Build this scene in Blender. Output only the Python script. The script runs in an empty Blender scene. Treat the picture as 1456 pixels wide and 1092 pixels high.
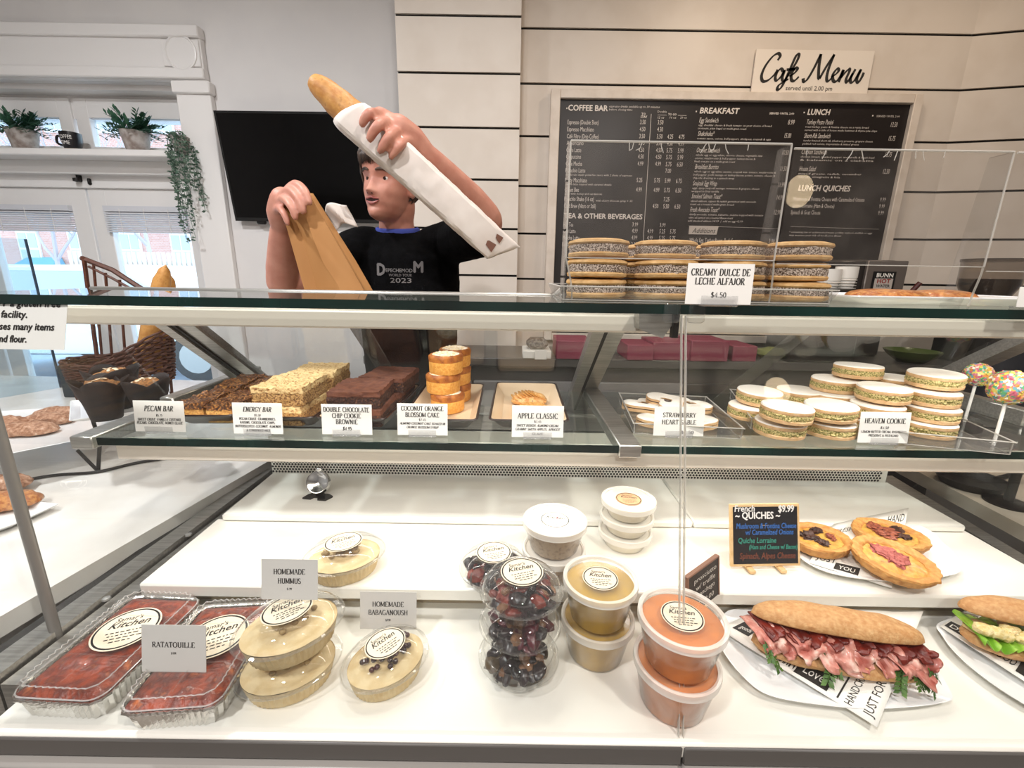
import bpy, bmesh, math, random
from mathutils import Vector, Matrix, Euler, noise
from mathutils.bvhtree import BVHTree
S = bpy.context.scene
COL = S.collection
R = math.radians
PI = math.pi
# ---------------------------------------------------------------- camera
F, CX, CY, CZ = 624.0, 728.0, 546.0, 1.40
cam_d = bpy.data.cameras.new('camera'); cam = bpy.data.objects.new('camera', cam_d); COL.objects.link(cam)
cam_d.sensor_fit = 'HORIZONTAL'; cam_d.sensor_width = 36.0; cam_d.lens = 36.0 * F / 1456.0
cam_d.clip_start = 0.02; cam_d.clip_end = 200
CM = Matrix.Rotation(R(90 - 14.0), 4, 'X') @ Matrix.Rotation(0.0155, 4, 'Z')
cam.matrix_world = Matrix.Translation((0, 0, CZ)) @ CM
S.camera = cam
# ---------------------------------------------------------------- world, view
W = bpy.data.worlds.new('daylight'); S.world = W; W.use_nodes = True
bg = W.node_tree.nodes['Background']; bg.inputs[0].default_value = (0.76, 0.89, 1.0, 1); bg.inputs[1].default_value = 3.8
S.view_settings.view_transform = 'Standard'; S.view_settings.look = 'None'
S.view_settings.exposure = 0.0; S.view_settings.gamma = 1.0
S.cycles.max_bounces = 10; S.cycles.transparent_max_bounces = 40; S.cycles.caustics_reflective = False
S.cycles.caustics_refractive = False; S.cycles.sample_clamp_indirect = 6
def area(name, loc, rot, sx, sy, power, color=(1, 1, 1), shape='RECTANGLE', spread=180):
    d = bpy.data.lights.new(name, 'AREA'); d.shape = shape; d.size = sx; d.size_y = sy; d.energy = power; d.color = color
    d.spread = R(spread)
    o = bpy.data.objects.new(name, d); o.location = loc; o.rotation_euler = rot; COL.objects.link(o); return o
WARM = (1.0, 0.80, 0.60)
for x, y, p, c in [(1.05, 1.75, 8, WARM), (2.1, 1.85, 4, WARM), (-0.15, 1.1, 13, (1, .95, .9)), (1.0, -0.5, 36, (1, .92, .85)), (-0.9, -0.6, 44, (1, .97, .97)), (0.1, -1.8, 38, (1, .96, .93)), (-1.7, 0.9, 34, (.96, .98, 1))]:
    area('ceiling_downlight', (x, y, 2.94), (0, 0, 0), 0.16, 0.16, p, c, 'DISK')
LED = (1.0, 0.92, 0.85)
area('case_top_lamp', (0.19, 0.70, CZ - 0.088), (R(14), 0, 0), 1.75, 0.03, 3.3, LED)
area('case_shelf_lamp', (0.19, 0.80, CZ - 0.347), (R(4), 0, 0), 1.70, 0.03, 1.9, LED)
# ---------------------------------------------------------------- pixel -> place
def P(px, py, z=None, y=None):
    d = CM.to_3x3() @ Vector(((px - CX) / F, -(py - CY) / F, -1.0))
    t = (z / d.z) if z is not None else (y / d.y)
    return Vector((d.x * t, d.y * t, CZ + d.z * t))
def W3(x, y, z): return Vector((x, y, CZ + z))
# ---------------------------------------------------------------- materials
def lin(h):
    h = h.lstrip('#'); c = [int(h[i:i + 2], 16) / 255 for i in (0, 2, 4)]
    return tuple(x / 12.92 if x <= .04045 else ((x + .055) / 1.055) ** 2.4 for x in c) + (1,)
MATS = {}
def M(name, c1, c2=None, scale=30, rough=.5, metal=0, bump=0, bscale=None, ramp=(.4, .6), detail=3, spec=.5, coat=0, sss=0, stretch=None, c3=None):
    if name in MATS: return MATS[name]
    m = bpy.data.materials.new(name); m.use_nodes = True; MATS[name] = m
    nt = m.node_tree; b = nt.nodes['Principled BSDF']
    b.inputs['Roughness'].default_value = rough; b.inputs['Metallic'].default_value = metal
    b.inputs['Specular IOR Level'].default_value = spec
    b.inputs['Coat Weight'].default_value = coat; b.inputs['Coat Roughness'].default_value = .1
    if sss: b.inputs['Subsurface Weight'].default_value = sss; b.inputs['Subsurface Radius'].default_value = (.01, .004, .002)
    b.inputs['Base Color'].default_value = lin(c1)
    if c2 or bump:
        tc = nt.nodes.new('ShaderNodeTexCoord'); src = tc.outputs['Object']
        if stretch:
            mp = nt.nodes.new('ShaderNodeMapping'); mp.inputs['Scale'].default_value = stretch
            nt.links.new(src, mp.inputs[0]); src = mp.outputs[0]
    if c2:
        n = nt.nodes.new('ShaderNodeTexNoise'); n.inputs['Scale'].default_value = scale; n.inputs['Detail'].default_value = detail
        r = nt.nodes.new('ShaderNodeValToRGB'); e = r.color_ramp.elements
        e[0].position, e[1].position = ramp; e[0].color = lin(c1); e[1].color = lin(c2)
        if c3:
            k = e.new(min(1, ramp[1] + (ramp[1] - ramp[0]) * .7)); k.color = lin(c3)
        nt.links.new(src, n.inputs['Vector']); nt.links.new(n.outputs['Fac'], r.inputs[0]); nt.links.new(r.outputs[0], b.inputs['Base Color'])
    if bump:
        n2 = nt.nodes.new('ShaderNodeTexNoise'); n2.inputs['Scale'].default_value = bscale or scale; n2.inputs['Detail'].default_value = 4
        bp = nt.nodes.new('ShaderNodeBump'); bp.inputs['Strength'].default_value = bump; bp.inputs['Distance'].default_value = .004
        nt.links.new(src, n2.inputs['Vector']); nt.links.new(n2.outputs['Fac'], bp.inputs['Height']); nt.links.new(bp.outputs[0], b.inputs['Normal'])
    return m
def glass(name, tint='#ffffff', ior=1.45, rough=0.0, haze=0, hazec='#ffffff', refl=1.0, spots=0):
    """clear sheet: see-through plus mirror reflection that grows at grazing angles; haze = share of flat diffuse colour"""
    if name in MATS: return MATS[name]
    m = bpy.data.materials.new(name); m.use_nodes = True; MATS[name] = m
    nt = m.node_tree; nt.nodes.clear(); N = nt.nodes.new; L = nt.links.new
    out = N('ShaderNodeOutputMaterial'); tr = N('ShaderNodeBsdfTransparent'); tr.inputs[0].default_value = lin(tint)
    gl = N('ShaderNodeBsdfGlossy'); gl.inputs['Roughness'].default_value = rough
    ge = N('ShaderNodeNewGeometry'); dt = N('ShaderNodeVectorMath'); dt.operation = 'DOT_PRODUCT'; L(ge.outputs['Normal'], dt.inputs[0]); L(ge.outputs['Incoming'], dt.inputs[1])
    def mth(op, a, b):
        q = N('ShaderNodeMath'); q.operation = op
        for i, x in enumerate((a, b)):
            if x is None: continue
            if isinstance(x, (int, float)): q.inputs[i].default_value = x
            else: L(x, q.inputs[i])
        return q.outputs[0]
    f0 = ((ior - 1) / (ior + 1)) ** 2
    c = mth('ABSOLUTE', dt.outputs['Value'], None); c5 = mth('POWER', mth('SUBTRACT', 1.0, c), 5.0)
    mu = N('ShaderNodeMath'); mu.operation = 'MULTIPLY_ADD'; mu.inputs[1].default_value = refl * (1 - f0); mu.inputs[2].default_value = refl * f0; L(c5, mu.inputs[0])
    mx = N('ShaderNodeMixShader'); L(mu.outputs[0], mx.inputs[0]); L(tr.outputs[0], mx.inputs[1]); L(gl.outputs[0], mx.inputs[2])
    last = mx
    if haze:
        df = N('ShaderNodeBsdfDiffuse'); df.inputs[0].default_value = lin(hazec)
        m2 = N('ShaderNodeMixShader'); L(mx.outputs[0], m2.inputs[1]); L(df.outputs[0], m2.inputs[2]); m2.inputs[0].default_value = haze
        if spots:
            tc = N('ShaderNodeTexCoord'); n = N('ShaderNodeTexNoise'); n.inputs['Scale'].default_value = spots; n.inputs['Detail'].default_value = 6
            mr = N('ShaderNodeMapRange'); mr.inputs[1].default_value = .35; mr.inputs[2].default_value = .8; mr.inputs[3].default_value = haze * .3; mr.inputs[4].default_value = haze * 2.6
            L(tc.outputs['Object'], n.inputs['Vector']); L(n.outputs['Fac'], mr.inputs[0]); L(mr.outputs[0], m2.inputs[0])
        last = m2
    L(last.outputs[0], out.inputs[0]); return m
def emit(name, c, s):
    if name in MATS: return MATS[name]
    m = bpy.data.materials.new(name); m.use_nodes = True; MATS[name] = m
    nt = m.node_tree; nt.nodes.clear(); o = nt.nodes.new('ShaderNodeOutputMaterial'); e = nt.nodes.new('ShaderNodeEmission')
    e.inputs[0].default_value = lin(c); e.inputs[1].default_value = s; nt.links.new(e.outputs[0], o.inputs[0]); return m
# ---------------------------------------------------------------- mesh builder
def rnd(seed): return random.Random(seed)
def smoothpts(pts, n=6, closed=False):
    pts = [Vector(p) for p in pts]; out = []; N_ = len(pts)
    for i in range(N_ if closed else N_ - 1):
        if closed: a, b, c, d = pts[i - 1], pts[i], pts[(i + 1) % N_], pts[(i + 2) % N_]
        else: a, b, c, d = pts[max(i - 1, 0)], pts[i], pts[i + 1], pts[min(i + 2, N_ - 1)]
        for k in range(n):
            t = k / n
            out.append(.5 * ((2 * b) + (c - a) * t + (2 * a - 5 * b + 4 * c - d) * t * t + (3 * b - a - 3 * c + d) * t ** 3))
    if not closed: out.append(pts[-1])
    return out
TXT = {}
def glyphs(s, res=2):
    if (s, res) in TXT: return TXT[(s, res)]
    cu = bpy.data.curves.new('t', 'FONT'); cu.body = s; cu.resolution_u = res
    o = bpy.data.objects.new('t', cu); me = bpy.data.meshes.new_from_object(o)
    v = [tuple(x.co) for x in me.vertices]; f = [tuple(p.vertices) for p in me.polygons]
    bpy.data.objects.remove(o); bpy.data.curves.remove(cu); bpy.data.meshes.remove(me)
    TXT[(s, res)] = (v, f); return v, f
class MB:
    def __init__(s): s.v = []; s.f = []; s.mi = []; s.T = Matrix()
    def at(s, loc=(0, 0, 0), rz=0, rx=0, ry=0, sc=1):
        s.T = Matrix.Translation(loc) @ Euler((rx, ry, rz)).to_matrix().to_4x4() @ Matrix.Scale(sc, 4); return s
    def add(s, vs, fs, mi=0):
        k = len(s.v); s.v += [tuple(s.T @ Vector(v)) for v in vs]
        s.f += [tuple(i + k for i in f) for f in fs]; s.mi += [mi] * len(fs); return s
    def box(s, c, d, mi=0, bev=0, seg=1):
        bm = bmesh.new(); bmesh.ops.create_cube(bm, size=1)
        for v in bm.verts: v.co = Vector((v.co.x * d[0] + c[0], v.co.y * d[1] + c[1], v.co.z * d[2] + c[2]))
        if bev: bmesh.ops.bevel(bm, geom=bm.edges[:], offset=min(bev, min(d) * .45), segments=seg, affect='EDGES', profile=.5)
        return s.addbm(bm, mi)
    def addbm(s, bm, mi=0):
        bm.verts.index_update()
        s.add([v.co[:] for v in bm.verts], [[v.index for v in f.verts] for f in bm.faces], mi); bm.free(); return s
    def hexa(s, c8, mi=0):
        """8 corners: bottom loop 0-3, top loop 4-7"""
        return s.add(c8, [(3, 2, 1, 0), (4, 5, 6, 7), (0, 1, 5, 4), (1, 2, 6, 5), (2, 3, 7, 6), (3, 0, 4, 7)], mi)
    def quad(s, a, b, c, d, mi=0): return s.add([a, b, c, d], [(0, 1, 2, 3)], mi)
    def lathe(s, prof, n=32, sx=1, sy=1, rip=None, mi=0, c=(0, 0, 0), cap0=True, cap1=True):
        vs = []; fs = []; m = len(prof)
        for r, z in prof:
            for k in range(n):
                a = 2 * PI * k / n; q = r * (1 + (rip(a, z, r) if rip else 0))
                vs.append((c[0] + q * math.cos(a) * sx, c[1] + q * math.sin(a) * sy, c[2] + z))
        for i in range(m - 1):
            for k in range(n):
                k2 = (k + 1) % n; fs.append((i * n + k, i * n + k2, (i + 1) * n + k2, (i + 1) * n + k))
        if cap0 and prof[0][0] > 1e-5: fs.append(tuple(reversed(range(n))))
        if cap1 and prof[-1][0] > 1e-5: fs.append(tuple(range((m - 1) * n, m * n)))
        return s.add(vs, fs, mi)
    def tube(s, pts, r, n=8, mi=0, closed=False, flat=1.0):
        pts = [Vector(p) for p in pts]; N_ = len(pts); rr = r if isinstance(r, (list, tuple)) else [r] * N_
        vs = []; fs = []; up = None
        for i, p in enumerate(pts):
            if closed: t = pts[(i + 1) % N_] - pts[i - 1]
            else: t = pts[min(i + 1, N_ - 1)] - pts[max(i - 1, 0)]
            t = t.normalized() if t.length > 1e-9 else Vector((0, 0, 1))
            if up is None:
                up = t.orthogonal().normalized() if abs(t.z) > .9 else (Vector((0, 0, 1)) - t * t.z).normalized()
            up = (up - t * up.dot(t)); up = up.normalized() if up.length > 1e-6 else t.orthogonal().normalized()
            w = t.cross(up)
            for k in range(n):
                a = 2 * PI * k / n; vs.append(p + w * math.cos(a) * rr[i] + up * math.sin(a) * rr[i] * flat)
        for i in range(N_ if closed else N_ - 1):
            j = (i + 1) % N_
            for k in range(n):
                k2 = (k + 1) % n; fs.append((i * n + k, i * n + k2, j * n + k2, j * n + k))
        if not closed: fs.append(tuple(reversed(range(n)))); fs.append(tuple(range((N_ - 1) * n, N_ * n)))
        return s.add(vs, fs, mi)
    def prism(s, pts, h, mi=0, off=None):
        """polygon of 3-D points pushed along off (default up by h)"""
        pts = [Vector(p) if len(p) == 3 else Vector((p[0], p[1], 0)) for p in pts]; n = len(pts); o = Vector(off) if off else Vector((0, 0, h))
        return s.add(pts + [p + o for p in pts], [tuple(reversed(range(n))), tuple(range(n, 2 * n))] + [(i, (i + 1) % n, n + (i + 1) % n, n + i) for i in range(n)], mi)
    def grid(s, fn, nu, nv, mi=0, cu=False):
        vs = [fn(i / (nu if cu else nu - 1), j / (nv - 1)) for j in range(nv) for i in range(nu)]; fs = []
        for j in range(nv - 1):
            for i in range(nu if cu else nu - 1):
                i2 = (i + 1) % nu; fs.append((j * nu + i, j * nu + i2, (j + 1) * nu + i2, (j + 1) * nu + i))
        return s.add(vs, fs, mi)
    def blob(s, c, r, amp=0, fr=1, seed=0, nu=16, nv=10, mi=0, fn=None):
        r = (r, r, r) if not isinstance(r, (tuple, list)) else r
        def q(u, v):
            a = 2 * PI * u; b = PI * (v - .5); d = Vector((math.cos(a) * math.cos(b), math.sin(a) * math.cos(b), math.sin(b)))
            k = 1 + amp * noise.noise(d * fr + Vector((seed * 3.7, seed * 1.3, 0)))
            if fn: k *= fn(d)
            return (c[0] + d.x * r[0] * k, c[1] + d.y * r[1] * k, c[2] + d.z * r[2] * k)
        return s.grid(q, nu, nv, mi, True)
    def text(s, t, size, mi=0, align='C', sx=1.0, shear=0.0, pos=(0, 0, 0), bold=0, res=2):
        v, f = glyphs(t, res)
        if not v: return s
        x0 = min(a[0] for a in v); x1 = max(a[0] for a in v); o = {'C': (x0 + x1) / 2, 'L': x0, 'R': x1}[align]
        offs = [(0, 0)] if not bold else [(-bold, 0), (bold, 0), (0, bold), (0, -bold)]
        for j, (bx, by) in enumerate(offs):
            s.add([(((a[0] - o) * sx + a[1] * shear + bx) * size + pos[0], (a[1] + by) * size + pos[1], pos[2] + j * 1e-5) for a in v], f, mi)
        return s
    def build(s, name, mats, parent=None, loc=None, rz=0, ang=40, smooth=True):
        me = bpy.data.meshes.new(name); me.from_pydata(s.v, [], s.f)
        mats = mats if isinstance(mats, (list, tuple)) else [mats]
        for m in mats: me.materials.append(m)
        if any(s.mi): me.polygons.foreach_set('material_index', s.mi)
        if smooth:
            me.polygons.foreach_set('use_smooth', [True] * len(me.polygons)); me.set_sharp_from_angle(angle=R(ang))
        me.update()
        o = bpy.data.objects.new(name, me); COL.objects.link(o)
        if loc: o.location = loc
        o.rotation_euler.z = rz
        if parent: o.parent = parent
        return o
def tag(o, label, cat, group=None, kind=None):
    if label: o['label'] = label
    if cat: o['category'] = cat
    if group: o['group'] = group
    if kind: o['kind'] = kind
    return o
def thing(name, label, cat, loc=(0, 0, 0), rz=0, group=None, rx=0, ry=0):
    o = bpy.data.objects.new(name, None); COL.objects.link(o); o.location = loc; o.rotation_euler = (rx, ry, rz); o.empty_display_size = .02
    return tag(o, label, cat, group)
def dup(root, loc, rz=0, label=None, group=None, rx=0, ry=0):
    def cp(o, p):
        c = o.copy(); COL.objects.link(c)
        if p: c.parent = p
        for ch in list(o.children): cp(ch, c)
        return c
    r = cp(root, None); r.location = loc; r.rotation_euler = (rx, ry, rz)
    if label: r['label'] = label
    if group: r['group'] = group
    return r
def struct(name, mb, m, **k):
    o = mb.build(name, m, **k); o['kind'] = 'structure'; return o
ORD = ['first', 'second', 'third', 'fourth', 'fifth', 'sixth', 'seventh', 'eighth']
# serif capitals drawn as strokes (thick down strokes, thin up strokes, bars at free ends)
def _arc(cx, cy, rx, ry, a0, a1, n=10): return [(cx + rx * math.cos(R(a0 + (a1 - a0) * i / n)), cy + ry * math.sin(R(a0 + (a1 - a0) * i / n))) for i in range(n + 1)]
GL = {
 'A': (.74, [[(.06, 0), (.37, 1)], [(.37, 1), (.68, 0)], [(.17, .36), (.56, .36)]]), 'B': (.66, [[(.14, 0), (.14, 1)], [(.14, 1)] + _arc(.32, .76, .22, .24, 90, -90) + [(.14, .52)], [(.14, .52)] + _arc(.34, .26, .26, .26, 90, -90) + [(.14, 0)]]),
 'C': (.7, [_arc(.4, .5, .33, .5, 40, 320, 16)]), 'D': (.74, [[(.14, 0), (.14, 1)], [(.14, 1)] + _arc(.3, .5, .37, .5, 90, -90, 14) + [(.14, 0)]]),
 'E': (.64, [[(.14, 0), (.14, 1)], [(.14, 1), (.56, 1), (.56, .84)], [(.14, .52), (.44, .52)], [(.14, 0), (.58, 0), (.58, .18)]]), 'F': (.6, [[(.14, 0), (.14, 1)], [(.14, 1), (.56, 1), (.56, .84)], [(.14, .5), (.44, .5)]]),
 'G': (.76, [_arc(.4, .5, .33, .5, 40, 330, 16), [(.66, .06), (.66, .42), (.46, .42)]]), 'H': (.78, [[(.14, 0), (.14, 1)], [(.64, 0), (.64, 1)], [(.14, .52), (.64, .52)]]), 'I': (.34, [[(.17, 0), (.17, 1)]]),
 'J': (.44, [[(.28, 1), (.28, .15), (.14, 0), (.04, .1)]]), 'K': (.74, [[(.14, 0), (.14, 1)], [(.6, 1), (.16, .45)], [(.26, .56), (.66, 0)]]), 'L': (.6, [[(.14, 0), (.14, 1)], [(.14, 0), (.56, 0), (.56, .2)]]),
 'M': (.9, [[(.12, 0), (.12, 1)], [(.12, 1), (.45, .1)], [(.45, .1), (.78, 1)], [(.78, 1), (.78, 0)]]), 'N': (.78, [[(.14, 0), (.14, 1)], [(.14, 1), (.64, 0)], [(.64, 0), (.64, 1)]]), 'O': (.8, [_arc(.4, .5, .34, .5, 0, 360, 20)]),
 'P': (.62, [[(.14, 0), (.14, 1)], [(.14, 1)] + _arc(.32, .74, .24, .26, 90, -90) + [(.14, .48)]]), 'Q': (.8, [_arc(.4, .5, .34, .5, 0, 360, 20), [(.45, .15), (.7, -.15)]]), 'R': (.7, [[(.14, 0), (.14, 1)], [(.14, 1)] + _arc(.32, .75, .23, .25, 90, -90) + [(.14, .5)], [(.3, .5), (.64, 0)]]),
 'S': (.58, [_arc(.29, .74, .21, .26, 30, 250, 9) + _arc(.29, .25, .22, .25, 70, -160, 9)]), 'T': (.66, [[(.33, 0), (.33, 1)], [(.04, .82), (.04, 1), (.62, 1), (.62, .82)]]), 'U': (.76, [[(.14, 1), (.14, .3)] + _arc(.38, .3, .24, .3, 180, 360, 8) + [(.62, 1)]]),
 'V': (.74, [[(.06, 1), (.37, 0)], [(.37, 0), (.68, 1)]]), 'W': (1.0, [[(.05, 1), (.28, 0)], [(.28, 0), (.5, .9)], [(.5, .9), (.72, 0)], [(.72, 0), (.95, 1)]]), 'X': (.74, [[(.08, 1), (.66, 0)], [(.64, 1), (.08, 0)]]), 'Y': (.72, [[(.06, 1), (.36, .5)], [(.66, 1), (.36, .5)], [(.36, .5), (.36, 0)]]), 'Z': (.64, [[(.08, .85), (.08, 1), (.58, 1), (.06, 0), (.58, 0), (.58, .16)]]),
 '0': (.56, [_arc(.28, .5, .22, .5, 0, 360, 16)]), '1': (.4, [[(.08, .8), (.22, 1), (.22, 0)]]), '2': (.54, [_arc(.27, .75, .2, .25, 170, -30, 8) + [(.06, 0), (.5, 0)]]), '3': (.52, [_arc(.25, .76, .19, .24, 150, -90, 8) + _arc(.25, .26, .22, .26, 90, -150, 8)]), '4': (.56, [[(.4, 0), (.4, 1), (.04, .28), (.54, .28)]]), '5': (.54, [[(.46, 1), (.12, 1), (.1, .58)] + _arc(.26, .31, .22, .31, 110, -150, 9)]),
 '7': (.52, [[(.06, 1), (.5, 1), (.2, 0)]]), '9': (.54, [_arc(.27, .7, .2, .3, 0, 360, 12), [(.47, .7), (.3, 0)]]), '$': (.58, [_arc(.29, .74, .2, .24, 30, 250, 9) + _arc(.29, .27, .21, .24, 70, -160, 9), [(.29, -.1), (.29, 1.1)]]), '.': (.26, [[(.1, .0), (.1, .1)]]), ',': (.26, [[(.14, .08), (.08, -.14)]]), '&': (.8, [[(.7, .45), (.5, .05), (.25, 0), (.1, .2), (.5, .78), (.34, 1), (.2, .8), (.68, 0)]]), ' ': (.36, [])}
def serif(mb, t, size, pos=(0, 0, 0), align='C', w=.15, sx=1.0, shear=0, mi=0):
    tot = sum(GL.get(c, GL[' '])[0] + .06 for c in t) * sx * size
    x = pos[0] - {'C': tot / 2, 'L': 0, 'R': tot}[align]
    for c in t:
        adv, st = GL.get(c, GL[' '])
        for pl in st:
            q = [Vector((p[0] * sx, p[1])) for p in pl]
            L_ = []; R_ = []
            for i, p in enumerate(q):
                d = q[min(i + 1, len(q) - 1)] - q[max(i - 1, 0)]; d.normalize()
                th = w * (.38 + .62 * abs(d.y)) * (.55 if d.x * d.y > .12 and len(q) < 4 else 1) * .5
                nrm = Vector((-d.y, d.x)) * th; L_.append(p + nrm); R_.append(p - nrm)
            vs = [((a.x + a.y * shear) * size + x, a.y * size + pos[1], pos[2]) for a in L_ + R_]; n = len(q)
            mb.add(vs, [(i, i + 1, n + i + 1, n + i) for i in range(n - 1)], mi)
            for e, o2 in ((q[0], q[1]), (q[-1], q[-2])):
                if abs(e.y - round(e.y)) < .01 and abs(o2.y - e.y) > .3 and c not in 'OQ0.,$&':
                    a = .13 * sx ** .5; h = .05 if e.y < .5 else -.05
                    mb.add([((px + py * shear) * size + x, py * size + pos[1], pos[2]) for px, py in ((e.x - a, e.y), (e.x + a, e.y), (e.x + a, e.y + h), (e.x - a, e.y + h))], [(0, 1, 2, 3) if h > 0 else (3, 2, 1, 0)], mi)
        x += (adv + .06) * sx * size
    return mb
def pen(mb, strokes, w, pos=(0, 0, 0), size=1.0, nib=R(35), mi=0, thin=.3, n=6):
    """broad-nib strokes through smoothed points"""
    for pl in strokes:
        q = [Vector((p[0], p[1])) for p in [v[:2] for v in smoothpts([(a, b, 0) for a, b in pl], n)]]
        L_ = []; R_ = []
        for i, p in enumerate(q):
            d = q[min(i + 1, len(q) - 1)] - q[max(i - 1, 0)]
            if d.length < 1e-9: d = Vector((1, 0))
            d.normalize(); th = w * .5 * (thin + (1 - thin) * abs(math.sin(math.atan2(d.y, d.x) - nib)))
            nn = Vector((-d.y, d.x)) * th; L_.append(p + nn); R_.append(p - nn)
        m = len(q)
        mb.add([(a.x * size + pos[0], a.y * size + pos[1], pos[2]) for a in L_ + R_], [(i, i + 1, m + i + 1, m + i) for i in range(m - 1)], mi)
    return mb
WHITE = M('white paint', '#e6e2dd', rough=.55)
INK = M('black ink', '#15110f', rough=.6)
ALU = M('brushed aluminium', '#b9b6b0', '#a5a29c', 60, .35, .85, stretch=(.2, 4, 4))
STEEL = M('satin steel', '#a8a6a2', rough=.4, metal=.6)
CHROME = M('chrome', '#d8d8d8', rough=.12, metal=1)
BLACK = M('black plastic', '#0b0b0c', rough=.35)
BLACKM = M('black wrought iron', '#15110f', rough=.5, metal=.3)
CARD = M('white card', '#e9e7e2', rough=.6)
CLEAR = glass('clear acrylic', '#f7f7f7', 1.45, .02, .02)
# ================================================================ room shell
FLOORM = M('tiled floor', '#8d857c', '#7b746c', 4, .35)
CEILM = M('ceiling paint', '#cfc8c0', rough=.8)
WALLM = M('cool white wall', '#dedbd9', '#d9d6d5', 3, .7)
PLANK = M('cream board paint', '#dbd2c8', '#d5cbc0', 5, .5, bump=.04, bscale=30)
GAP = M('black groove', '#141210', rough=.9)
struct('floor', MB().box((0.3, -0.5, -0.05), (9, 7.2, 0.1)), FLOORM)
struct('ceiling', MB().box((0.3, -0.5, 3.05), (9, 7.2, 0.1)), CEILM)
YW, YC, YM = 2.60, 2.36, 2.48
xo = P(281, 300, y=YW).x
zh0, zh1 = P(150, 116, y=YW).z, P(150, 41, y=YW).z
xc0, xc1 = P(565, 100, y=YC).x, P(740, 100, y=YC).x
cor = P(1372, 100, y=YM)
mb = MB(); mb.box(((xo + xc0 + .1) / 2, YW + .06, 1.5), (xc0 + .1 - xo, .12, 3)); mb.box(((xo - 4.1) / 2, YW + .06, (zh0 + 3) / 2), (4.1 + xo, .12, 3 - zh0)); mb.box((-3.75, YW + .06, 1.5), (.7, .12, 3))
struct('wall_back', mb, WALLM, smooth=False)
struct('wall_left', MB().box((-4.1, -.5, 1.5), (.1, 7.2, 3)), WALLM)
mb = MB(); mb.box((.3, -4.05, 1.5), (9, .1, 3))
struct('wall_front', mb, WALLM, smooth=False)  # unseen wall, closed without windows to keep bright reflections off the glass
def boards(name, x0, x1, y, zs, depth, mk=None):
    mb = MB(); zs = sorted(zs); step = zs[1] - zs[0]
    while zs[0] > 0: zs.insert(0, zs[0] - step)
    while zs[-1] < 3: zs.append(zs[-1] + step)
    mb.box(((x0 + x1) / 2, y + depth / 2 + .008, 1.5), (x1 - x0 - .002, depth - .004, 3), 1)
    for a, b in zip(zs, zs[1:]):
        mb.box(((x0 + x1) / 2, y + depth / 2, (a + b) / 2), (x1 - x0, depth, b - a - .011), 0)
    return mb
zs = [P(650, q, y=YC).z for q in (22, 103, 178, 253, 325, 391)]
step = (zs[0] - zs[-1]) / 5
struct('wall_chase', boards('w', xc0, xc1, YC, [zs[-1] + i * step for i in range(6)], .26), [PLANK, GAP], smooth=False)
zs = [P(745, q, y=YM).z for q in (40, 117, 190, 262, 332)]
step2 = (zs[0] - zs[-1]) / 4; zr = [zs[-1] + i * step2 for i in range(5)]
struct('wall_menu', boards('w', xc1 - .05, cor.x, YM, zr, .14), [PLANK, GAP], smooth=False)
# angled wall on the right
zc_ = zr[-1]; q = P(1452, 44, z=zc_ - CZ); dirv = Vector((q.x - cor.x, q.y - YM, 0)); angw = math.atan2(dirv.y, dirv.x)
if dirv.length > 3 or dirv.length < .05: angw = R(-25)
o = struct('wall_right', boards('w', 0, 2.2, 0, zr, .1), [PLANK, GAP], smooth=False); o.location = (cor.x, YM, 0); o.rotation_euler.z = angw
struct('wall_side', MB().box((4.75, -.5, 1.5), (.1, 7.2, 3)), WALLM)
# ---------------------------------------------------------------- window bay
TRIM = M('white gloss trim', '#e4e1df', rough=.35)
xr = xo + (P(327, 280, y=YW).x - P(281, 280, y=YW).x)
mb = MB()
mb.box(((xr - 3.9) / 2, YW - .018, (zh0 + zh1) / 2), (3.9 + xr - .03, .036, zh1 - zh0), bev=.004)
mb.box(((xr - 3.9) / 2, YW - .028, zh1 - .025), (3.9 + xr - .02, .056, .055), bev=.006)
mb.box(((xr - 3.9) / 2, YW - .025, zh0 + .028), (3.9 + xr - .025, .05, .05), bev=.006)
rx0 = P(270, 79, y=YW - .04); zr0, zr1 = zh0 + .056, zh1 - .056
mb.box((xr - .1165, YW - .022, (zr0 + zr1) / 2), (.19, .044, zr1 - zr0 - .004), bev=.003)
mb.at((xr - .115, YW - .0435, (zr0 + zr1) / 2), rx=R(90)).lathe([(.082, 0), (.081, .006), (.074, .008), (.070, .0035), (.001, .003)], 40)
struct('trim_1', mb, TRIM)
mb = MB()
mb.box(((xo + xr) / 2, YW - .018, zh0 / 2), (xr - xo, .036, zh0 - .002), bev=.004)
mb.box(((xo + xr) / 2, YW - .026, zh0 - .035), (xr - xo + .02, .052, .06), bev=.006)
struct('trim_2', mb, TRIM)
# jamb, transom frame, ledge, doors
YF = YW + .14
mb = MB(); zl = P(150, 222, y=YW + .02).z
mb.box(((xo - 3.9) / 2, YF + .03, zh0 - .06), (3.9 + xo, .08, .16))
mb.box(((xo - 3.9) / 2, YF - .02, zh0 - .01), (3.9 + xo, .16, .03))
mb.box((xo - .02, YF, zh0 / 2), (.05, .2, zh0))
struct('trim_3', mb, TRIM)
mb = MB()
mb.box(((xo - 3.9) / 2, YW + .055, zl), (3.9 + xo, .23, .035), bev=.006)
mb.box(((xo - 3.9) / 2, YW + .10, zl - .05), (3.9 + xo, .1, .07), bev=.004)
mb.box(((xo - 3.9) / 2, YW + .13, zl - .11), (3.9 + xo, .06, .08), bev=.004)
struct('trim_4', mb, TRIM)
PANE = glass('window pane', '#f4fbff', 1.3, 0, .05, '#e8f2fb')  # pale haze mixed into the pane to wash out the bright view outside
xs = P(117, 190, y=YF).x
ztop = P(150, 170, y=YF).z
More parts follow.
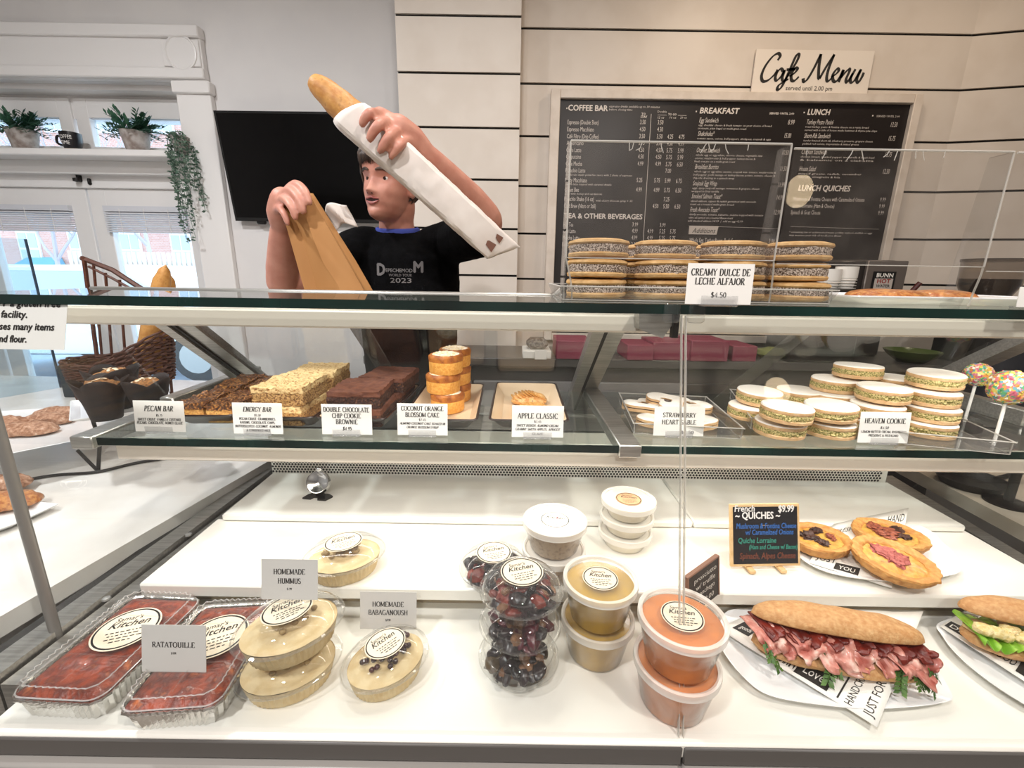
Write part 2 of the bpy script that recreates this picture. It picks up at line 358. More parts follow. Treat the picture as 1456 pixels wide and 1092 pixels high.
def sash(name, x0, x1, z0, z1, st, rail_t, rail_b, y):
    mb = MB()
    for x in (x0 + st / 2, x1 - st / 2): mb.box((x, y, (z0 + z1) / 2), (st, .045, z1 - z0), bev=.003)
    mb.box(((x0 + x1) / 2, y, z1 - rail_t / 2), (x1 - x0 - st * 1.9, .044, rail_t), bev=.003)
    mb.box(((x0 + x1) / 2, y, z0 + rail_b / 2), (x1 - x0 - st * 1.9, .044, rail_b), bev=.003)
    o = struct(name, mb, TRIM)
    MB().box(((x0 + x1) / 2, y + .008, (z0 + z1) / 2), (x1 - x0 - st, .006, z1 - z0 - .05)).build('pane', PANE, o)
    return o
sash('window_1', xs, xo - .03, zl + .02, ztop + .1, .075, .10, .05, YF)
sash('window_2', xs - (xo - xs) - .02, xs - .02, zl + .02, ztop + .1, .075, .10, .05, YF)
sash('window_3', xs - 2 * (xo - xs) - .05, xs - (xo - xs) - .05, zl + .02, ztop + .1, .075, .10, .05, YF)
xd = P(127, 270, y=YF).x
zdt = zl - .15
d2 = sash('door_1', xd + .006, xo - .045, .03, zdt, .10, .14, .25, YF)
d1 = sash('door_2', xd - (xo - xd), xd - .006, .03, zdt, .10, .14, .25, YF)
d3 = sash('door_3', xd - 2 * (xo - xd) - .02, xd - (xo - xd) - .02, .03, zdt, .10, .14, .25, YF)
lt = P(110, 245, y=YF - .05)
mb = MB(); mb.at((lt.x, YF - .045, lt.z)).box((0, 0, 0), (.022, .03, .10), bev=.006); mb.lathe([(.0, -.012), (.017, -.008), (.017, .008), (0, .012)], 12, c=(0, -.02, .042)); mb.lathe([(.0, -.012), (.017, -.008), (.017, .008), (0, .012)], 12, c=(0, -.02, -.042))
mb.build('bolt', BLACKM, d1)
lt = P(126, 258, y=YF - .05)
mb = MB(); mb.at((lt.x, YF - .04, lt.z)).box((0, 0, 0), (.016, .03, .035), bev=.005); mb.build('latch', BLACKM, d2)
BLIND = M('grey white blind slats', '#cfd0d6', rough=.5)
for (a, b, nm) in ((d2, 0, 'right hand door'), (d1, 1, 'left hand door')):
    x0, x1 = ((xd + .10, xo - .14), (xd - (xo - xd) + .1, xd - .1))[b]
    t = thing('venetian_blind', 'raised pale slatted blind bunched at the top of the %s pane' % nm, 'blind', ((x0 + x1) / 2, YF - .035, zdt - .13), group='blinds on the glass doors')
    mb = MB(); mb.box((0, 0, .02), (x1 - x0, .03, .03)); mb.build('head_rail', BLIND, t)
    mb = MB()
    for k in range(9): mb.box((0, 0, -.005 - k * .0125), (x1 - x0, .028, .0085))
    mb.build('slats', BLIND, t)
    for x in (-.3, 0, .3): MB().tube([(x * (x1 - x0), -.016, .02), (x * (x1 - x0), -.016, -.12)], .0015, 5).build('ladder_cord', WHITE, t)
# ---------------------------------------------------------------- outside
struct('pavement', MB().box((-6, 12, -.1), (44, 18.6, .1)), M('snowy street', '#c9d2dd', '#b4bcc8', .8, .8))
def brick(name, a, b, mo, sc):
    m = bpy.data.materials.new(name); m.use_nodes = True; nt = m.node_tree; bt = nt.nodes.new('ShaderNodeTexBrick'); tc = nt.nodes.new('ShaderNodeTexCoord'); mp = nt.nodes.new('ShaderNodeMapping'); mp.inputs['Rotation'].default_value = (R(90), 0, 0)
    bt.inputs['Scale'].default_value = sc; bt.inputs['Color1'].default_value = lin(a); bt.inputs['Color2'].default_value = lin(b); bt.inputs['Mortar'].default_value = lin(mo)
    nt.links.new(tc.outputs['Object'], mp.inputs[0]); nt.links.new(mp.outputs[0], bt.inputs['Vector']); nt.links.new(bt.outputs[0], nt.nodes['Principled BSDF'].inputs['Base Color']); return m
BR = brick('red brick', '#b98478', '#c39488', '#c9b6ae', 3.0)
bb = P(120, 385, y=23.0)
t = thing('brick_building', 'pale red brick building with white framed windows across the street', 'building', (bb.x, 23, -.05))
MB().box((0, 2, 6.5), (34, 4, 13)).build('wall', BR, t)
DG = M('pale window glass', '#a9b4bf', rough=.15)
for i in range(12):
    for z in (1.5, 4.6, 7.7, 10.8):
        x = -15.2 + i * 2.55
        f = MB().at((x, -.03, z)); f.box((0, 0, .85), (1.05, .1, 1.8), bev=.01)
        fo = f.build('window', TRIM, t)
        g = MB().at((x, -.09, z))
        for sx in (-.24, .24):
            for sz in (.45, 1.25): g.box((sx, 0, sz), (.40, .03, .70))
        g.build('window_glass', DG, fo)
ac = P(52, 380, y=22.4); ax_ = ac.x - bb.x; az = ac.z + .05
MB().hexa([(ax_ - 1.2, -1.3, az - .35), (ax_ + 1.1, -1.3, az - .35), (ax_ + 1.1, -.05, az - .3), (ax_ - 1.2, -.05, az - .3), (ax_ - 1.1, -1.25, az - .2), (ax_ + 1.0, -1.25, az - .2), (ax_ + .8, -.05, az + .5), (ax_ - .9, -.05, az + .5)]).build('awning', M('blue canvas', '#5f9ab8', rough=.8), t)
fc = P(245, 395, y=12.0)
mb = MB()
for k in range(40): mb.box((-2.6 + k * .13, 0, .75), (.09, .03, 1.5))
mb.box((0, .04, .4), (5.2, .04, .1)); mb.box((0, .04, 1.2), (5.2, .04, .1))
o = mb.build('picket_fence', M('pale fence paint', '#d8cdc4', rough=.8), None, (fc.x, 12, fc.z - .85)); tag(o, 'pale board fence standing beyond the parked car', 'fence')
BARK = M('grey bark', '#b3abb0', rough=.9)
def tree(x, y, h, seed, label):
    r = rnd(seed); mb = MB(); tw = MB()
    def br(p, d, L, rad, lev):
        q = [p]; dd = Vector(d)
        for i in range(4):
            dd = (dd + Vector((r.uniform(-.25, .25), r.uniform(-.25, .25), r.uniform(-.08, .2)))).normalized(); q.append(q[-1] + dd * L / 4)
        (mb if lev < 2 else tw).tube(q, [rad * (1 - .15 * i) for i in range(5)], 6 if lev < 2 else 4)
        if lev < 4:
            for i in range(4 if lev < 3 else 3):
                e = q[r.randint(2, 4)]; nd = (dd + Vector((r.uniform(-1, 1), r.uniform(-.8, .8), r.uniform(-.3, .7)))).normalized(); br(e, nd, L * .68, rad * .5, lev + 1)
    br(Vector((0, 0, 0)), (0, 0, 1), h, .11, 0)
    t = thing('bare_tree', label, 'tree', (x, y, -.05)); mb.build('trunk', BARK, t); tw.build('twigs', BARK, t)
tree(P(215, 330, y=13.5).x, 13.5, 2.9, 3, 'bare winter tree seen through the right hand glass door')
tree(P(62, 300, y=16.0).x, 16.0, 3.4, 8, 'bare winter tree seen through the left hand glass door')
def car(x, y, rz, col, label, sc=1):
    t = thing('parked_car', label, 'car', (x, y, 0), rz)
    side = [(-2.2, .35), (-2.25, .75), (-2.05, .95), (-1.5, 1.0), (-.95, 1.42), (.55, 1.45), (1.2, 1.02), (2.0, .88), (2.22, .7), (2.2, .35)]
    mb = MB(); n = len(side)
    def ring(yy, k): return [(px, yy, .35 + (pz - .35) * k) for px, pz in side]
    rings = [ring(-.86, .9), ring(-.9, .97), ring(-.72, 1.0), ring(.72, 1.0), ring(.9, .97), ring(.86, .9)]
    vs = [v for rr in rings for v in rr]; fs = [tuple(range(n)), tuple(reversed(range(5 * n, 6 * n)))]
    for i in range(5):
        for k in range(n): fs.append((i * n + k, (i + 1) * n + k, (i + 1) * n + (k + 1) % n, i * n + (k + 1) % n))
    mb.add(vs, fs); mb.build('body', M('car paint ' + col, col, rough=.25, coat=.5), t, ang=30)
    for s in (-1, 1):
        w = MB(); w.add([(-1.35, s * .905, 1.0), (1.0, s * .905, 1.0), (.5, s * .885, 1.36), (-.9, s * .885, 1.36)], [(0, 1, 2, 3)]); w.build('side_window', DG, t)
        for wx in (-1.35, 1.35):
            wh = MB().at((wx, s * .84, .32), rx=R(90)); wh.lathe([(.0, -.1), (.31, -.1), (.33, -.06), (.33, .06), (.31, .1), (0, .1)], 24); wo = wh.build('wheel', BLACK, t)
            MB().at((wx, s * .95, .32), rx=R(90)).lathe([(0, -.02), (.2, -.02), (.2, .02), (0, .02)], 16).build('hub_cap', STEEL, wo)
car(-5.4, 6.3, R(4), '#e8ecf0', 'white car parked outside behind the glass doors')
car(-9.8, 8.4, R(2), '#9db0c2', 'pale blue grey car parked further along the street')
# ---------------------------------------------------------------- things on the ledge
ZL = zl + .018
LEAF = M('grey green leaves', '#3f5a4a', '#6d8573', 40, .6)
FERN = M('dark green fronds', '#1f4a38', '#3f6b50', 40, .6)
POT = M('weathered pot', '#b9b2ad', '#84756d', 25, .8, ramp=(.35, .65))
def leafquad(mb, p, d, up, L, w):
    s = d.cross(up).normalized() * w; m = p + d * L * .5 + up * L * .08
    mb.add([p, m - s, p + d * L, m + s], [(0, 1, 2, 3)])
def potted(px, py, label, seed):
    r = rnd(seed); b = P(px, py, z=ZL - CZ)
    t = thing('potted_plant', label, 'plant', (b.x, YW + .045, ZL), group='plants on the window ledge')
    MB().lathe([(0, 0), (.048, 0), (.058, .05), (.068, .105), (.072, .108), (.066, .108), (.06, .09), (0, .09)], 24).build('pot', POT, t)
    MB().lathe([(0, .088), (.06, .09), (.0, .098)], 16).build('soil', M('soil', '#3a2f28', rough=.9), t)
    mb = MB()
    for i in range(60):
        a = r.uniform(0, 2 * PI); e = r.uniform(.15, 1.25); d = Vector((math.cos(a) * math.cos(e), math.sin(a) * math.cos(e) * .6, math.sin(e))); L = r.uniform(.08, .17)
        p0 = Vector((math.cos(a) * .03, math.sin(a) * .03, .1)); q = [p0 + d * L * k / 5 + Vector((0, 0, -.35 * L * (k / 5) ** 2)) for k in range(6)]
        mb.tube(q, .0014, 4)
        for k in range(1, 6):
            for sgn in (-1, 1):
                dd = (d * .6 + Vector((-d.y, d.x, .3)) * sgn).normalized(); leafquad(mb, q[k], dd, Vector((0, 0, 1)), .034, .007)
    mb.build('foliage', FERN, t)
potted(187, 216, 'feathery green plant in a weathered pot right of the black mug', 4)
potted(3, 208, 'feathery green plant in a weathered pot at the left frame edge', 5)
b = P(83, 210, z=ZL - CZ)
o = MB().box((0, 0, .004), (.15, .09, .008), bev=.002).build('wooden_coaster', M('pale wood', '#c9b79d', rough=.6), None, (b.x - .012, YW + .02, ZL)); tag(o, 'flat pale board under the black mug on the window ledge', 'coaster')
t = thing('coffee_mug', 'black mug lettered coffee time on the window ledge', 'mug', (b.x, YW + .02, ZL + .008))
MB().lathe([(0, 0), (.03, 0), (.036, .004), (.046, .05), (.047, .085), (.044, .085), (.042, .05), (.03, .008), (0, .008)], 32).build('cup', M('black glaze', '#121015', rough=.3), t)
MB().tube(smoothpts([(-.043, 0, .07), (-.075, 0, .068), (-.078, 0, .035), (-.042, 0, .022)], 5), .006, 8).build('handle', MATS['black glaze'], t)
def wrap_text(mb, rad_fn, items, mi=0):
    """letters laid round a vertical body: items = (text, size, z, angle offset)"""
    for tx, size, z, a0, kw in items:
        v, f = glyphs(tx); sx = kw.get('sx', 1)
        c = (min(a[0] for a in v) + max(a[0] for a in v)) / 2
        out = []
        for a in v:
            zz = z + a[1] * size; rr = rad_fn(zz); an = -PI / 2 + a0 + (a[0] - c) * sx * size / rr
            out.append((math.cos(an) * rr, math.sin(an) * rr, zz))
        mb.add(out, f, mi)
mb = MB(); wrap_text(mb, lambda z: .0475, [('COFFEE', .026, .048, 0.1, {'sx': .75}), ('TIME', .026, .02, 0.1, {'sx': .8})]); mb.build('lettering', WHITE, t)
# trailing plant at the right of the window
hp = P(262, 225, y=YW - .04); r = rnd(12)
hz = P(262, 196, y=YW - .04).z
t = thing('trailing_plant', 'grey green trailing plant hanging beside the white window casing', 'plant', (hp.x, YW - .05, hz))
MB().lathe([(0, -.07), (.03, -.07), (.045, 0), (.04, 0), (0, -.01)], 20).build('pot', POT, t)
MB().tube([(0, .0, -.03), (0, .14, -.03)], .006, 6).build('bracket', TRIM, t)
vb = MB(); lb = MB()
for i in range(30):
    a = r.uniform(0, 2 * PI); L = r.choice([r.uniform(.1, .3), r.uniform(.2, .42)]); x, y = math.cos(a) * .05, math.sin(a) * .045 - .01
    q = [Vector((x * .4, y * .4, .0))]
    for k in range(1, 14): q.append(Vector((x * min(1.25, .4 + k * .2) + .012 * math.sin(k * .9 + i) + .02 * k / 14, y + .01 * math.cos(k + i), .012 * (3 - k) - L * k / 13)))
    vb.tube(q, .0012, 4)
    for p in q:
        for _ in range(3):
            d = Vector((r.uniform(-1, 1), r.uniform(-1, 1), r.uniform(-.7, .4))).normalized(); leafquad(lb, p, d, d.orthogonal().normalized(), r.uniform(.014, .024), .006)
vb.build('stems', LEAF, t); lb.build('foliage', LEAF, t)
# ---------------------------------------------------------------- television
a, b_, c_, d_ = P(335, 314, y=2.55), P(556, 318, y=2.55), P(556, 160, y=2.44), P(303, 157, y=2.44)
th_ = Vector((0, .035, .008))
t = thing('television', 'black flat television tilted on the white wall', 'television', (a + b_) / 2)
off = -(a + b_) / 2
mb = MB(); mb.hexa([a + off, b_ + off, b_ + off + th_, a + off + th_, d_ + off, c_ + off, c_ + off + th_, d_ + off + th_]); mb.build('casing', BLACK, t, smooth=False)
def lp(u, v): return a.lerp(b_, u).lerp(d_.lerp(c_, u), v) + off
n_ = (b_ - a).cross(d_ - a).normalized() * .001
MB().quad(lp(.012, .035) + n_, lp(.988, .035) + n_, lp(.988, .98) + n_, lp(.012, .98) + n_).build('screen', M('dark screen', '#020203', rough=.08, spec=.3), t)
m_ = lp(.16, -.01); MB().box((m_.x, m_.y + .01, m_.z), (.05, .02, .02), bev=.006).build('sensor', BLACK, t)
m_ = lp(.5, .5) + Vector((0, .0775, 0)); MB().box(m_, (.2, .045, .2)).build('wall_bracket', BLACKM, t)
# ================================================================ menu board and sign
YB = YM - .035
FR = M('whitewashed frame', '#d9cec2', '#cfc3b6', 14, .5)
def rectP(x0, y0, x1, y1, y): return P(x0, y0, y=y), P(x1, y1, y=y)
zt = (P(783, 124, y=YB).z + P(1313, 138, y=YB).z) / 2; fx0 = P(780, 240, y=YB).x; fx1 = P(1290, 238, y=YB).x
zi = (P(797, 138, y=YB).z + P(1299, 150, y=YB).z) / 2; ix0 = P(793, 240, y=YB).x; ix1 = P(1278, 240, y=YB).x
zb = P(800, 432, y=YB).z - .2
t = thing('menu_board', 'large black menu board with a whitewashed wooden frame', 'menu board', ((fx0 + fx1) / 2, YB, zb))
ox, oz = (fx0 + fx1) / 2, zb
mb = MB(); w_ = ix0 - fx0; w2 = fx1 - ix1; h_ = zt - zi
mb.box(((fx0 + ix0) / 2 - ox, .01, (zt - zb) / 2), (w_, .045, zt - zb), bev=.003); mb.box(((fx1 + ix1) / 2 - ox, .01, (zt - zb) / 2), (w2, .045, zt - zb), bev=.003)
mb.box(((ix0 + ix1) / 2 - ox, .01, (zt + zi) / 2 - oz), (ix1 - ix0, .043, h_), bev=.003); mb.box(((ix0 + ix1) / 2 - ox, .01, h_ / 2), (ix1 - ix0, .043, h_), bev=.003)
mb.build('frame', FR, t)
MB().box(((ix0 + ix1) / 2 - ox, .02, (zi + zb) / 2 - oz), (ix1 - ix0, .02, zi - zb)).build('panel', M('matte black panel', '#1b1514', rough=.35), t)
TX = M('menu lettering white', '#d8d0c8', rough=.6)
txt = MB(); YT = YB + .0085
def wt(px, py, s, h, wpx=None, align='L', shear=0, bold=0, mb=None, y=None, res=1):
    """text whose first (or last) letter foot stands at pixel px,py of the photograph, h pixels high, on the plane y"""
    y = YT if y is None else y
    p = P(px, py, y=y); k = (P(px, py - 10, y=y).z - p.z) / 10; sz = h * k / .69
    v, f = glyphs(s, res); wd = max(a[0] for a in v) - min(a[0] for a in v)
    kx = abs(P(px + 10, py, y=y).x - p.x) / 10
    sx = (wpx * kx / (wd * sz)) if wpx else .8
    m = mb or txt; m.T = Matrix.Translation(p) @ Matrix.Rotation(R(90), 4, 'X')
    m.text(s, sz, align=align, sx=sx, shear=shear, bold=bold, res=res); m.T = Matrix()
wt(808, 157, 'COFFEE BAR', 8, 56, bold=.03, res=2); wt(866, 152.5, 'espresso drinks available up to 30 minutes', 3, 72, shear=.2); wt(866, 157, 'before closing time', 3, 33, shear=.2)
wt(912, 163.5, 'TO', 3.2, 6, bold=.03); wt(911, 167.5, 'STAY', 3.2, 9, bold=.03); wt(935, 160, 'Double', 3, 13); wt(935, 168.5, '12 oz', 3, 9, shear=.2); wt(950, 164, 'TO GO', 3, 12, bold=.03); wt(952, 168.5, '16 oz', 3, 9, shear=.2); wt(967, 168.5, '20 oz', 3, 9, shear=.2)
rows = [('Espresso (Double Shot)', 176.5, 44, ['3.50', '3.50', '', '']), ('Espresso Macchiato', 186.5, 38, ['4.50', '4.50', '', '']), ('Café Filtro (Drip Coffee)', 196.5, 45, ['3.50', '3.50', '4.25', '4.75']), ('Americano', 206, 24, ['3.75', '3.75', '4.50', '4.99']),
 ('Caffe Latte', 216, 21, ['4.50', '4.50', '5.75', '5.99']), ('Cappuccino', 225.5, 21, ['4.50', '4.50', '5.75', '5.99']), ('Caffe Mocha', 235.5, 23, ['4.99', '4.99', '5.75', '6.50']), ('Pistachio Latte', 245, 28, ['', '', '7.00', '']), ('Rusty Macchiato', 259, 31, ['5.25', '5.75', '5.99', '6.75']),
 ('Queen Bee', 272.5, 20, ['4.99', '4.99', '5.75', '6.50']), ('Pistachio Shake (16 oz)', 285.5, 42, ['', '', '7.25', '']), ('Cold Brew (Nitro or Still)', 295.5, 45, ['', '4.50', '5.50', '6.50'])]
def lx(y, x0=807.0, k=-.042): return x0 + (y - 176) * k
for s, y, w, pr in rows:
    wt(lx(y), y, s, 6.2, w, res=2)
    for j, p_ in enumerate(pr):
        if p_: wt((910, 935, 950, 966)[j] + (y - 176) * -.06, y + .4 * j, p_, 6.2, 8, res=2)
for s, y, w in (('our house made pistachio sauce with 2 shots of espresso', 249.5, 95), ('vanilla latte topped with caramel drizzle', 263, 66), ('latte with honey and cardamom', 276.5, 53)): wt(lx(y), y, s, 2.8, w, shear=.2)
wt(847, 286.5, 'with cherry blossom syrup + .50', 2.8, 52, shear=.2)
wt(802, 310, 'TEA & OTHER BEVERAGES', 7, 111, bold=.03, res=2)
for s, y, w, pr in [('Hot Tea', 322, 14, ['3.99', '', '3.99', '']), ('Chai Latte', 331, 18, ['4.99', '4.99', '5.25', '5.75']), ('Matcha Latte', 340.5, 24, ['4.99', '4.99', '5.25', '5.75']), ('Bottled Drinks', 350, 26, ['2.99', '', '', ''])]:
    wt(801 + (322 - y) * .06, y, s, 6, w)
    for j, p_ in enumerate(pr):
        if p_: wt((899, 921, 938, 953)[j] + (y - 322) * -.06, y + .4 * j, p_, 6, 8)
wt(995, 161, 'BREAKFAST', 8, 55, bold=.03, shear=.12, res=2); wt(1094, 162.5, 'SERVED UNTIL 2:00', 2.8, 35, bold=.03)
def dish(x, y, s, w, px, py, price, lines):
    wt(x, y, s, 6.8, w, shear=.15, res=2)
    if price: wt(px, py, price, 6.8, 9, shear=.1, res=2)
    for i, (l, lw) in enumerate(lines): wt(x - 1 - i, y + 5 + i * 4.6, l, 2.8, lw, shear=.15)
dish(994, 174, 'Egg Sandwich', 27, 1120, 177, '8.99', [('egg, cheddar cheese & fresh tomato on your choice of bread', 104), ('croissant, plain bagel or multi-grain toast', 69)])
dish(992, 193, 'Shakshuka*', 23, 1115, 196, '15.00', [('tomato sauce, onions, bell peppers, chickpeas, soujouk & eggs', 105)])
dish(990, 216.5, 'Omelet Sandwich', 33, 1112, 220, '10.50', [('whole egg or egg white, choose cheese, vegetable mix', 95), ('onions, mushrooms & bell pepper, turkey bacon &', 86), ('fresh tomato on a multi-grain toast', 58)])
dish(988, 240, 'Breakfast Burrito', 33, 1109, 243, '11.50', [('whole egg or egg white omelet, soujouk mix, tomato, mushrooms &', 116), ('bell pepper, pork sausage or turkey bacon, potato, tomato, cheese &', 116), ('chipotle dressing in a spinach wrap', 59)])
dish(985, 263.5, 'Soujouk Egg Wrap', 34, 1106, 266, '11.99', [('eggs, spicy soujouk sausage, tomatoes & gruyere cheese', 96), ('wrapped in flour tortilla', 39)])
dish(983, 282, 'Smoked Salmon Toast*', 43, 1104, 284, '14.99', [('sliced salmon, capers & radish garnished with avocado', 93), ('toast on a toasted multi-grain bread', 62)])
dish(981, 301, 'Fresh Avocado Toast*', 41, 1100, 305, '12.99', [('thinly avocado, tomato, balsamic, sesame topped with tomato', 105), ('olive oil served on a toasted flaxen toast', 63), ('add smoked salmon +4.99  |  add an egg +2.99', 78)])
wt(980, 344, 'Whole Egg, Turkey Bacon, Pork Sausage', 6, 73); wt(1093, 345.5, '3.00', 6, 8); wt(980, 353, 'Plain Bagel, Croissant', 6, 44)
wt(1148, 163, 'LUNCH', 8, 31, bold=.03, shear=.12, res=2); wt(1246, 166.5, 'SERVED UNTIL 2:00', 2.8, 33, shear=.1)
dish(1146, 176.5, 'Turkey Pesto Panini', 38, 1266, 180.5, '13.50', [('roast turkey, pesto & fontina cheese on a rustic bread', 90), ('served with a side of house made hummus & thyme pita chips', 103)])
dish(1143, 196, 'Short-Rib Sandwich', 37, 1263, 200, '15.75', [('tender braised short rib, blueberry preserve, gruyere cheese', 99), ('pickled red onions, mayonnaise & mixed greens', 80)])
dish(1139, 219, 'Chicken Sandwich', 36, 1258, 223, '13.75', [('chicken breast, roasted pepper, mozzarella & fresh basil', 105), ('& balsamic on a ciabatta', 105)])
dish(1136, 243, 'House Salad', 23, 1255, 247, '12.50', [('mixed greens, radish, cucumber', 90), ('walnuts, vinaigrette & feta', 60)])
wt(1135, 271, 'LUNCH QUICHES', 8, 73, bold=.03, shear=.12, res=2)
for s, y, w in (('Mushroom & Fontina Cheese with Caramelized Onions', 285.5, 101), ('Quiche Lorraine (Ham & Cheese)', 295, 60), ('Spinach & Goat Cheese', 304.5, 42)):
    wt(1128 - (y - 285) * .2, y, s, 6, w); wt(1251 - (y - 285) * .15, y + 1, '9.99', 6, 8)
wt(1122, 331, '* consuming raw or undercooked meats, poultry, seafood, shellfish or eggs', 2.6, 118); wt(1122, 335.5, 'may increase your risk of foodborne illness', 2.6, 74)
for x, y in ((806, 154), (990, 158.5), (1143.5, 160), (1241, 164.5)):
    p = P(x, y, y=YT); txt.T = Matrix.Translation(p); txt.box((0, 0, 0), (.006, .001, .006)); txt.T = Matrix()
def mline(x0, y0, x1, y1, w=.0022):
    a, b = P(x0, y0, y=YT), P(x1, y1, y=YT); d = (b - a).normalized(); n = Vector((-d.z, 0, d.x)) * w / 2; txt.add([a - n, b - n, b + n, a + n], [(0, 1, 2, 3)])
mline(926, 162, 914, 352); mline(935, 163.5, 948, 163.7, .0015); mline(964, 164, 976, 164.3, .0015); mline(979, 321, 1108, 325, .0012); mline(1124, 322, 1250, 326, .001)
o = txt.build('lettering', TX, t, smooth=False); o.location = (-ox, -YB, -oz)
a, b_ = P(979, 333, y=YT - .002), P(1020, 321.5, y=YT - .002)
o = MB().hexa([(a.x, YT - .004, a.z), (b_.x, YT - .004, a.z), (b_.x, YT + .001, a.z), (a.x, YT + .001, a.z), (a.x, YT - .004, b_.z), (b_.x + .006, YT - .004, b_.z), (b_.x + .006, YT + .001, b_.z), (a.x, YT + .001, b_.z)]).build('heading_plate', M('pale plate', '#bdb4ab', rough=.6), t, smooth=False); o.location = (-ox, -YB, -oz)
mb = MB(); wt(984, 331, 'Additions', 7, 32, shear=.3, mb=mb, y=YT - .005, res=2); o2 = mb.build('heading_lettering', INK, o, smooth=False)
# cafe menu sign
YS = YM - .02
a, b_ = P(1068, 131, y=YS), P(1241, 68, y=YS)
t = thing('cafe_menu_sign', 'white sign with script lettering leaning on the menu board top', 'sign', ((a.x + b_.x) / 2, YS, a.z - .005))
c0 = Vector(t.location); x0, x1 = a.x, P(1233, 131, y=YS).x; zt_ = (P(1070, 68, y=YS).z + P(1240, 74, y=YS).z) / 2
MB().box(((x0 + x1) / 2 - c0.x, .004, (zt_ - c0.z) / 2), (x1 - x0, .008, zt_ - c0.z)).build('panel', M('white sign board', '#e6ddd2', rough=.45), t)
mb = MB(); p = P(1082, 114, y=YS - .001); k = abs(P(1182, 114, y=YS).x - p.x) / 100; mb.T = Matrix.Translation(p) @ Matrix.Rotation(R(90), 4, 'X')
# strokes in photo pixels (x right, y up) from the foot of the C
CAFE = [[(22, 24), (25, 29), (21, 32), (13, 28), (4, 17), (0, 6), (3, -1), (11, 0), (20, 7), (24, 13)],
 [(33, 11), (29, 14), (24, 10), (22, 3), (25, 0), (31, 5), (35, 12), (33, 3), (36, 0), (41, 5)],
 [(41, 5), (47, 14), (53, 25), (54, 31), (50, 30), (45, 18), (38, 0), (33, -9), (28, -11), (29, -6), (37, -1), (43, 2)], [(38, 13), (52, 14)],
 [(44, 5), (51, 9), (55, 14), (51, 15), (47, 8), (48, 1), (53, 0), (59, 5)],
 [(66, 3), (68, -1), (73, 2), (80, 14), (88, 32)], [(88, 32), (88, 18), (90, 5), (92, 3)], [(92, 3), (100, 18), (109, 32)], [(109, 32), (104, 16), (103, 4), (106, 0), (111, 4)],
 [(110, 5), (117, 9), (120, 13), (117, 15), (112, 8), (114, 1), (119, 0), (124, 6), (127, 14)],
 [(128, 14), (123, -1)], [(125, 4), (131, 11), (136, 15), (137, 12), (134, 3), (136, -1), (140, 4), (143, 10)],
 [(146, 15), (141, 4), (143, -1), (148, 2), (154, 14)], [(155, 15), (151, 3), (154, -1), (158, 5), (160, 11)]]
pen(mb, [[(x * k * .9, y * k * 1.04) for x, y in st] for st in CAFE], 4.6 * k, nib=R(40), thin=.42)
mb.T = Matrix()
wt(1117, 128, 'served until 2.00 pm', 6.3, 66, mb=mb, y=YS - .001, res=2)
o = mb.build('lettering', INK, t, smooth=False); o.location = -c0
# ================================================================ back counter and what stands on it
ZB = P(760, 509, y=1.98).z
CAB = M('grey cabinet', '#7f7c7a', rough=.5); CABT = M('dark steel worktop', '#5a5653', rough=.35, metal=.3)
xb0, xb1 = P(520, 520, y=2.0).x, 2.3
t = thing('back_counter', 'grey cabinet counter along the back wall under the menu board', 'counter', ((xb0 + xb1) / 2, 2.15, 0))
L_ = xb1 - xb0
MB().box((0, .0, ZB - .02), (L_, .36, .04), bev=.004).build('worktop', CABT, t)
MB().box((0, .02, (ZB - .04) / 2 + .04), (L_ - .02, .31, ZB - .12)).build('carcass', M('dark carcass', '#3a3735', rough=.6), t)
nd = 6
for i in range(nd):
    x = -L_ / 2 + L_ / nd * (i + .5)
    d = MB().box((x, -.145, ZB * .5 - .02), (L_ / nd - .012, .02, ZB - .19), bev=.004).build('door', CAB if i < 3 else M('charcoal steel door', '#3b3836', rough=.35, metal=.4), t)
    MB().box((x + L_ / nd * .3, -.165, ZB * .62), (.012, .025, .12), bev=.004).build('handle', STEEL, d)
def small(name, label, cat, px, py, y, dims, m, bev=.003, **k):
    p = P(px, py, y=y); o = MB().box((0, 0, dims[2] / 2), dims, bev=bev).build(name, m, None, (p.x, y, ZB)); tag(o, label, cat, **k); return o
PINK = M('raspberry pink card', '#8a3a4c', rough=.6)
small('pink_box', 'short pink pastry box behind the middle door post', 'box', 812, 500, 2.06, (.16, .2, .085), PINK, group='pink boxes on the back counter')
for i, (px, w) in enumerate(((903, .12), (945, .17), (997, .17), (1045, .11))):
    small('pink_box', '%s pink pastry box from the left, right of the middle door post' % ORD[i], 'box', px, 490, 2.06 + .012 * (i % 2), (w, .2, .07 + .012 * (i % 3)), PINK, group='pink boxes on the back counter')
small('paper_stack', 'white paper stack with a grey top left of the pink boxes', 'paper', 762, 510, 2.04, (.13, .16, .035), CARD)
o = small('napkin_bundle', 'crumpled grey bundle resting on the white paper stack', 'bundle', 763, 505, 2.04, (.1, .1, .05), M('mottled grey', '#4a4744', '#8a8580', 90, .8), .02); o.location.z += .035
small('white_card', 'small white card leaning against the paper stack', 'card', 769, 502, 1.94, (.055, .004, .045), CARD)
o = MB().blob((0, 0, .03), (.075, .05, .029), .2, 3, 3).build('green_cloth', M('olive cloth', '#74773f', rough=.9), None, (P(1096, 505, y=2.05).x, 2.04, ZB + .001)); tag(o, 'crumpled olive cloth beside the pink boxes', 'cloth')
o = MB().lathe([(0, 0), (.05, 0), (.09, .03), (.11, .055), (.105, .055), (.08, .03), (0, .012)], 28).build('green_bowl', M('olive glaze', '#4b5a2a', rough=.25), None, (P(1288, 515, y=2.05).x, 2.03, ZB)); tag(o, 'shallow olive green bowl on the back counter behind the white iced cookies', 'bowl')
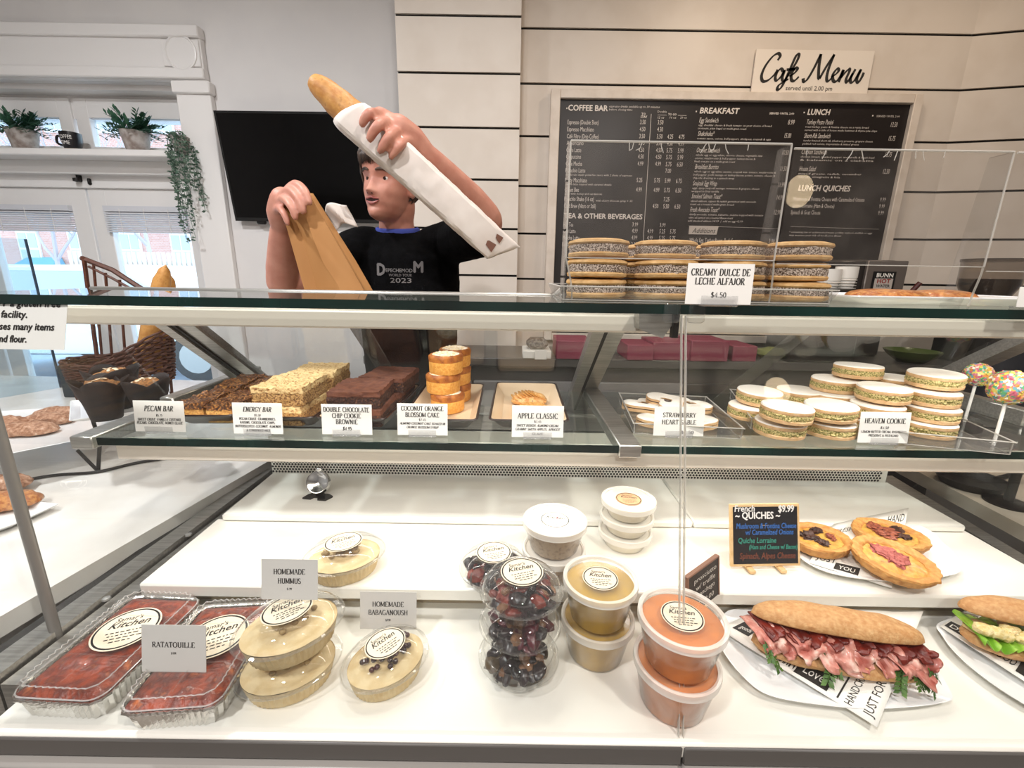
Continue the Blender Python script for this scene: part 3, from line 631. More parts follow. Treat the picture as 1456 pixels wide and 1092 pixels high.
# hot water dispenser
p = P(1228, 400, y=2.2); ztop_ = P(1226, 370, y=2.2).z
t = thing('hot_water_dispenser', 'dark hot water dispenser with a small sticker in front of the menu board', 'dispenser', (p.x + .01, 2.22, ZB)); H = ztop_ - ZB
MB().box((-.08, .03, H / 2), (.36, .2, H), bev=.012).build('body', M('dark machine grey', '#2a2523', rough=.3), t)
MB().box((.04, -.075, H * .62), (.19, .02, H * .75), bev=.004).build('front_panel', M('steel grey panel', '#6a625d', rough=.35, metal=.3), t)
o = MB().box((.03, -.087, H - .105), (.105, .003, .105)).build('sticker', BLACK, t)
MB().box((.03, -.0892, H - .115), (.086, .001, .062)).build('sticker_field', M('pale sticker', '#b9b2ac', rough=.5), o)
mb = MB().at((.03, -.0905, H - .078), rx=R(90)); mb.text('BUNN', .026, sx=1.1, bold=.03); l1 = mb.build('white_lettering', CARD, o)
mb = MB().at((.03, -.0905, H - .105), rx=R(90)); mb.text('HOT', .027, sx=1.1, bold=.03); mb.build('red_lettering', M('red print', '#8d2f25', rough=.6), o)
mb = MB().at((.03, -.0905, H - .124), rx=R(90)); mb.text('WATER', .018, sx=1.05, bold=.02); mb.text('SYSTEM', .018, pos=(0, -.02, 0), sx=1.0, bold=.02); mb.build('black_lettering', INK, o)
MB().at((.12, -.1, H - .16)).tube([(0, 0, 0), (.0, -.05, .02), (.02, -.06, .06)], .011, 8).build('tap', M('dark red lever', '#4a1512', rough=.4), t)
HM = P(1180, 411, y=1.96).z - ZB; xm = P(1168, 400, y=2.06).x
t = thing('counter_machine', 'dark boxy machine on the back counter under the paper cups', 'machine', (xm, 2.07, ZB))
MB().box((0, 0, HM / 2), (.30, .2, HM), bev=.008).build('housing', M('near black machine', '#1a1716', rough=.4), t); MB().box((0, -.102, HM * .55), (.2, .004, HM * .5), bev=.001).build('front_panel', MATS['dark machine grey'], t)
def cups(px, y, n, label):
    t = thing('paper_cup_stack', label, 'cups', (P(px, 400, y=y).x, y, ZB), group='paper cup stacks')
    h = .085 + n * .012; t.location.z = ZB + HM + .0005
    mb = MB(); mb.lathe([(.033, 0), (.042, h - .05), (.044, h - .05), (.044, h), (.0, h)], 20); mb.build('cup', CARD, t)
    mb = MB()
    for i in range(7): mb.lathe([(.0435, h - .06 - i * .012), (.046, h - .058 - i * .012), (.0435, h - .056 - i * .012)], 20, cap0=False, cap1=False)
    mb.build('rims', CARD, t)
cups(1178, 2.03, 0, 'stack of white paper cups with showing rims behind the alfajores')
cups(1201, 2.035, 1, 'plain stack of white paper cups left of the hot water dispenser')
# coffee grinder hopper
p = P(1400, 400, y=2.05); zt2 = P(1400, 372, y=2.05).z; H = zt2 - ZB
t = thing('coffee_grinder', 'coffee grinder with a clear hopper of dark beans at the right', 'grinder', (p.x + .02, 2.05, ZB))
MB().box((0, .02, (H - .22) / 2), (.16, .2, H - .22), bev=.01).build('body', BLACK, t)
MB().lathe([(.04, H - .22), (.055, H - .2), (.10, H - .1), (.10, H - .075), (0, H - .075)], 28).build('beans', M('dark beans', '#1c1110', '#2b1a16', 90, .4, bump=.4), t)
MB().lathe([(.045, H - .222), (.058, H - .2), (.106, H - .1), (.108, H), (.112, H)], 32, cap0=False, cap1=False).build('hopper', glass('smoky clear plastic', '#d8d2cc', 1.45, .05, .12, '#8d857d'), t)
MB().lathe([(.0, H + .012), (.112, H + .012), (.112, H), (.0, H)], 32).build('lid', glass('smoky lid', '#a89f97', 1.45, .05, .2, '#7d766e'), t)
# ================================================================ the display case
XL, XR, XC = -0.745, 1.12, 0.19
DECK = M('white enamel deck', '#e8e5dc', rough=.28)
PAN = M('grey painted metal', '#55524f', rough=.4); PAN2 = M('pale grey metal', '#9b9792', rough=.4)
HOUS = M('cream lamp housing', '#eadfd0', rough=.4)
PG = glass('case glass', '#fdfefe', 1.45, 0, 0.0)
SHG = glass('shelf glass', '#f5f9f8', 1.5, 0, .008, '#c9d8d2')
EDGE = M('dark green glass edge', '#061613', '#12332d', 8, .06, ramp=(.3, .8), stretch=(1, .1, .1))
case = thing('display_case', 'long glass fronted food display case with white stepped decks', 'display case', (XC, .8, 0))
def cs(mb, name, m, parent=None, **k):
    o = mb.build(name, m, parent or case, **k)
    if not parent: o.location = (-XC, -.8, 0)
    return o
Wd = XR - XL
def bx(mb, x0, x1, y0, y1, z0, z1, bev=0, mi=0): return mb.box(((x0 + x1) / 2, (y0 + y1) / 2, CZ + (z0 + z1) / 2), (x1 - x0, y1 - y0, z1 - z0), mi, bev)
cs(bx(MB(), XL, XR, .45, 1.24, -CZ + .08, -.64), 'base_cabinet', PAN2)
cs(bx(MB(), XL - .02, .233, .436, .46, -.75, -.636, .004), 'lower_panel', PAN2); cs(bx(MB(), .236, XR, .436, .46, -.75, -.636, .004), 'lower_panel', PAN2)
cs(bx(MB(), XL - .02, .2335, .446, .465, -.633, -.604, .002), 'front_trim', PAN); cs(bx(MB(), .2355, XR, .446, .465, -.633, -.604, .002), 'front_trim', PAN)
cs(bx(MB(), -.70, XR - .05, .449, .735, -.625, -.60, .003), 'lower_deck', DECK)
cs(bx(MB(), -.66, 1.02, .70, .71, -.60, -.571), 'riser', M('tan riser', '#a8997f', rough=.6))
cs(bx(MB(), -.656, 1.02, .664, .88, -.567, -.54, .004), 'middle_deck', DECK)
cs(bx(MB(), -.637, .405, .866, 1.08, -.5395, -.523, .004), 'upper_deck', DECK); cs(bx(MB(), .4065, 1.008, .866, 1.08, -.5395, -.523, .004), 'upper_deck', DECK)
mb = MB(); bx(mb, -.64, 1.008, 1.085, 1.10, -.60, -.40)
px_ = .0082
for j in range(12):
    z = -.522 + j * px_ * .866
    for i in range(int(1.64 / px_)):
        x = -.637 + (i + .5 * (j % 2)) * px_; mb.add([(x + .0034 * math.cos(a * PI / 3 + .5), 1.0845, CZ + z + .0034 * math.sin(a * PI / 3 + .5)) for a in range(6)], [tuple(range(6))], 1)
cs(mb, 'perforated_panel', [M('white perforated metal', '#e4e0d6', rough=.4), INK], smooth=False)
# side rails, gasket, posts
def strip(a0, a1, b0, b1, z0, z1):
    return [(a0.x, a0.y, CZ + z0), (b0.x, b0.y, CZ + z0), (b1.x, b1.y, CZ + z0), (a1.x, a1.y, CZ + z0), (a0.x, a0.y, CZ + z1), (b0.x, b0.y, CZ + z1), (b1.x, b1.y, CZ + z1), (a1.x, a1.y, CZ + z1)]
g0, g1 = P(-60, 966, z=-.57), P(366, 668, z=-.57)
v0, v1 = Vector((-.655, g0.y, 0)), Vector((-.636, g1.y, 0))
rail = MB()
for f0, f1, zt_ in ((.10, .42, -.566), (.46, .72, -.578), (.72, 1.0, -.588)):
    rail.hexa(strip(g0.lerp(v0, f0), g1.lerp(v1, f0), g0.lerp(v0, f1), g1.lerp(v1, f1), -.64, zt_))
rl = cs(rail, 'side_rail', ALU, smooth=False)
cs(MB().hexa(strip(g0 + Vector((-.014, 0, 0)), g1 + Vector((-.014, 0, 0)), g0.lerp(v0, .1), g1.lerp(v1, .1), -.64, -.573)), 'rubber_gasket', INK, smooth=False)
for px, py in ((268, 760), (151, 851)):
    q = P(px, py, z=-.566); o = MB().at((q.x, q.y, CZ - .5655)).lathe([(0, .002), (.006, .001), (.007, -.002)], 12).build('screw', STEEL, rl)
rg0, rg1 = P(1270, 676, z=-.565), P(1440, 778, z=-.565)
d_ = (rg1 - rg0).normalized(); rg1 = rg0 + d_ * .75
w0, w1 = Vector((1.008, rg0.y, 0)), Vector((1.02, rg1.y, 0))
rail = MB()
for f0, f1, zt_ in ((.02, .4, -.566), (.45, 1.0, -.585)): rail.hexa(strip(rg0.lerp(w0, f0), rg1.lerp(w1, f0), rg0.lerp(w0, f1), rg1.lerp(w1, f1), -.64, zt_))
cs(rail, 'side_rail', ALU, smooth=False)
POST = M('grey post', '#8c8883', rough=.45, metal=.4)
q = P(80, 902, z=-.575)
cs(MB().tube([(q.x, q.y, CZ - .60), (q.x, q.y, CZ - .05)], .0075, 14), 'post', POST)
cs(MB().tube([(XR - .02, q.y, CZ - .60), (XR - .02, q.y, CZ - .05)], .0075, 14), 'post', POST)
# rear sloping door frames
ra, rb = Vector((0, .838, CZ - .067)), Vector((0, 1.265, CZ - .391)); rd = (rb - ra).normalized(); rn = Vector((0, -rd.z, rd.y))
def slope_bar(name, x0, x1, m, t0=-.008, t1=.016, a=ra, b=rb):
    mb = MB(); c = []
    for pt in (a, b):
        for t in (t0, t1):
            for x in (x0, x1): c.append(Vector((x, 0, 0)) + pt + rn * t)
    mb.hexa([c[0], c[1], c[3], c[2], c[4], c[5], c[7], c[6]]); return cs(mb, name, m, smooth=False)
for x in (-.72, XC - .03, 1.09 - .05):
    slope_bar('door_frame', x, x + .024, ALU); slope_bar('door_frame', x + .033, x + .068, ALU, .0, .02); slope_bar('door_seal', x + .024, x + .033, INK, -.004, .008)
slope_bar('sliding_door', -.65, XC - .035, PG, .004, .008); slope_bar('sliding_door', XC + .04, 1.035, PG, .004, .008)
for x in (-.34, .58): slope_bar('door_stile', x, x + .04, glass('frosted strip', '#dcdcdc', 1.45, .1, .3, '#8d8a86'), .009, .013)
cs(bx(MB(), -.70, 1.09, 1.22, 1.29, -.62, -.392, .004), 'rear_sill', ALU); cs(bx(MB(), -.70, 1.09, 1.086, 1.22, -.41, -.40, .002), 'rear_ledge', ALU)
cs(bx(MB(), XL - .01, XL + .02, .90, 1.24, -.302, -.266, .003), 'side_frame', ALU); cs(bx(MB(), XR - .02, XR + .01, .90, 1.24, -.302, -.266, .003), 'side_frame', ALU)
# middle shelf
XS = .213; SF, SB, SZ = .735, 1.11, -.2945
cs(bx(MB(), XL + .004, XS - .02, SF + .002, SB, SZ - .0132, SZ), 'glass_shelf', SHG, smooth=False); cs(bx(MB(), XS + .02, XR - .004, SF + .002, SB, SZ - .0132, SZ), 'glass_shelf', SHG, smooth=False)
cs(bx(MB(), XL + .004, XS - .02, SF - .001, SF + .002, SZ - .0134, SZ + .0002), 'shelf_edge', EDGE, smooth=False); cs(bx(MB(), XS + .02, XR - .004, SF - .001, SF + .002, SZ - .0134, SZ + .0002), 'shelf_edge', EDGE, smooth=False)
xbl = P(117, 625, y=SF).x
for x in (xbl, XS): cs(bx(MB(), x - .02, x + .02, SF - .004, 1.14, SZ - .021, SZ + .003, .002), 'shelf_bracket', ALU)
cs(bx(MB(), P(165, 645, y=.757).x, XR - .01, .757, .79, SZ - .052, SZ - .0175, .003), 'shelf_lamp_housing', HOUS)
cs(bx(MB(), -.66, XR - .02, .793, .815, SZ - .044, SZ - .038), 'shelf_lamp', emit('lamp diffuser', '#fff4e0', 1.6))
# top
cs(bx(MB(), XL - .06, XR, .613, .845, -.049, -.037), 'top_glass', SHG, smooth=False)
cs(bx(MB(), XL - .06, XR, .610, .613, -.0495, -.0365), 'top_edge', EDGE, smooth=False)
cs(bx(MB(), XL - .06, XR, .845, .87, -.056, -.034, .003), 'top_rear_rail', ALU)
cs(bx(MB(), XL - .06, XR, .664, .69, -.083, -.056, .003), 'top_lamp_housing', HOUS)
cs(bx(MB(), XL + .02, XR - .02, .693, .715, -.08, -.074), 'top_lamp', MATS['lamp diffuser'])
# front glass: two leaning panes with polished edges
fb, ft = Vector((0, .462, CZ - .603)), Vector((0, .612, CZ - .052)); fd = (ft - fb).normalized(); fn_ = Vector((0, -fd.z, fd.y))
XJ = .2345
def lean(name, x0, x1, t0, t1, m):
    mb = MB(); c = []
    for pt in (fb, ft):
        for t in (t0, t1):
            for x in (x0, x1): c.append(Vector((x, 0, 0)) + pt + fn_ * t)
    mb.hexa([c[0], c[1], c[3], c[2], c[4], c[5], c[7], c[6]]); return cs(mb, name, m, smooth=False)
EDG2 = glass('polished glass edge', '#e2e2dc', 1.5, .08, .35, '#f8f4ee')
lean('front_glass', XL, XJ - .0035, 0, .006, PG); lean('front_glass', XJ + .0035, XR, 0, .006, PG)
lean('glass_edge', XJ - .0034, XJ - .0024, 0, .006, EDG2); lean('glass_edge', XJ + .0024, XJ + .0034, 0, .006, EDG2)
for s in (-1, 1):
    q = ft + Vector((XJ + s * .017, -.002, .004)); cs(MB().box(q, (.022, .014, .026), bev=.003), 'glass_clip', CLEAR)
q = P(935, 462, y=.64); mb = MB()
mb.hexa([(q.x - .03, .635, q.z + .018), (q.x + .03, .635, q.z + .018), (q.x + .03, .66, q.z + .018), (q.x - .03, .66, q.z + .018), (q.x - .028, .632, q.z - .006), (q.x + .006, .63, q.z - .018), (q.x + .012, .66, q.z - .018), (q.x - .028, .66, q.z - .006)])
hb = cs(mb, 'hinge_bracket', ALU, smooth=False)
o = MB().box((q.x + .022, .632, q.z), (.008, .012, .034)).build('hinge_pad', INK, hb)
for x in (XL, XR):
    cs(MB().hexa([(x - .003, .47, CZ - .6), (x + .003, .47, CZ - .6), (x + .003, 1.15, CZ - .6), (x - .003, 1.15, CZ - .6), (x - .003, .612, CZ - .05), (x + .003, .612, CZ - .05), (x + .003, .76, CZ - .05), (x - .003, .76, CZ - .05)]), 'side_glass', PG, smooth=False)
# ================================================================ counters beside the case
MARB = M('pale stone top', '#e9e5df', '#e0dad2', 6, .22); MARB2 = M('beige stone top', '#c9bdac', '#bdb09e', 8, .25)
e0, e1 = P(-140, 958, z=-.545), P(357, 670, z=-.545); ed = (e1 - e0).normalized()
e0 = e0 - ed * .1; e1 = e0 + ed * 1.75
t = thing('side_counter', 'pale stone topped counter along the left end of the case', 'counter', (-1.6, 1.1, 0))
def wb(mb, name, m, t, **k):
    o = mb.build(name, m, t, **k); o.location = -t.location; return o
wb(MB().prism([(e0.x, e0.y, CZ - .58), (e1.x, e1.y, CZ - .58), (-2.9, e1.y + .1, CZ - .58), (-2.9, e0.y - .3, CZ - .58)], .035), 'stone_top', MARB, t, smooth=False)
wb(MB().box((-1.75, 1.0, (CZ - .58) / 2), (1.75, 1.2, CZ - .585)), 'cabinet', WHITE, t)
r0, r1 = P(1300, 668, z=-.545), P(1401, 720, z=-.545); d_ = (r1 - r0).normalized(); r0 -= d_ * .35; r1 = r0 + d_ * 1.3; r0.y = min(r0.y, 1.75)
t = thing('side_counter', 'beige stone topped counter along the right end of the case', 'counter', (1.7, .9, 0))
wb(MB().prism([(r1.x, r1.y, CZ - .58), (2.9, r1.y, CZ - .58), (2.9, r0.y + .15, CZ - .58), (r0.x, r0.y, CZ - .58)], .035), 'stone_top', MARB2, t, smooth=False)
wb(MB().box((2.1, 1.0, (CZ - .58) / 2), (1.3, .8, CZ - .585)), 'cabinet', WHITE, t)
ZC = CZ - .545
# clear guard standing on the left counter
a, b_ = P(0, 566, z=-.545), P(87, 551, z=-.545); d_ = (b_ - a).normalized(); a = b_ - d_ * 1.0
ht = P(92, 341, y=b_.y).z - ZC
t = thing('counter_guard', 'clear upright glass guard standing on the left counter behind the wicker basket', 'guard', (b_.x, b_.y, ZC + .0005))
n_ = Vector((-d_.y, d_.x, 0)) * .003; o_ = a - b_
MB().prism([-n_, n_, o_ + n_, o_ - n_], ht).build('pane', glass('guard glass', '#eef6fa', 1.45, 0, .05, '#dfeaf2'), t, smooth=False)
MB().box((0, 0, ht / 2), (.006, .008, ht)).build('edge', M('dark blue glass edge', '#26384a', rough=.1), t)
# ================================================================ notice on the front glass
nl = MB(); a, b_ = P(-60, 424, y=.59), P(97, 427, y=.59)
t_ = .6
def onglass(px, py):
    d = CM.to_3x3() @ Vector(((px - CX) / F, -(py - CY) / F, -1)); o = Vector((0, 0, CZ)); n = fn_; p0 = fb + fn_ * -.0012
    if n.y > 0: p0 = fb - fn_ * .0012
    t = (p0 - o).dot(n) / d.dot(n); return o + d * t
A, B, C_, D = onglass(-62, 495), onglass(92, 498), onglass(97, 426), onglass(-57, 424)
t = thing('paper_notice', 'white paper notice about gluten taped to the glass at the left', 'notice', (A + B) / 2)
O = Vector(t.location); ux = (B - A).normalized(); uy = (D - A - ux * (D - A).dot(ux)).normalized(); uz = ux.cross(uy)
MB().hexa([v - O for v in (A + uz * .0004, B + uz * .0004, C_ + uz * .0004, D + uz * .0004, A, B, C_, D)]).build('sheet', CARD, t, smooth=False)
mb = MB(); k = (B - A).length / 154
bs = Matrix((ux, uy, uz)).transposed().to_4x4()
for s, x, y, h, w in (('e are NOT a gluten free', 86, 437, 10.5, 140), ('facility.', 39, 452, 10.5, 37), ('ses many items', 77, 470, 10.5, 77), ('nd flour.', 38, 487, 10.5, 38)):
    q = onglass(x, y) + uz * .0008; mb.T = Matrix.Translation(q - O) @ bs
    v, f = glyphs(s); wd = max(c[0] for c in v) - min(c[0] for c in v); sz = h * k / .74
    mb.text(s, sz, align='R', sx=w * k / (wd * sz), shear=.12, bold=.035)
mb.build('lettering', INK, t, smooth=False)
# ================================================================ on top of the case
ZT = CZ - .037
BISC = M('golden biscuit', '#c4995f', '#d3ad78', 70.4, .75, bump=.25, bscale=352)
COCO = M('coconut caramel', '#54402f', '#dccbbb', 480, .8, bump=.6, bscale=500, ramp=(.40, .62), detail=2)
def tray_clear(name, label, loc, sx, sy, h, rz=0, th=.0035, fl=.008, m=None, group=None):
    t = thing(name, label, 'tray', loc, rz, group); m = m or CLEAR
    MB().box((0, 0, th / 2), (sx, sy, th), bev=.001).build('base', m, t)
    for i, (x, y, dx, dy) in enumerate(((0, -sy / 2, sx, 0), (0, sy / 2, sx, 0), (-sx / 2, 0, 0, sy), (sx / 2, 0, 0, sy))):
        mb = MB(); ox, oy = (0, fl * (-1 if y < 0 else 1)) if dx else (fl * (-1 if x < 0 else 1), 0)
        ex = fl if dx else 0; ey = fl if dy else 0
        a = (-dx / 2 + x, -dy / 2 + y); b = (dx / 2 + x, dy / 2 + y); k = th * (1 if (y < 0 or x > 0) else -1)
        tx, ty = (0, th if y < 0 else -th) if dx else (th if x < 0 else -th, 0)
        mb.hexa([(a[0], a[1], 0), (b[0], b[1], 0), (b[0] + tx, b[1] + ty, 0), (a[0] + tx, a[1] + ty, 0), (a[0] + ox - ex, a[1] + oy - ey, h), (b[0] + ox + ex, b[1] + oy + ey, h), (b[0] + ox + tx + ex, b[1] + oy + ty + ey, h), (a[0] + ox + tx - ex, a[1] + oy + ty - ey, h)])
        sd = mb.build('side', m, t, smooth=False)
        q = [(a[0] + ox - ex + tx / 2, a[1] + oy - ey + ty / 2, h), (b[0] + ox + ex + tx / 2, b[1] + oy + ey + ty / 2, h)]
        MB().tube(q, .0013, 6).build('rim', EDG2, sd)
    for x in (-1, 1):
        for y in (-1, 1): MB().tube([(x * sx / 2, y * sy / 2, .001), (x * (sx / 2 + fl * .1), y * (sy / 2 + fl * .1), h)], .0012, 6).build('corner_edge', EDG2, t)
    MB().tube([(-sx / 2, -sy / 2, .001), (sx / 2, -sy / 2, .001), (sx / 2, sy / 2, .001), (-sx / 2, sy / 2, .001)], .0009, 5, closed=True).build('bottom_edge', EDG2, t)
    return t
def noisy_ring(r, z0, z1, amp, seed, n=56, m=5):
    def f(u, v):
        a = 2 * PI * u; z = z0 + (z1 - z0) * v; p = Vector((math.cos(a) * 14, math.sin(a) * 14, z * 420 + seed * 9))
        q = r * (1 + .02 * math.sin(PI * v)) + amp * noise.noise(p) + amp * .8 * noise.noise(p * 2.7)
        return (q * math.cos(a), q * math.sin(a), z + amp * .4 * noise.noise(p * 1.7))
    return MB().grid(f, n, m, 0, True)
def wob(a, z, r, s=0): return .012 * math.sin(3 * a + s) + .008 * math.sin(7 * a + 2 * s)
def alfajor_proto(s):
    t = thing('alfajor_cookie', 'x', 'cookie', group='alfajores on top of the case')
    w = lambda a, z, r: wob(a, z, r, s)
    MB().lathe([(0, .0), (.042, .0), (.047, .002), (.048, .0055), (.046, .008), (0, .008)], 36, rip=w).build('bottom_biscuit', BISC, t)
    noisy_ring(.0452, .007, .0205, .0022, s).build('coconut_filling', COCO, t)
    MB().lathe([(0, .0195), (.046, .0195), (.0485, .022), (.047, .0255), (.038, .0282), (.02, .0292), (0, .0295)], 36, rip=w).build('top_biscuit', BISC, t)
    return t
AP = [alfajor_proto(1), alfajor_proto(4)]
f0, f1 = P(795, 428, z=ZT - CZ), P(1192, 434, z=ZT - CZ)
ty = (f0.y + f1.y) / 2 + .006
tray_clear('acrylic_tray', 'clear acrylic tray under the stacked alfajores on top of the case', ((f0.x + f1.x) / 2, ty + .105, ZT + .0003), f1.x - f0.x - .016, .20, .021)
r = rnd(5); used = [0, 0]
lay = ['bottom', 'middle', 'top']
def put(protos, used, k, loc, rz, rx, ry, label):
    if not used[k]: used[k] = 1; o = protos[k]; o.location = loc; o.rotation_euler = (rx, ry, rz); o['label'] = label; return o
    return dup(protos[k], loc, rz, label, rx=rx, ry=ry)
cols = [851, 946, 1040, 1132]
for j, px in enumerate(cols):
    for k in range(3):
        q = P(px + (-4, -2, 1, -4)[j] * (2 - k) * .5 * (1 if j < 2 else 1), (415, 386, 357)[k], y=ty + .062)
        put(AP, used, (j + k) % 2, (q.x, ty + .062 + r.uniform(-.003, .003), ZT + .0045 + .0298 * k), r.uniform(0, 6), R(r.uniform(-1, 1)), R(r.uniform(-1, 1)), 'coconut rolled alfajor at the %s of the %s front stack from the left' % (lay[k], ORD[j]))
for j, px in enumerate((845, 925, 1010, 1095)):
    for k in range(3):
        q = P(px, 370, y=ty + .158); put(AP, used, (j + k + 1) % 2, (q.x, ty + .158 + r.uniform(-.002, .002), ZT + .0045 + .0298 * k), r.uniform(0, 6), 0, 0, 'coconut rolled alfajor at the %s of the %s rear stack from the left' % (lay[k], ORD[j]))
# signs on cards ----------------------------------------------------------
def card_sign(name, label, px, py, z, wpx, hpx, lines, lean_=R(8), rz=0, cat='sign', bg_=None, group=None, holder=True, y=None):
    """px,py: middle of the card's foot; lines = (text, y fraction from top, height px, width px, style)"""
    b = P(px, py, z=z - CZ) if y is None else P(px, py, y=y)
    dist = (CM.to_3x3().transposed() @ (b - Vector((0, 0, CZ)))); k = -dist.z / F
    w = wpx * k; el = math.atan2(CZ - b.z, b.y); h = hpx * k / max(.6, math.cos(max(0, el - lean_)))
    t = thing(name, label, cat, b, rz, group)
    rot = R(90) - lean_
    c = MB().at((0, 0, .003), rx=rot); c.box((0, h / 2, -.0004), (w, h, .0008)); cd = c.build('card', bg_ or CARD, t, smooth=False)
    if lines:
        mb = MB().at((0, 0, .003), rx=rot)
        for s, fy, hp, wp, st in lines:
            sz = hp * k; yy = h - fy * h
            if st == 'S' or st == 'I':
                nat = sum(GL.get(ch, GL[' '])[0] + .06 for ch in s) * sz
                serif(mb, s, sz, (0, yy, .0004), 'C', w=.17 if hp > 6 else .2, sx=wp * k / nat, shear=.2 if st == 'I' else 0)
            else:
                v, f = glyphs(s, 1); wd = (max(a[0] for a in v) - min(a[0] for a in v)); mb.text(s, sz / .69, sx=wp * k * .69 / (wd * sz), pos=(0, yy, .0004), bold=.02, res=1, shear=.15 if st == 'H' else 0, align='C')
        mb.build('lettering', M('grey black print', '#2b2725', rough=.6), t, smooth=False)
    if holder:
        hb = MB(); hb.box((0, .008, .002), (w * .55, .03, .003), bev=.001); hb.box((0, -.0035, .008), (w * .55, .0012, .012)); hb.box((0, .012, .007), (w * .55, .003, .009))
        hb.build('holder', glass('clear sign holder', '#f4f4f4', 1.45, .05, .10, '#d8d8d8'), t)
    return t
card_sign('price_sign', 'white sign for the creamy dulce de leche alfajor on top of the case', 1020, 436, ZT, 93, 56, [('CREAMY DULCE DE', .29, 9, 83, 'S'), ('LECHE ALFAJOR', .51, 9, 70, 'S'), ('$4.50', .83, 7, 22, 'S')], lean_=R(3))
# sneeze guards of clear acrylic
AC = glass('scuffed acrylic', '#fafafa', 1.45, .01, .02, '#b9b0a6', spots=14)
def guard(label, px0, px1, pyt, pyb, y, ret, crack=0):
    a, b = P(px0, (pyt + pyb) / 2, y=y), P(px1, (pyt + pyb) / 2, y=y); zt_ = P((px0 + px1) / 2, pyt, y=y).z; zb_ = P((px0 + px1) / 2, pyb, y=y).z
    t = thing('sneeze_guard', label, 'guard', ((a.x + b.x) / 2, y, ZT + .0003), group=None); w = b.x - a.x; z0, z1 = zb_ - ZT, zt_ - ZT
    MB().box((0, 0, (z0 + z1) / 2), (w, .003, z1 - z0)).build('front_panel', AC, t, smooth=False)
    mb = MB(); mb.tube([(-w / 2, -.001, z1), (w / 2, -.001, z1)], .0015, 6); mb.build('top_edge', EDG2, t)
    MB().tube([(-w / 2, -.001, z0), (w / 2, -.001, z0)], .0008, 6).build('bottom_edge', EDG2, t)
    for s in ret:
        x = s * w / 2
        p = MB(); p.prism([(x - .0015, 0, z1), (x - .0015, .03, z1), (x - .0015, .05, 0), (x - .0015, .02, 0), (x - .0015, .012, z0 * .5), (x - .0015, 0, z0)], 0, off=(.003, 0, 0)); sp = p.build('side_panel', AC, t, smooth=False)
        MB().tube([(x, -.001, z0), (x, -.001, z1)], .0013, 6).build('side_edge', EDG2, sp)
        MB().tube(smoothpts([(x, 0, z0), (x + .004, .004, z0 * .8), (x + .012, .016, z0 * .35), (x + .014, .02, 0.001)], 4), .0013, 6).build('curved_foot', EDG2, sp)
    if crack:
        rr = rnd(crack)
        for i in range(9):
            x = rr.uniform(-.45, .45) * w; d = rr.uniform(-.008, .008)
            mb = MB(); mb.tube([(x, -.0022, z1 - .001), (x + d * .3, -.0022, z1 - rr.uniform(.004, .009)), (x + d, -.0022, z1 - rr.uniform(.008, .014))], .0006, 4); mb.build('scratch', EDG2, t)
    return t
yg = ty - .012
guard('clear acrylic sneeze guard over the alfajores with scuffed top edge', 808, 1113, 203, 369, yg, (-1, 1), 3)
guard('wide clear acrylic sneeze guard over the white plate of flat pastries', 1116, 1420, 214, 378, yg, (1,), 9)
guard('clear acrylic sneeze guard cut off by the right frame edge', 1423, 1640, 219, 388, yg, (), 14)
# white plate with flat pastries
PORC = M('white porcelain', '#f0f0f0', rough=.15, coat=.3)
a, b = P(1196, 420, y=ty + .05), P(1500, 424, y=ty + .05)
t = thing('serving_plate', 'long white plate carrying flat pastries on top of the case', 'plate', ((a.x + b.x) / 2, ty + .11, ZT + .0003))
L_ = b.x - a.x
def rectplate(mb, sx, sy, h, base=.72, th=.003, n=8, r=.012):
    """shallow rectangular dish, open top"""
    def ring(kx, ky, z):
        o = []; hx, hy = kx / 2, ky / 2; rr = min(r, hx * .5, hy * .5)
        for cx_, cy_, a0 in ((hx - rr, hy - rr, 0), (-hx + rr, hy - rr, 90), (-hx + rr, -hy + rr, 180), (hx - rr, -hy + rr, 270)):
            for i in range(5): o.append((cx_ + rr * math.cos(R(a0 + 22.5 * i)), cy_ + rr * math.sin(R(a0 + 22.5 * i)), z))
        return o
    rs = [ring(sx * base, sy * base, 0), ring(sx - .004, sy - .004, h - .002), ring(sx, sy, h), ring(sx - th * 2, sy - th * 2, h), ring(sx * base * .96, sy * base * .96, th + .001)]
    n = 20; vs = [v for q in rs for v in q]; return vs, n, len(rs)
def dish_parts(t, sx, sy, h, base, m_in, m_out, rim=None):
    vs, n, k = rectplate(None, sx, sy, h, base)
    def faces(i0, i1): return [(i * n + j, i * n + (j + 1) % n, (i + 1) * n + (j + 1) % n, (i + 1) * n + j) for i in range(i0, i1) for j in range(n)]
    MB().add(vs, faces(0, 2) + [tuple(reversed(range(n)))]).build('underside', m_out, t)
    MB().add(vs, faces(3, 4) + [tuple(range(4 * n, 5 * n))]).build('inside', m_in, t)
    MB().tube([Vector(v) + Vector((0, 0, -.0004)) for v in vs[2 * n:3 * n]], .0019, 6, closed=True).build('rim', rim or m_out, t)
dish_parts(t, L_, .17, .012, .8, PORC, PORC)
FLAKY = M('glazed flaky pastry', '#a55c2c', '#cf8f4f', 128.0, .35, bump=.5, bscale=264, coat=.3)
def loaf(L, w, h, seed=0, amp=.03, fr=5, nu=24, nv=20, ex=.55, flat=.35, bend=0):
    """long loaf along x with rounded ends and a flatter underside"""
    def f(u, v):
        x = (v - .5) * 2; e = max(0.0, 1 - abs(x) ** 3.2) ** ex; a = 2 * PI * u; y = math.cos(a) * e; z = math.sin(a); z = z * e if z > 0 else z * e * flat
        p = Vector((x * L * 18, y * 2, z * 2 + seed * 5)); k = 1 + amp * noise.noise(p * fr * .2) * 2
        return (x * L / 2, y * w / 2 * k + bend * (1 - x * x), z * h * k)
    return f
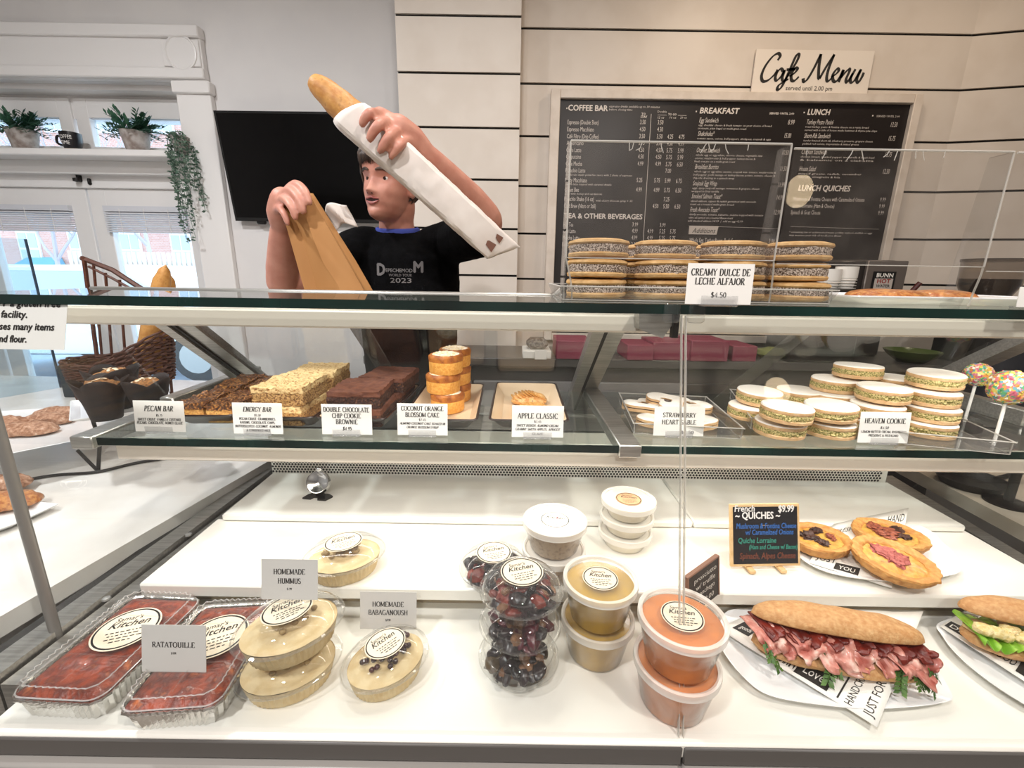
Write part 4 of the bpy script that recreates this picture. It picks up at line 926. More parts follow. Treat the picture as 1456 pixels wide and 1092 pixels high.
for i, (pa, pb, lb) in enumerate(((1216, 1318, 'longer'), (1316, 1393, 'shorter'))):
    a = P(pa, 418, y=ty + .09); b = P(pb, 419, y=ty + .09)
    o = MB().grid(loaf(b.x - a.x, .09, .012, i + 2, .05), 24, 20, 0, True).build('flat_pastry', FLAKY, None, ((a.x + b.x) / 2, ty + .1 + .012 * i, ZT + .0110)); tag(o, '%s flat glazed pastry on the white plate on top of the case' % lb, 'pastry', 'flat pastries')
q = P(1452, 434, z=ZT - CZ)
card_sign('price_sign', 'blank white card cut off at the right edge on top of the case', 1474, 440, ZT, 60, 28, [], lean_=R(4))
# ================================================================ middle shelf
ZS = CZ - .2945
CREAM = M('cream glaze', '#dcc4a4', rough=.3); DKRIM = M('black brown glaze', '#2a1712', rough=.3)
def plate_on_shelf(label, pts, h=.028):
    """pts: front-left, front-right, back-right, back-left rim corners in the photo"""
    c = [P(x, y, z=ZS - CZ + h) for x, y in pts]; fm, bm_ = (c[0] + c[1]) / 2, (c[2] + c[3]) / 2; w = ((c[1] - c[0]).length + (c[2] - c[3]).length) / 2; d = bm_ - fm
    rz = math.atan2(d.y, d.x) - PI / 2; ctr = (fm + bm_) / 2
    t = thing('rectangular_plate', label, 'plate', (ctr.x, ctr.y, ZS + .0003), rz, group=None); dish_parts(t, w, d.length, h, .74, CREAM, DKRIM); return t, w, d.length, rz
def slab(L, w, h, seed, amp=.004, top=.003, nx=22, ny=14, nz=5, mi=0):
    mb = MB(); bm = bmesh.new(); bmesh.ops.create_cube(bm, size=1); bmesh.ops.subdivide_edges(bm, edges=bm.edges[:], cuts=14, use_grid_fill=True)
    for v in bm.verts:
        p = Vector((v.co.x * w, v.co.y * L, (v.co.z + .5) * h)); q = p * 90 + Vector((seed * 7, 0, 0)); n3 = Vector((noise.noise(q), noise.noise(q + Vector((31, 0, 0))), noise.noise(q + Vector((0, 57, 0)))))
        k = .25 if p.z < .002 else 1
        v.co = p + Vector((n3.x * amp * k, n3.y * amp * k, n3.z * top * k if v.co.z > -.3 else 0))
    mb.addbm(bm, mi); return mb
PECAN = M('caramel pecan top', '#3a1f14', '#7a4a26', 256.0, .3, bump=.7, bscale=264, coat=.3, c3='#b98546', ramp=(.42, .55)); CUST = M('custard crust', '#a9793f', '#d4ab63', 192.0, .7, bump=.4, bscale=242, c3='#5a3420')
OAT = M('oat crumble', '#e0c48e', '#b98a50', 176.0, .7, bump=.9, bscale=264, ramp=(.5, .64), c3='#6b2f2a'); OATS = M('oat side', '#c09a62', '#7b5430', 288.0, .75, bump=.9, bscale=264, ramp=(.45, .6))
BRN = M('brownie crust', '#70432f', '#5a3224', 83.2, .75, bump=.3, bscale=198); BRNS = M('brownie crumb', '#2c1712', '#4a2a1e', 288.0, .8, bump=.9, bscale=220, c3='#8a5c34', ramp=(.4, .6))
SPG = M('orange sponge', '#d9953c', '#e6ab55', 192.0, .7, bump=.4, bscale=440); CRU = M('browned sponge crust', '#b06a26', '#8c4a1a', 83.2, .5, bump=.2, bscale=264); COCN = M('shredded coconut', '#f4ead6', '#e2c48f', 160, .8, bump=.9, bscale=200)
def bar(name, label, cat, loc, rz, L, w, h, mtop, mside, seed, group=None, ry=0, top=.003):
    h *= 1.1
    t = thing(name, label, cat, loc, rz, group, ry=ry)
    slab(L, w, h * .72, seed, .003, .001).build('crumb', mside, t)
    o = slab(L * 1.01, w * 1.01, h * .32, seed + 3, .0025, top).build('crust', mtop, t); o.location.z = h * .68
    return t
t, w, d, rz = plate_on_shelf('black rimmed cream plate of pecan bars, leftmost on the shelf', [(238, 590), (322, 592), (418, 545), (345, 541)])
c = t.location.copy(); ax = Vector((math.cos(rz), math.sin(rz), 0)); ay = Vector((-math.sin(rz), math.cos(rz), 0))
for i, (u, v, lb, hh) in enumerate(((-.24, -.18, 'front left', .034), (.25, -.2, 'front right', .033), (-.22, .27, 'rear left', .038), (.26, .26, 'rear right', .036))):
    bar('pecan_bar', 'glossy pecan bar at the %s of the leftmost plate' % lb, 'pastry', c + ax * w * u + ay * d * v + Vector((0, 0, .0055)), rz + .04 * (i - 1.5), d * .42, w * .43, hh, PECAN, CUST, i, 'pecan bars', top=.006)
t, w, d, rz = plate_on_shelf('black rimmed cream plate under the pale oat energy bars', [(348, 592), (438, 595), (515, 545), (432, 543)])
c = t.location.copy(); ax = Vector((math.cos(rz), math.sin(rz), 0)); ay = Vector((-math.sin(rz), math.cos(rz), 0))
for i, (u, v, z, lb) in enumerate(((-.05, -.22, 0, 'front lower'), (-.02, .24, 0, 'rear lower'), (-.05, -.20, .0375, 'front upper'), (0, .26, .0375, 'rear upper'))):
    bar('energy_bar', 'pale oat and cranberry energy bar, %s one on its plate' % lb, 'pastry', c + ax * w * u + ay * d * v + Vector((0, 0, .0055 + z)), rz + .03 * (i - 1.5), d * .43, w * .72, .033, OAT, OATS, i + 10, 'energy bars', top=.005)
t, w, d, rz = plate_on_shelf('black rimmed cream plate under the chocolate brownies', [(450, 594), (545, 596), (600, 547), (520, 545)])
c = t.location.copy(); ax = Vector((math.cos(rz), math.sin(rz), 0)); ay = Vector((-math.sin(rz), math.cos(rz), 0))
for i, (u, v, z, lb) in enumerate(((.0, -.22, 0, 'front lower'), (.04, .24, 0, 'rear lower'), (-.04, -.19, .0335, 'front upper'), (.1, .27, .0335, 'rear upper'))):
    bar('brownie', 'double chocolate brownie, %s one on its plate' % lb, 'pastry', c + ax * w * u + ay * d * v + Vector((0, 0, .0055 + z)), rz + (.05, -.03, .08, -.05)[i], d * .43, w * .74, .030, BRN, BRNS, i + 20, 'brownies')
t, w, d, rz = plate_on_shelf('black rimmed cream plate under the stacked orange cakes', [(572, 596), (676, 598), (690, 546), (606, 545)])
def cake(label, loc, rz, r0=.0345, h=.041):
    t = thing('orange_cake', label, 'cake', loc, rz, 'coconut orange cakes')
    sq = lambda a, z, r: .035 * math.cos(4 * a)
    MB().lathe([(0, 0), (r0 * .93, 0), (r0, .004), (r0 * 1.01, h * .7)], 40, rip=sq, cap1=False).build('sponge', SPG, t)
    MB().lathe([(r0 * 1.005, h * .62), (r0 * 1.04, h * .78), (r0 * 1.03, h * .92), (r0 * .94, h), (r0 * .8, h * .985), (0, h * .98)], 40, rip=sq).build('browned_top', CRU, t)
    def f(u, v):
        a = 2 * PI * u; q = r0 * .84 * (1 - v); p = Vector((math.cos(a) * q, math.sin(a) * q, 0)); return (p.x, p.y, h * .985 + .004 * (1 - (1 - v) ** 4) + .0022 * noise.noise(p * 400))
    MB().grid(f, 40, 10, 0, True).build('coconut_topping', COCN, t)
    return t
base = P(632, 588, z=ZS - CZ + .006)
for k, (px, py) in enumerate(((636, 594), (630, 562), (634, 533))):
    cake('square orange cake with coconut at the %s of the front cake stack' % lay[k], (P(px, 560, y=base.y + .022).x, base.y + .026 + .003 * k, ZS + .0058 + 0.0412 * k), .1 + .12 * k)
for k in range(3): cake('square orange cake with coconut at the %s of the rear cake stack' % lay[k], (P(648, 560, y=base.y + .11).x, base.y + .108, ZS + .0058 + 0.0412 * k), .3)
t, w, d, rz = plate_on_shelf('black rimmed cream plate with the last apple pastries', [(697, 596), (808, 600), (791, 545), (705, 544)])
APL = M('baked apple pastry', '#c98a44', '#e7bd7e', 144.0, .45, bump=.5, bscale=220, coat=.25, c3='#6d3a1c')
def apple(label, px, py, rz):
    q = P(px, py, z=ZS - CZ + .008); t = thing('apple_pastry', label, 'pastry', (q.x, q.y, ZS + .0055), rz, 'apple pastries')
    MB().grid(loaf(.085, .055, .02, px, .05), 24, 18, 0, True).build('pastry_base', APL, t).location.z = .006
    for i in range(9):
        s = MB().at((-.032 + .008 * i, 0, .0245 - .0006 * (i - 4) ** 2), ry=R(28)); s.lathe([(0, -.001), (.02, -.001), (.021, .0006), (0, .001)], 20, sy=1.05, sx=.55); s.build('apple_slice', M('glazed apple', '#e6b469', '#d29445', 224.0, .25, coat=.4), t)
apple('glazed apple pastry at the back of its plate', 752, 572, .15); apple('glazed apple pastry half hidden behind the apple classic sign', 762, 592, -.25)
SG = [('pecan bar', 229, 616, 71, 43, [('PECAN BAR', .33, 7.5, 41, 'I'), ('$5.75', .5, 3, 9, 'I'), ('SWEET CRUST, VANILLA CUSTARD,', .64, 3.6, 62, 'I'), ('PECANS, CHOCOLATE, HONEY GLAZE', .75, 3.6, 65, 'I')]),
 ('energy bar', 368, 619, 70, 43, [('ENERGY BAR', .28, 6.5, 40, 'I'), ('$5.50', .43, 3, 9, 'I'), ('PECAN CRUST, CRANBERRIES,', .55, 3.4, 52, 'S'), ('RAISINS, CHOCOLATE CHIPS,', .67, 3.4, 50, 'S'), ('BUTTERSCOTCH, COCONUT, ALMONDS', .79, 3.4, 65, 'I'), ('& CONDENSED MILK', .92, 3.2, 34, 'I')]),
 ('double chocolate chip cookie brownie', 494, 620, 71, 42, [('DOUBLE CHOCOLATE', .25, 6.6, 65, 'S'), ('CHIP COOKIE', .45, 6.6, 41, 'S'), ('BROWNIE', .65, 6.6, 31, 'S'), ('$4.95', .86, 5, 13, 'I')]),
 ('coconut orange blossom cake', 601, 621, 71, 44, [('COCONUT ORANGE', .22, 6.4, 60, 'S'), ('BLOSSOM CAKE', .42, 6.4, 48, 'S'), ('$7.45', .54, 3, 10, 'S'), ('ALMOND COCONUT CAKE SOAKED IN', .66, 3.2, 64, 'I'), ('ORANGE BLOSSOM SYRUP', .78, 3.2, 45, 'I')]),
 ('apple classic', 764, 624, 73, 44, [('APPLE CLASSIC', .4, 7.4, 57, 'S'), ('$7.45', .53, 3, 10, 'S'), ('SWEET DOUGH, ALMOND CREAM,', .66, 3.3, 60, 'I'), ('GRANNY SMITH APPLES, APRICOT', .78, 3.3, 63, 'I'), ('GLAZE', .92, 3.1, 16, 'I')]),
 ('strawberry heart sable', 964, 622, 71, 41, [('STRAWBERRY', .36, 6.4, 47, 'S'), ('HEART SABLE', .6, 6.4, 49, 'S'), ('         $4.50', .92, 4.2, 44, 'S')]),
 ('heaven cookie', 1254, 632, 71, 43, [('HEAVEN COOKIE', .36, 7, 58, 'S'), ('$4.50', .54, 3.4, 12, 'I'), ('LEMON BUTTER CREAM, RASPBERRY', .67, 3.2, 64, 'S'), ('PRESERVE & PISTACHIO', .79, 3.2, 42, 'S')])]
for n_, px, py, w, h, ln in SG: card_sign('price_sign', 'white %s sign standing on the glass shelf edge' % n_, px, py, ZS, w, h, ln, lean_=R(6))
# strawberry heart cookies in a clear tray
def tray_px(name, label, pts, h):
    c = [P(x, y, z=ZS - CZ + .002) for x, y in pts]; fm, bm_ = (c[0] + c[1]) / 2, (c[2] + c[3]) / 2; w = ((c[1] - c[0]).length + (c[2] - c[3]).length) / 2; d = bm_ - fm; rz = math.atan2(d.y, d.x) - PI / 2; q = (fm + bm_) / 2
    tray_clear(name, label, (q.x, q.y, ZS + .0003), w, d.length, h, rz, fl=.004); return q, w, d.length, rz
q, w, d, rz = tray_px('acrylic_tray', 'small clear acrylic tray holding the strawberry heart cookies', [(905, 618), (1048, 621), (1002, 575), (880, 572)], .022)
ICE = M('white icing', '#f7f3ea', rough=.45, bump=.1, bscale=120); JAM = M('dark jam', '#2e0d10', rough=.15, coat=.5); BSC2 = M('pale biscuit', '#ddb98c', '#d2a878', 96.0, .75, bump=.2, bscale=440)
HEART = [(0, -.042), (.02, -.024), (.04, -.004), (.043, .016), (.03, .03), (.014, .031), (0, .02), (-.014, .031), (-.03, .03), (-.043, .016), (-.04, -.004), (-.02, -.024)]
def heart(label, loc, rz, ry=0, rx=0):
    t = thing('heart_cookie', label, 'cookie', loc, rz, 'strawberry heart cookies', ry=ry, rx=rx); t.scale = (1.08,) * 3; o = [(p.x, p.y) for p in smoothpts([(x, y, 0) for x, y in HEART], 4, True)]
    MB().prism([(x, y, 0) for x, y in o], .006).build('bottom_biscuit', BSC2, t)
    MB().prism([(x * .97, y * .97, .006) for x, y in o], .002).build('jam_layer', JAM, t)
    mb = MB(); n = len(o); inner = [(x * .3, y * .3 + .002) for x, y in o]
    rings = [[(x * 1.0, y, .008) for x, y in o], [(x, y, .0125) for x, y in o], [(x, y, .0125) for x, y in inner], [(x, y, .008) for x, y in inner]]
    mb.add([v for rr in rings for v in rr], [(i * n + j, i * n + (j + 1) % n, (i + 1) * n + (j + 1) % n, (i + 1) * n + j) for i in range(3) for j in range(n)]); mb.build('top_biscuit', BSC2, t)
    rings = [[(x * .98, y * .98, .0126) for x, y in o], [(x * .9, y * .9, .0148) for x, y in o], [(x * 1.15, y * 1.15 - .0003, .0146) for x, y in inner], [(x * 1.02, y * 1.02, .0126) for x, y in inner]]
    mb = MB(); mb.add([v for rr in rings for v in rr], [(i * n + j, i * n + (j + 1) % n, (i + 1) * n + (j + 1) % n, (i + 1) * n + j) for i in range(3) for j in range(n)]); mb.build('icing', ICE, t)
    MB().prism([(x * .9, y * .9 + .0002, .008) for x, y in inner], .0028).build('jam_centre', JAM, t)
for lb, px, py, z, r_, ry in (('rear left', 915, 577, 0, .5, .05), ('rear middle', 948, 572, .012, 1.9, -.12), ('rear right', 980, 577, 0, -.6, .05), ('front left', 940, 599, 0, .3, .04), ('front right', 985, 601, 0.0, -.4, -.06)):
    p = P(px, py, z=ZS - CZ + .012 + z); heart('white iced heart cookie with a dark jam centre, %s in its tray' % lb, (p.x, p.y, ZS + .0045 + z), r_, ry)
# heaven cookies
q, w, d, rz = tray_px('acrylic_tray', 'large clear acrylic tray under the white iced pistachio cookies', [(1100, 622), (1380, 630), (1320, 583), (1030, 572)], .024)
PIST = M('chopped pistachio', '#767228', '#dcc98c', 430, .6, bump=.7, bscale=420, ramp=(.38, .58), detail=2)
def heaven(s):
    t = thing('iced_cookie', 'x', 'cookie', group='pistachio cookies in the large clear tray'); t.scale = (1.02, 1.02, 1.1); w_ = lambda a, z, r: .4 * wob(a, z, r, s)
    MB().lathe([(0, 0), (.040, 0), (.043, .0015), (.0435, .006), (.042, .0075), (0, .0075)], 40, rip=w_).build('bottom_biscuit', BSC2, t)
    noisy_ring(.0422, .007, .017, .0028, s).build('pistachio_filling', PIST, t)
    MB().lathe([(.03, .016), (.0425, .0165), (.0435, .0185), (.043, .022), (.03, .022)], 40, rip=w_, cap0=False, cap1=False).build('top_biscuit', BSC2, t)
    MB().lathe([(.0425, .0212), (.0432, .0225), (.0415, .0245), (.03, .0252), (0, .0252)], 40, rip=w_).build('icing', ICE, t)
    return t
HP = [heaven(2), heaven(6)]; used = [0, 0]
HV = [  # px,py of the icing centre, level above the tray
 (1080, 556, 1, 'left stack, upper rear'), (1068, 575, 0, 'left stack, lower rear'), (1119, 578, 1.1, 'left stack, upper front'), (1110, 597, 0, 'left stack, lower front'),
 (1137, 553, 1, 'left stack, behind the others'), (1182, 576, 1.1, 'second stack, upper'), (1180, 597, 0, 'second stack, lower'), (1140, 572, 0, 'left stack, bottom behind the others'),
 (1221, 520, 3, 'rear stack, topmost'), (1188, 537, 2, 'rear stack, second from top'), (1184, 557, 1, 'rear stack, third from top'), (1196, 574, 0, 'rear stack, bottom'), (1271, 537, 2.2, 'rear stack, right of the topmost'),
 (1257, 551, 2.1, 'middle front stack, topmost'), (1248, 573, 1.05, 'middle front stack, middle'), (1246, 594, 0, 'middle front stack, bottom'),
 (1331, 531, 3.1, 'right stack, topmost'), (1326, 554, 2.05, 'right stack, second from top'), (1325, 576, 1.02, 'right stack, third from top'), (1320, 597, 0, 'right stack, bottom')]
r = rnd(9)
for i, (px, py, lv, lb) in enumerate(HV):
    z = .0042 + .0279 * lv; p = P(px, py, z=ZS - CZ + z + .0275)
    tl = (R(-7), R(5)) if 'topmost' in lb or 'upper' in lb else (0, 0)
    put(HP, used, i % 2, (p.x, p.y, ZS + z + (.003 if tl[0] else 0)), r.uniform(0, 6), tl[0] * r.uniform(.1, .5), tl[1] * r.uniform(-.5, .8), 'white iced pistachio cookie, %s' % lb)
# cake pops
SPR = M('rainbow sprinkles', '#d9b24a', rough=.35)
nt = SPR.node_tree; vo = nt.nodes.new('ShaderNodeTexVoronoi'); vo.inputs['Scale'].default_value = 230; tc = nt.nodes.new('ShaderNodeTexCoord'); sp = nt.nodes.new('ShaderNodeSeparateColor'); rp = nt.nodes.new('ShaderNodeValToRGB'); rp.color_ramp.interpolation = 'CONSTANT'
cl = ['#e8c860', '#5fae78', '#e99a4a', '#d97a92', '#f1ead8', '#6aa8b8', '#e2d36a', '#c8617a']; el = rp.color_ramp.elements; el[0].color = lin(cl[0]); el[1].position = .125; el[1].color = lin(cl[1])
for i in range(2, 8): e_ = el.new(i / 8); e_.color = lin(cl[i])
nt.links.new(tc.outputs['Object'], vo.inputs['Vector']); nt.links.new(vo.outputs['Color'], sp.inputs[0]); nt.links.new(sp.outputs[0], rp.inputs[0]); nt.links.new(rp.outputs[0], nt.nodes['Principled BSDF'].inputs['Base Color'])
for i, (px, py, bx_, by_, y, rr, lb) in enumerate(((1391, 533, 1371, 600, .83, .024, 'rear, smaller looking'), (1436, 551, 1412, 634, .73, .031, 'front, larger looking'))):
    a = P(bx_, by_, z=ZS - CZ); b = P(px, py, y=a.y + .02); t = thing('cake_pop', '%s sprinkle covered cake pop on a white stick' % lb, 'cake pop', (a.x, a.y, ZS + .0005), group='cake pops')
    MB().tube([(0, 0, 0), tuple(b - a)], .0028, 8).build('stick', CARD, t)
    def fnn(d): return 1
    MB().blob(b - a, rr, .05, 3, i, 28, 18).build('cake_ball', SPR, t)
    mb = MB(); r2 = rnd(i)
    for k in range(240):
        d_ = Vector((r2.gauss(0, 1), r2.gauss(0, 1), r2.gauss(0, 1))).normalized(); mb.T = Matrix.Translation((b - a) + d_ * rr * 1.02); s_ = d_.orthogonal().normalized(); s_.rotate(Matrix.Rotation(r2.uniform(0, 6), 3, d_)); mb.tube([-s_ * .0026, s_ * .0026], .0011, 5)
    mb.T = Matrix(); o = mb.build('sprinkles', SPR, t); o['kind'] = 'stuff'
    MB().box((0, 0, .006), (.03, .03, .012), bev=.002).build('stand', CLEAR, t)
# ================================================================ lower decks
Z1, Z2, Z3 = CZ - .60, CZ - .54, CZ - .523
LIDC = glass('clear lid plastic', '#fbfbfa', 1.46, .03, .02, '#ffffff', refl=1.15)
def frosted(name, c, a=.55):
    m = glass(name, '#ffffff', 1.45, .15, a, c); return m
MILK = frosted('milky lid plastic', '#f3efe6', .62); MILKT = frosted('milky tub plastic', '#f5f1ea', .025)
STK = M('cream sticker paper', '#e6d8c0', rough=.6)
def sticker(t, loc, r, rz=0, ry=1.0, paper=None, lines=True, rx=0, tilt_y=0, red=False, parent=None):
    """round label with a black ring and lettering; lies in the thing's own plane"""
    T_ = Matrix.Translation(loc) @ Euler((rx, tilt_y, rz)).to_matrix().to_4x4()
    mb = MB(); mb.T = T_; mb.lathe([(0, 0), (r, 0), (r, .0006), (0, .0006)], 40, sy=ry); s = mb.build('label_sticker', paper or STK, parent or t)
    mb = MB(); mb.T = T_
    for a in range(40):
        a0, a1 = 2 * PI * a / 40, 2 * PI * (a + 1) / 40; q0, q1 = r * .95, r * .89
        mb.add([(q1 * math.cos(a0), q1 * math.sin(a0) * ry, .0008), (q0 * math.cos(a0), q0 * math.sin(a0) * ry, .0008), (q0 * math.cos(a1), q0 * math.sin(a1) * ry, .0008), (q1 * math.cos(a1), q1 * math.sin(a1) * ry, .0008)], [(0, 1, 2, 3)])
    if lines:
        mb.text("Samar's", r * .30, pos=(-r * .1, r * .42 * ry, .0009), shear=.2, sx=.9, res=2); mb.text('Kitchen', r * .42, pos=(0, r * .1 * ry, .0009), shear=.3, bold=.012, sx=.95, res=2)
        for k, w in enumerate((.9, .75, .8, .5)):
            yy = (-r * .16 - k * r * .15) * ry; n = int(7 * w + 3); x = -w * r * .62
            rr = rnd(k + 3)
            while x < w * r * .6: L_ = rr.uniform(.05, .16) * r; mb.add([(x, yy, .0009), (x + L_, yy, .0009), (x + L_, yy + r * .045, .0009), (x, yy + r * .045, .0009)], [(0, 1, 2, 3)]); x += L_ + r * .05
    mb.build('label_print', INK, s, smooth=False)
    if red:
        mb = MB(); mb.T = T_; mb.lathe([(0, .0009), (r * .07, .0009), (0, .001)], 12, c=(r * .12, r * .2, 0)); mb.build('red_dot', M('red print dot', '#b3202a'), s)
CRIMP = glass('shiny lid crimp', '#fbfaf6', 1.6, .06, .22, '#ffffff', refl=2)
# ---- foil trays of ratatouille
FOIL = M('foil', '#d9d7d2', rough=.22, metal=1, bump=.5, bscale=90)
RATA = M('baked tomato sauce', '#9c3c16', '#641f0e', 66.0, .35, bump=.7, bscale=132, coat=.5, c3='#b8622e', ramp=(.35, .6))
def foil_tray(label, pts, seed):
    h = .036; c = [P(x, y, z=Z1 - CZ + h) for x, y in pts]; fm, bm_ = (c[0] + c[1]) / 2, (c[2] + c[3]) / 2; w = ((c[1] - c[0]).length + (c[2] - c[3]).length) / 2; d = bm_ - fm; rz = math.atan2(d.y, d.x) - PI / 2; q = (fm + bm_) / 2; L_ = d.length
    t = thing('foil_tray', label, 'food tray', (q.x, q.y, Z1 + .0003), rz, 'ratatouille trays')
    def ring(sx, sy, z, r=.02, rip=0, n=16):
        o = []; hx, hy = sx / 2 - r, sy / 2 - r
        per = []
        for cx_, cy_, a0 in ((hx, hy, 0), (-hx, hy, 90), (-hx, -hy, 180), (hx, -hy, 270)):
            for i in range(6): per.append((cx_ + r * math.cos(R(a0 + 18 * i)), cy_ + r * math.sin(R(a0 + 18 * i)), cx_, cy_))
        out = []
        m_ = len(per)
        for i in range(m_):
            a, b = per[i], per[(i + 1) % m_]; dd = math.hypot(a[0] - b[0], a[1] - b[1]); ns = max(1, int(dd / .0045)) if rip is not None else max(1, int(dd / .0045))
            for k in range(ns):
                f_ = k / ns; x, y = a[0] + (b[0] - a[0]) * f_, a[1] + (b[1] - a[1]) * f_; out.append((x, y))
        res = []
        for i, (x, y) in enumerate(out):
            s = 1 + (rip * (1 if i % 2 else -1)) / max(.02, math.hypot(x, y)); res.append((x * s, y * s, z))
        return res
    def loft(specs, cap0=True, cap1=True):
        rs = [ring(w_, l_, z, rip=rp) for w_, l_, z, rp in specs]; n = min(len(x) for x in rs)
        base = ring(w, L_, 0); n = len(base); rs = []
        for w_, l_, z, rp in specs: rs.append([((x * (w_ / w)) * (1 + (rp * (1 if i % 2 else -1)) / .06), (y * (l_ / L_)) * (1 + (rp * (1 if i % 2 else -1)) / .1), z) for i, (x, y, _) in enumerate(base)])
        mb = MB(); mb.add([v for x in rs for v in x], [(i * n + j, i * n + (j + 1) % n, (i + 1) * n + (j + 1) % n, (i + 1) * n + j) for i in range(len(rs) - 1) for j in range(n)] + ([tuple(reversed(range(n)))] if cap0 else []) + ([tuple(range((len(rs) - 1) * n, len(rs) * n))] if cap1 else [])); return mb
    loft([(w * .84, L_ * .9, 0, .0012), (w * .88, L_ * .92, .012, .0015), (w * .93, L_ * .955, h - .003, .0012), (w * .99, L_ * .99, h - .004, .0006), (w, L_, h - .002, .0008), (w * .99, L_ * .99, h + .001, .0006), (w * .95, L_ * .965, h, .0004)], cap1=False).build('foil_pan', FOIL, t, ang=25)
    def f(u, v):
        x, y = (u - .5) * w * .91, (v - .5) * L_ * .94; p = Vector((x, y, seed)) * 30
        ed = min(1, min(u, 1 - u) * 9, min(v, 1 - v) * 14); return (x, y, h - .001 + .008 * ed + (.003 * noise.noise(p) + .003 * noise.noise(p * 2.3)) * ed)
    MB().grid(f, 24, 40).build('ratatouille', RATA, t)
    lid = loft([(w * .97, L_ * .98, h + .001, .0004), (w * .955, L_ * .97, h + .004, .0014), (w * .91, L_ * .94, h + .013, .0016), (w * .86, L_ * .91, h + .017, .001), (w * .83, L_ * .89, h + .0165, 0), (w * .8, L_ * .87, h + .0145, 0)], cap0=False).build('clear_lid', LIDC, t, ang=25)
    per = ring(w * .87, L_ * .915, h + .0165); zz = [(x * (1 + .022 * (1 if i % 2 else -1)), y * (1 + .014 * (1 if i % 2 else -1)), h + .0155 + .0015 * (i % 2)) for i, (x, y, _) in enumerate(per)]
    MB().tube(zz, .0009, 5, closed=True).build('lid_crimp', CRIMP, lid)
    MB().tube(ring(w * .965, L_ * .975, h + .0035), .0011, 5, closed=True).build('lid_rim', CRIMP, lid)
    mb = MB(); mb.tube([(-w * .4, L_ * .19, h + .0155), (w * .4, L_ * .19, h + .0155)], .0009, 5); mb.tube([(-w * .4, -L_ * .19, h + .0155), (w * .4, -L_ * .19, h + .0155)], .0009, 5); mb.tube([(0, -L_ * .42, h + .0155), (0, -L_ * .19, h + .0155)], .0009, 5)
    mb.build('lid_ribs', LIDC, lid)
    return t, w, L_, h
t, w, L_, h = foil_tray('foil tray of ratatouille with a whole round label, leftmost', [(2, 996), (142, 1004), (290, 852), (192, 846)], 1.5)
sticker(t, (.006, .012, h + .0152), .044, R(22), 1.0)
t, w, L_, h = foil_tray('foil tray of ratatouille behind the ratatouille sign', [(163, 1010), (310, 1018), (392, 862), (296, 856)], 4.1)
sticker(t, (.006, .012, h + .0152), .044, R(22), 1.0)
# ---- oval hummus tubs
HUM = M('hummus', '#dcc79c', '#d2b98a', 54.0, .55, bump=.35, bscale=110); CHK = M('chickpea', '#a58a5a', '#8c7245', 60, .6); BEAN = M('dark kidney bean', '#2a0f10', '#4a1a18', 60, .3, coat=.3)
OTUB = glass('clear ribbed tub', '#f3ead4', 1.45, .08, .22, '#efe3c4')
def hummus(label, loc, rz, top, seed, s=1.0, lab=True, rx=0, ry=0, group='hummus tubs'):
    t = thing('dip_tub', label, 'tub', loc, rz, group, rx=rx, ry=ry); a, b = .074 * s, .060 * s; k = b / a
    rib = lambda an, z, r: .022 * (math.cos(an * 44)) if .002 < z < .031 else 0
    MB().lathe([(0, 0), (a * .70, 0), (a * .74, .003), (a * .79, .016), (a * .84, .030), (a * .86, .033)], 176, sy=k, rip=rib, cap1=False).build('tub', HUM if top != 'salad' else OTUB, t)
    def f(u, v):
        an = 2 * PI * u; q = a * .86 * (1 - v); x, y = q * math.cos(an), q * math.sin(an) * k; sw = .0012 * math.sin(260 * math.hypot(x, y / k) + an * 1)
        return (x, y, .033 + .008 * (1 - (1 - v) ** 2) + sw + .001 * noise.noise(Vector((x, y, seed)) * 60))
    MB().grid(f, 48, 14, 0, True).build('dip', HUM, t)
    r = rnd(seed); n = 22 if top == 'chick' else 46; cl = []
    for i in range(n):
        q = r.uniform(0, .030 if top == 'chick' else .046) * s; an = r.uniform(0, 2 * PI); x, y = q * math.cos(an) * 1.2, q * math.sin(an) * .9
        mb = MB(); mb.blob((x, y, .043), ((.0048 if top == 'chick' else .0042), .0042, .0038), .15, 2, i, 10, 7); cl.append(mb.build('chickpea' if top == 'chick' else 'dark_bean', CHK if top == 'chick' else BEAN, t))
    prof = [(a * .87, .0335), (a * .98, .033), (a * 1.0, .0345), (a * 1.0, .037), (a * .95, .038), (a * .9, .046), (a * .72, .056), (a * .5, .0605), (a * .47, .0612), (a * .44, .0605), (0, .061)]
    lid = MB().lathe(prof, 64, sy=k, cap0=False).build('clear_lid', LIDC, t)
    MB().tube([(a * 1.0 * math.cos(2 * PI * i / 48), a * k * math.sin(2 * PI * i / 48), .0358) for i in range(48)], .0014, 6, closed=True).build('lid_rim', LIDC, lid)
    if lab: sticker(t, (0, 0, .0618), a * .46, R(8) - rz * .0, k * 1.08)
    return t
def base(px, py, z): p = P(px, py, z=z - CZ); return Vector((p.x, p.y, z + .0003))
hummus('oval hummus tub alone on the middle deck', base(492, 812, Z2), .42, 'chick', 3, .98)
q = base(415, 968, Z1); hummus('lower hummus tub of the stack under the hummus sign', q, .42, 'chick', 5, 1.0, lab=False)
hummus('upper hummus tub of the stack under the hummus sign', q + Vector((.006, .006, .0612)), .5, 'chick', 7, 1.02, rx=R(-1), ry=R(-2))
hummus('oval babaganoush tub topped with dark beans', base(551, 962, Z1), .72, 'bean', 9, .9, group='babaganoush tubs')
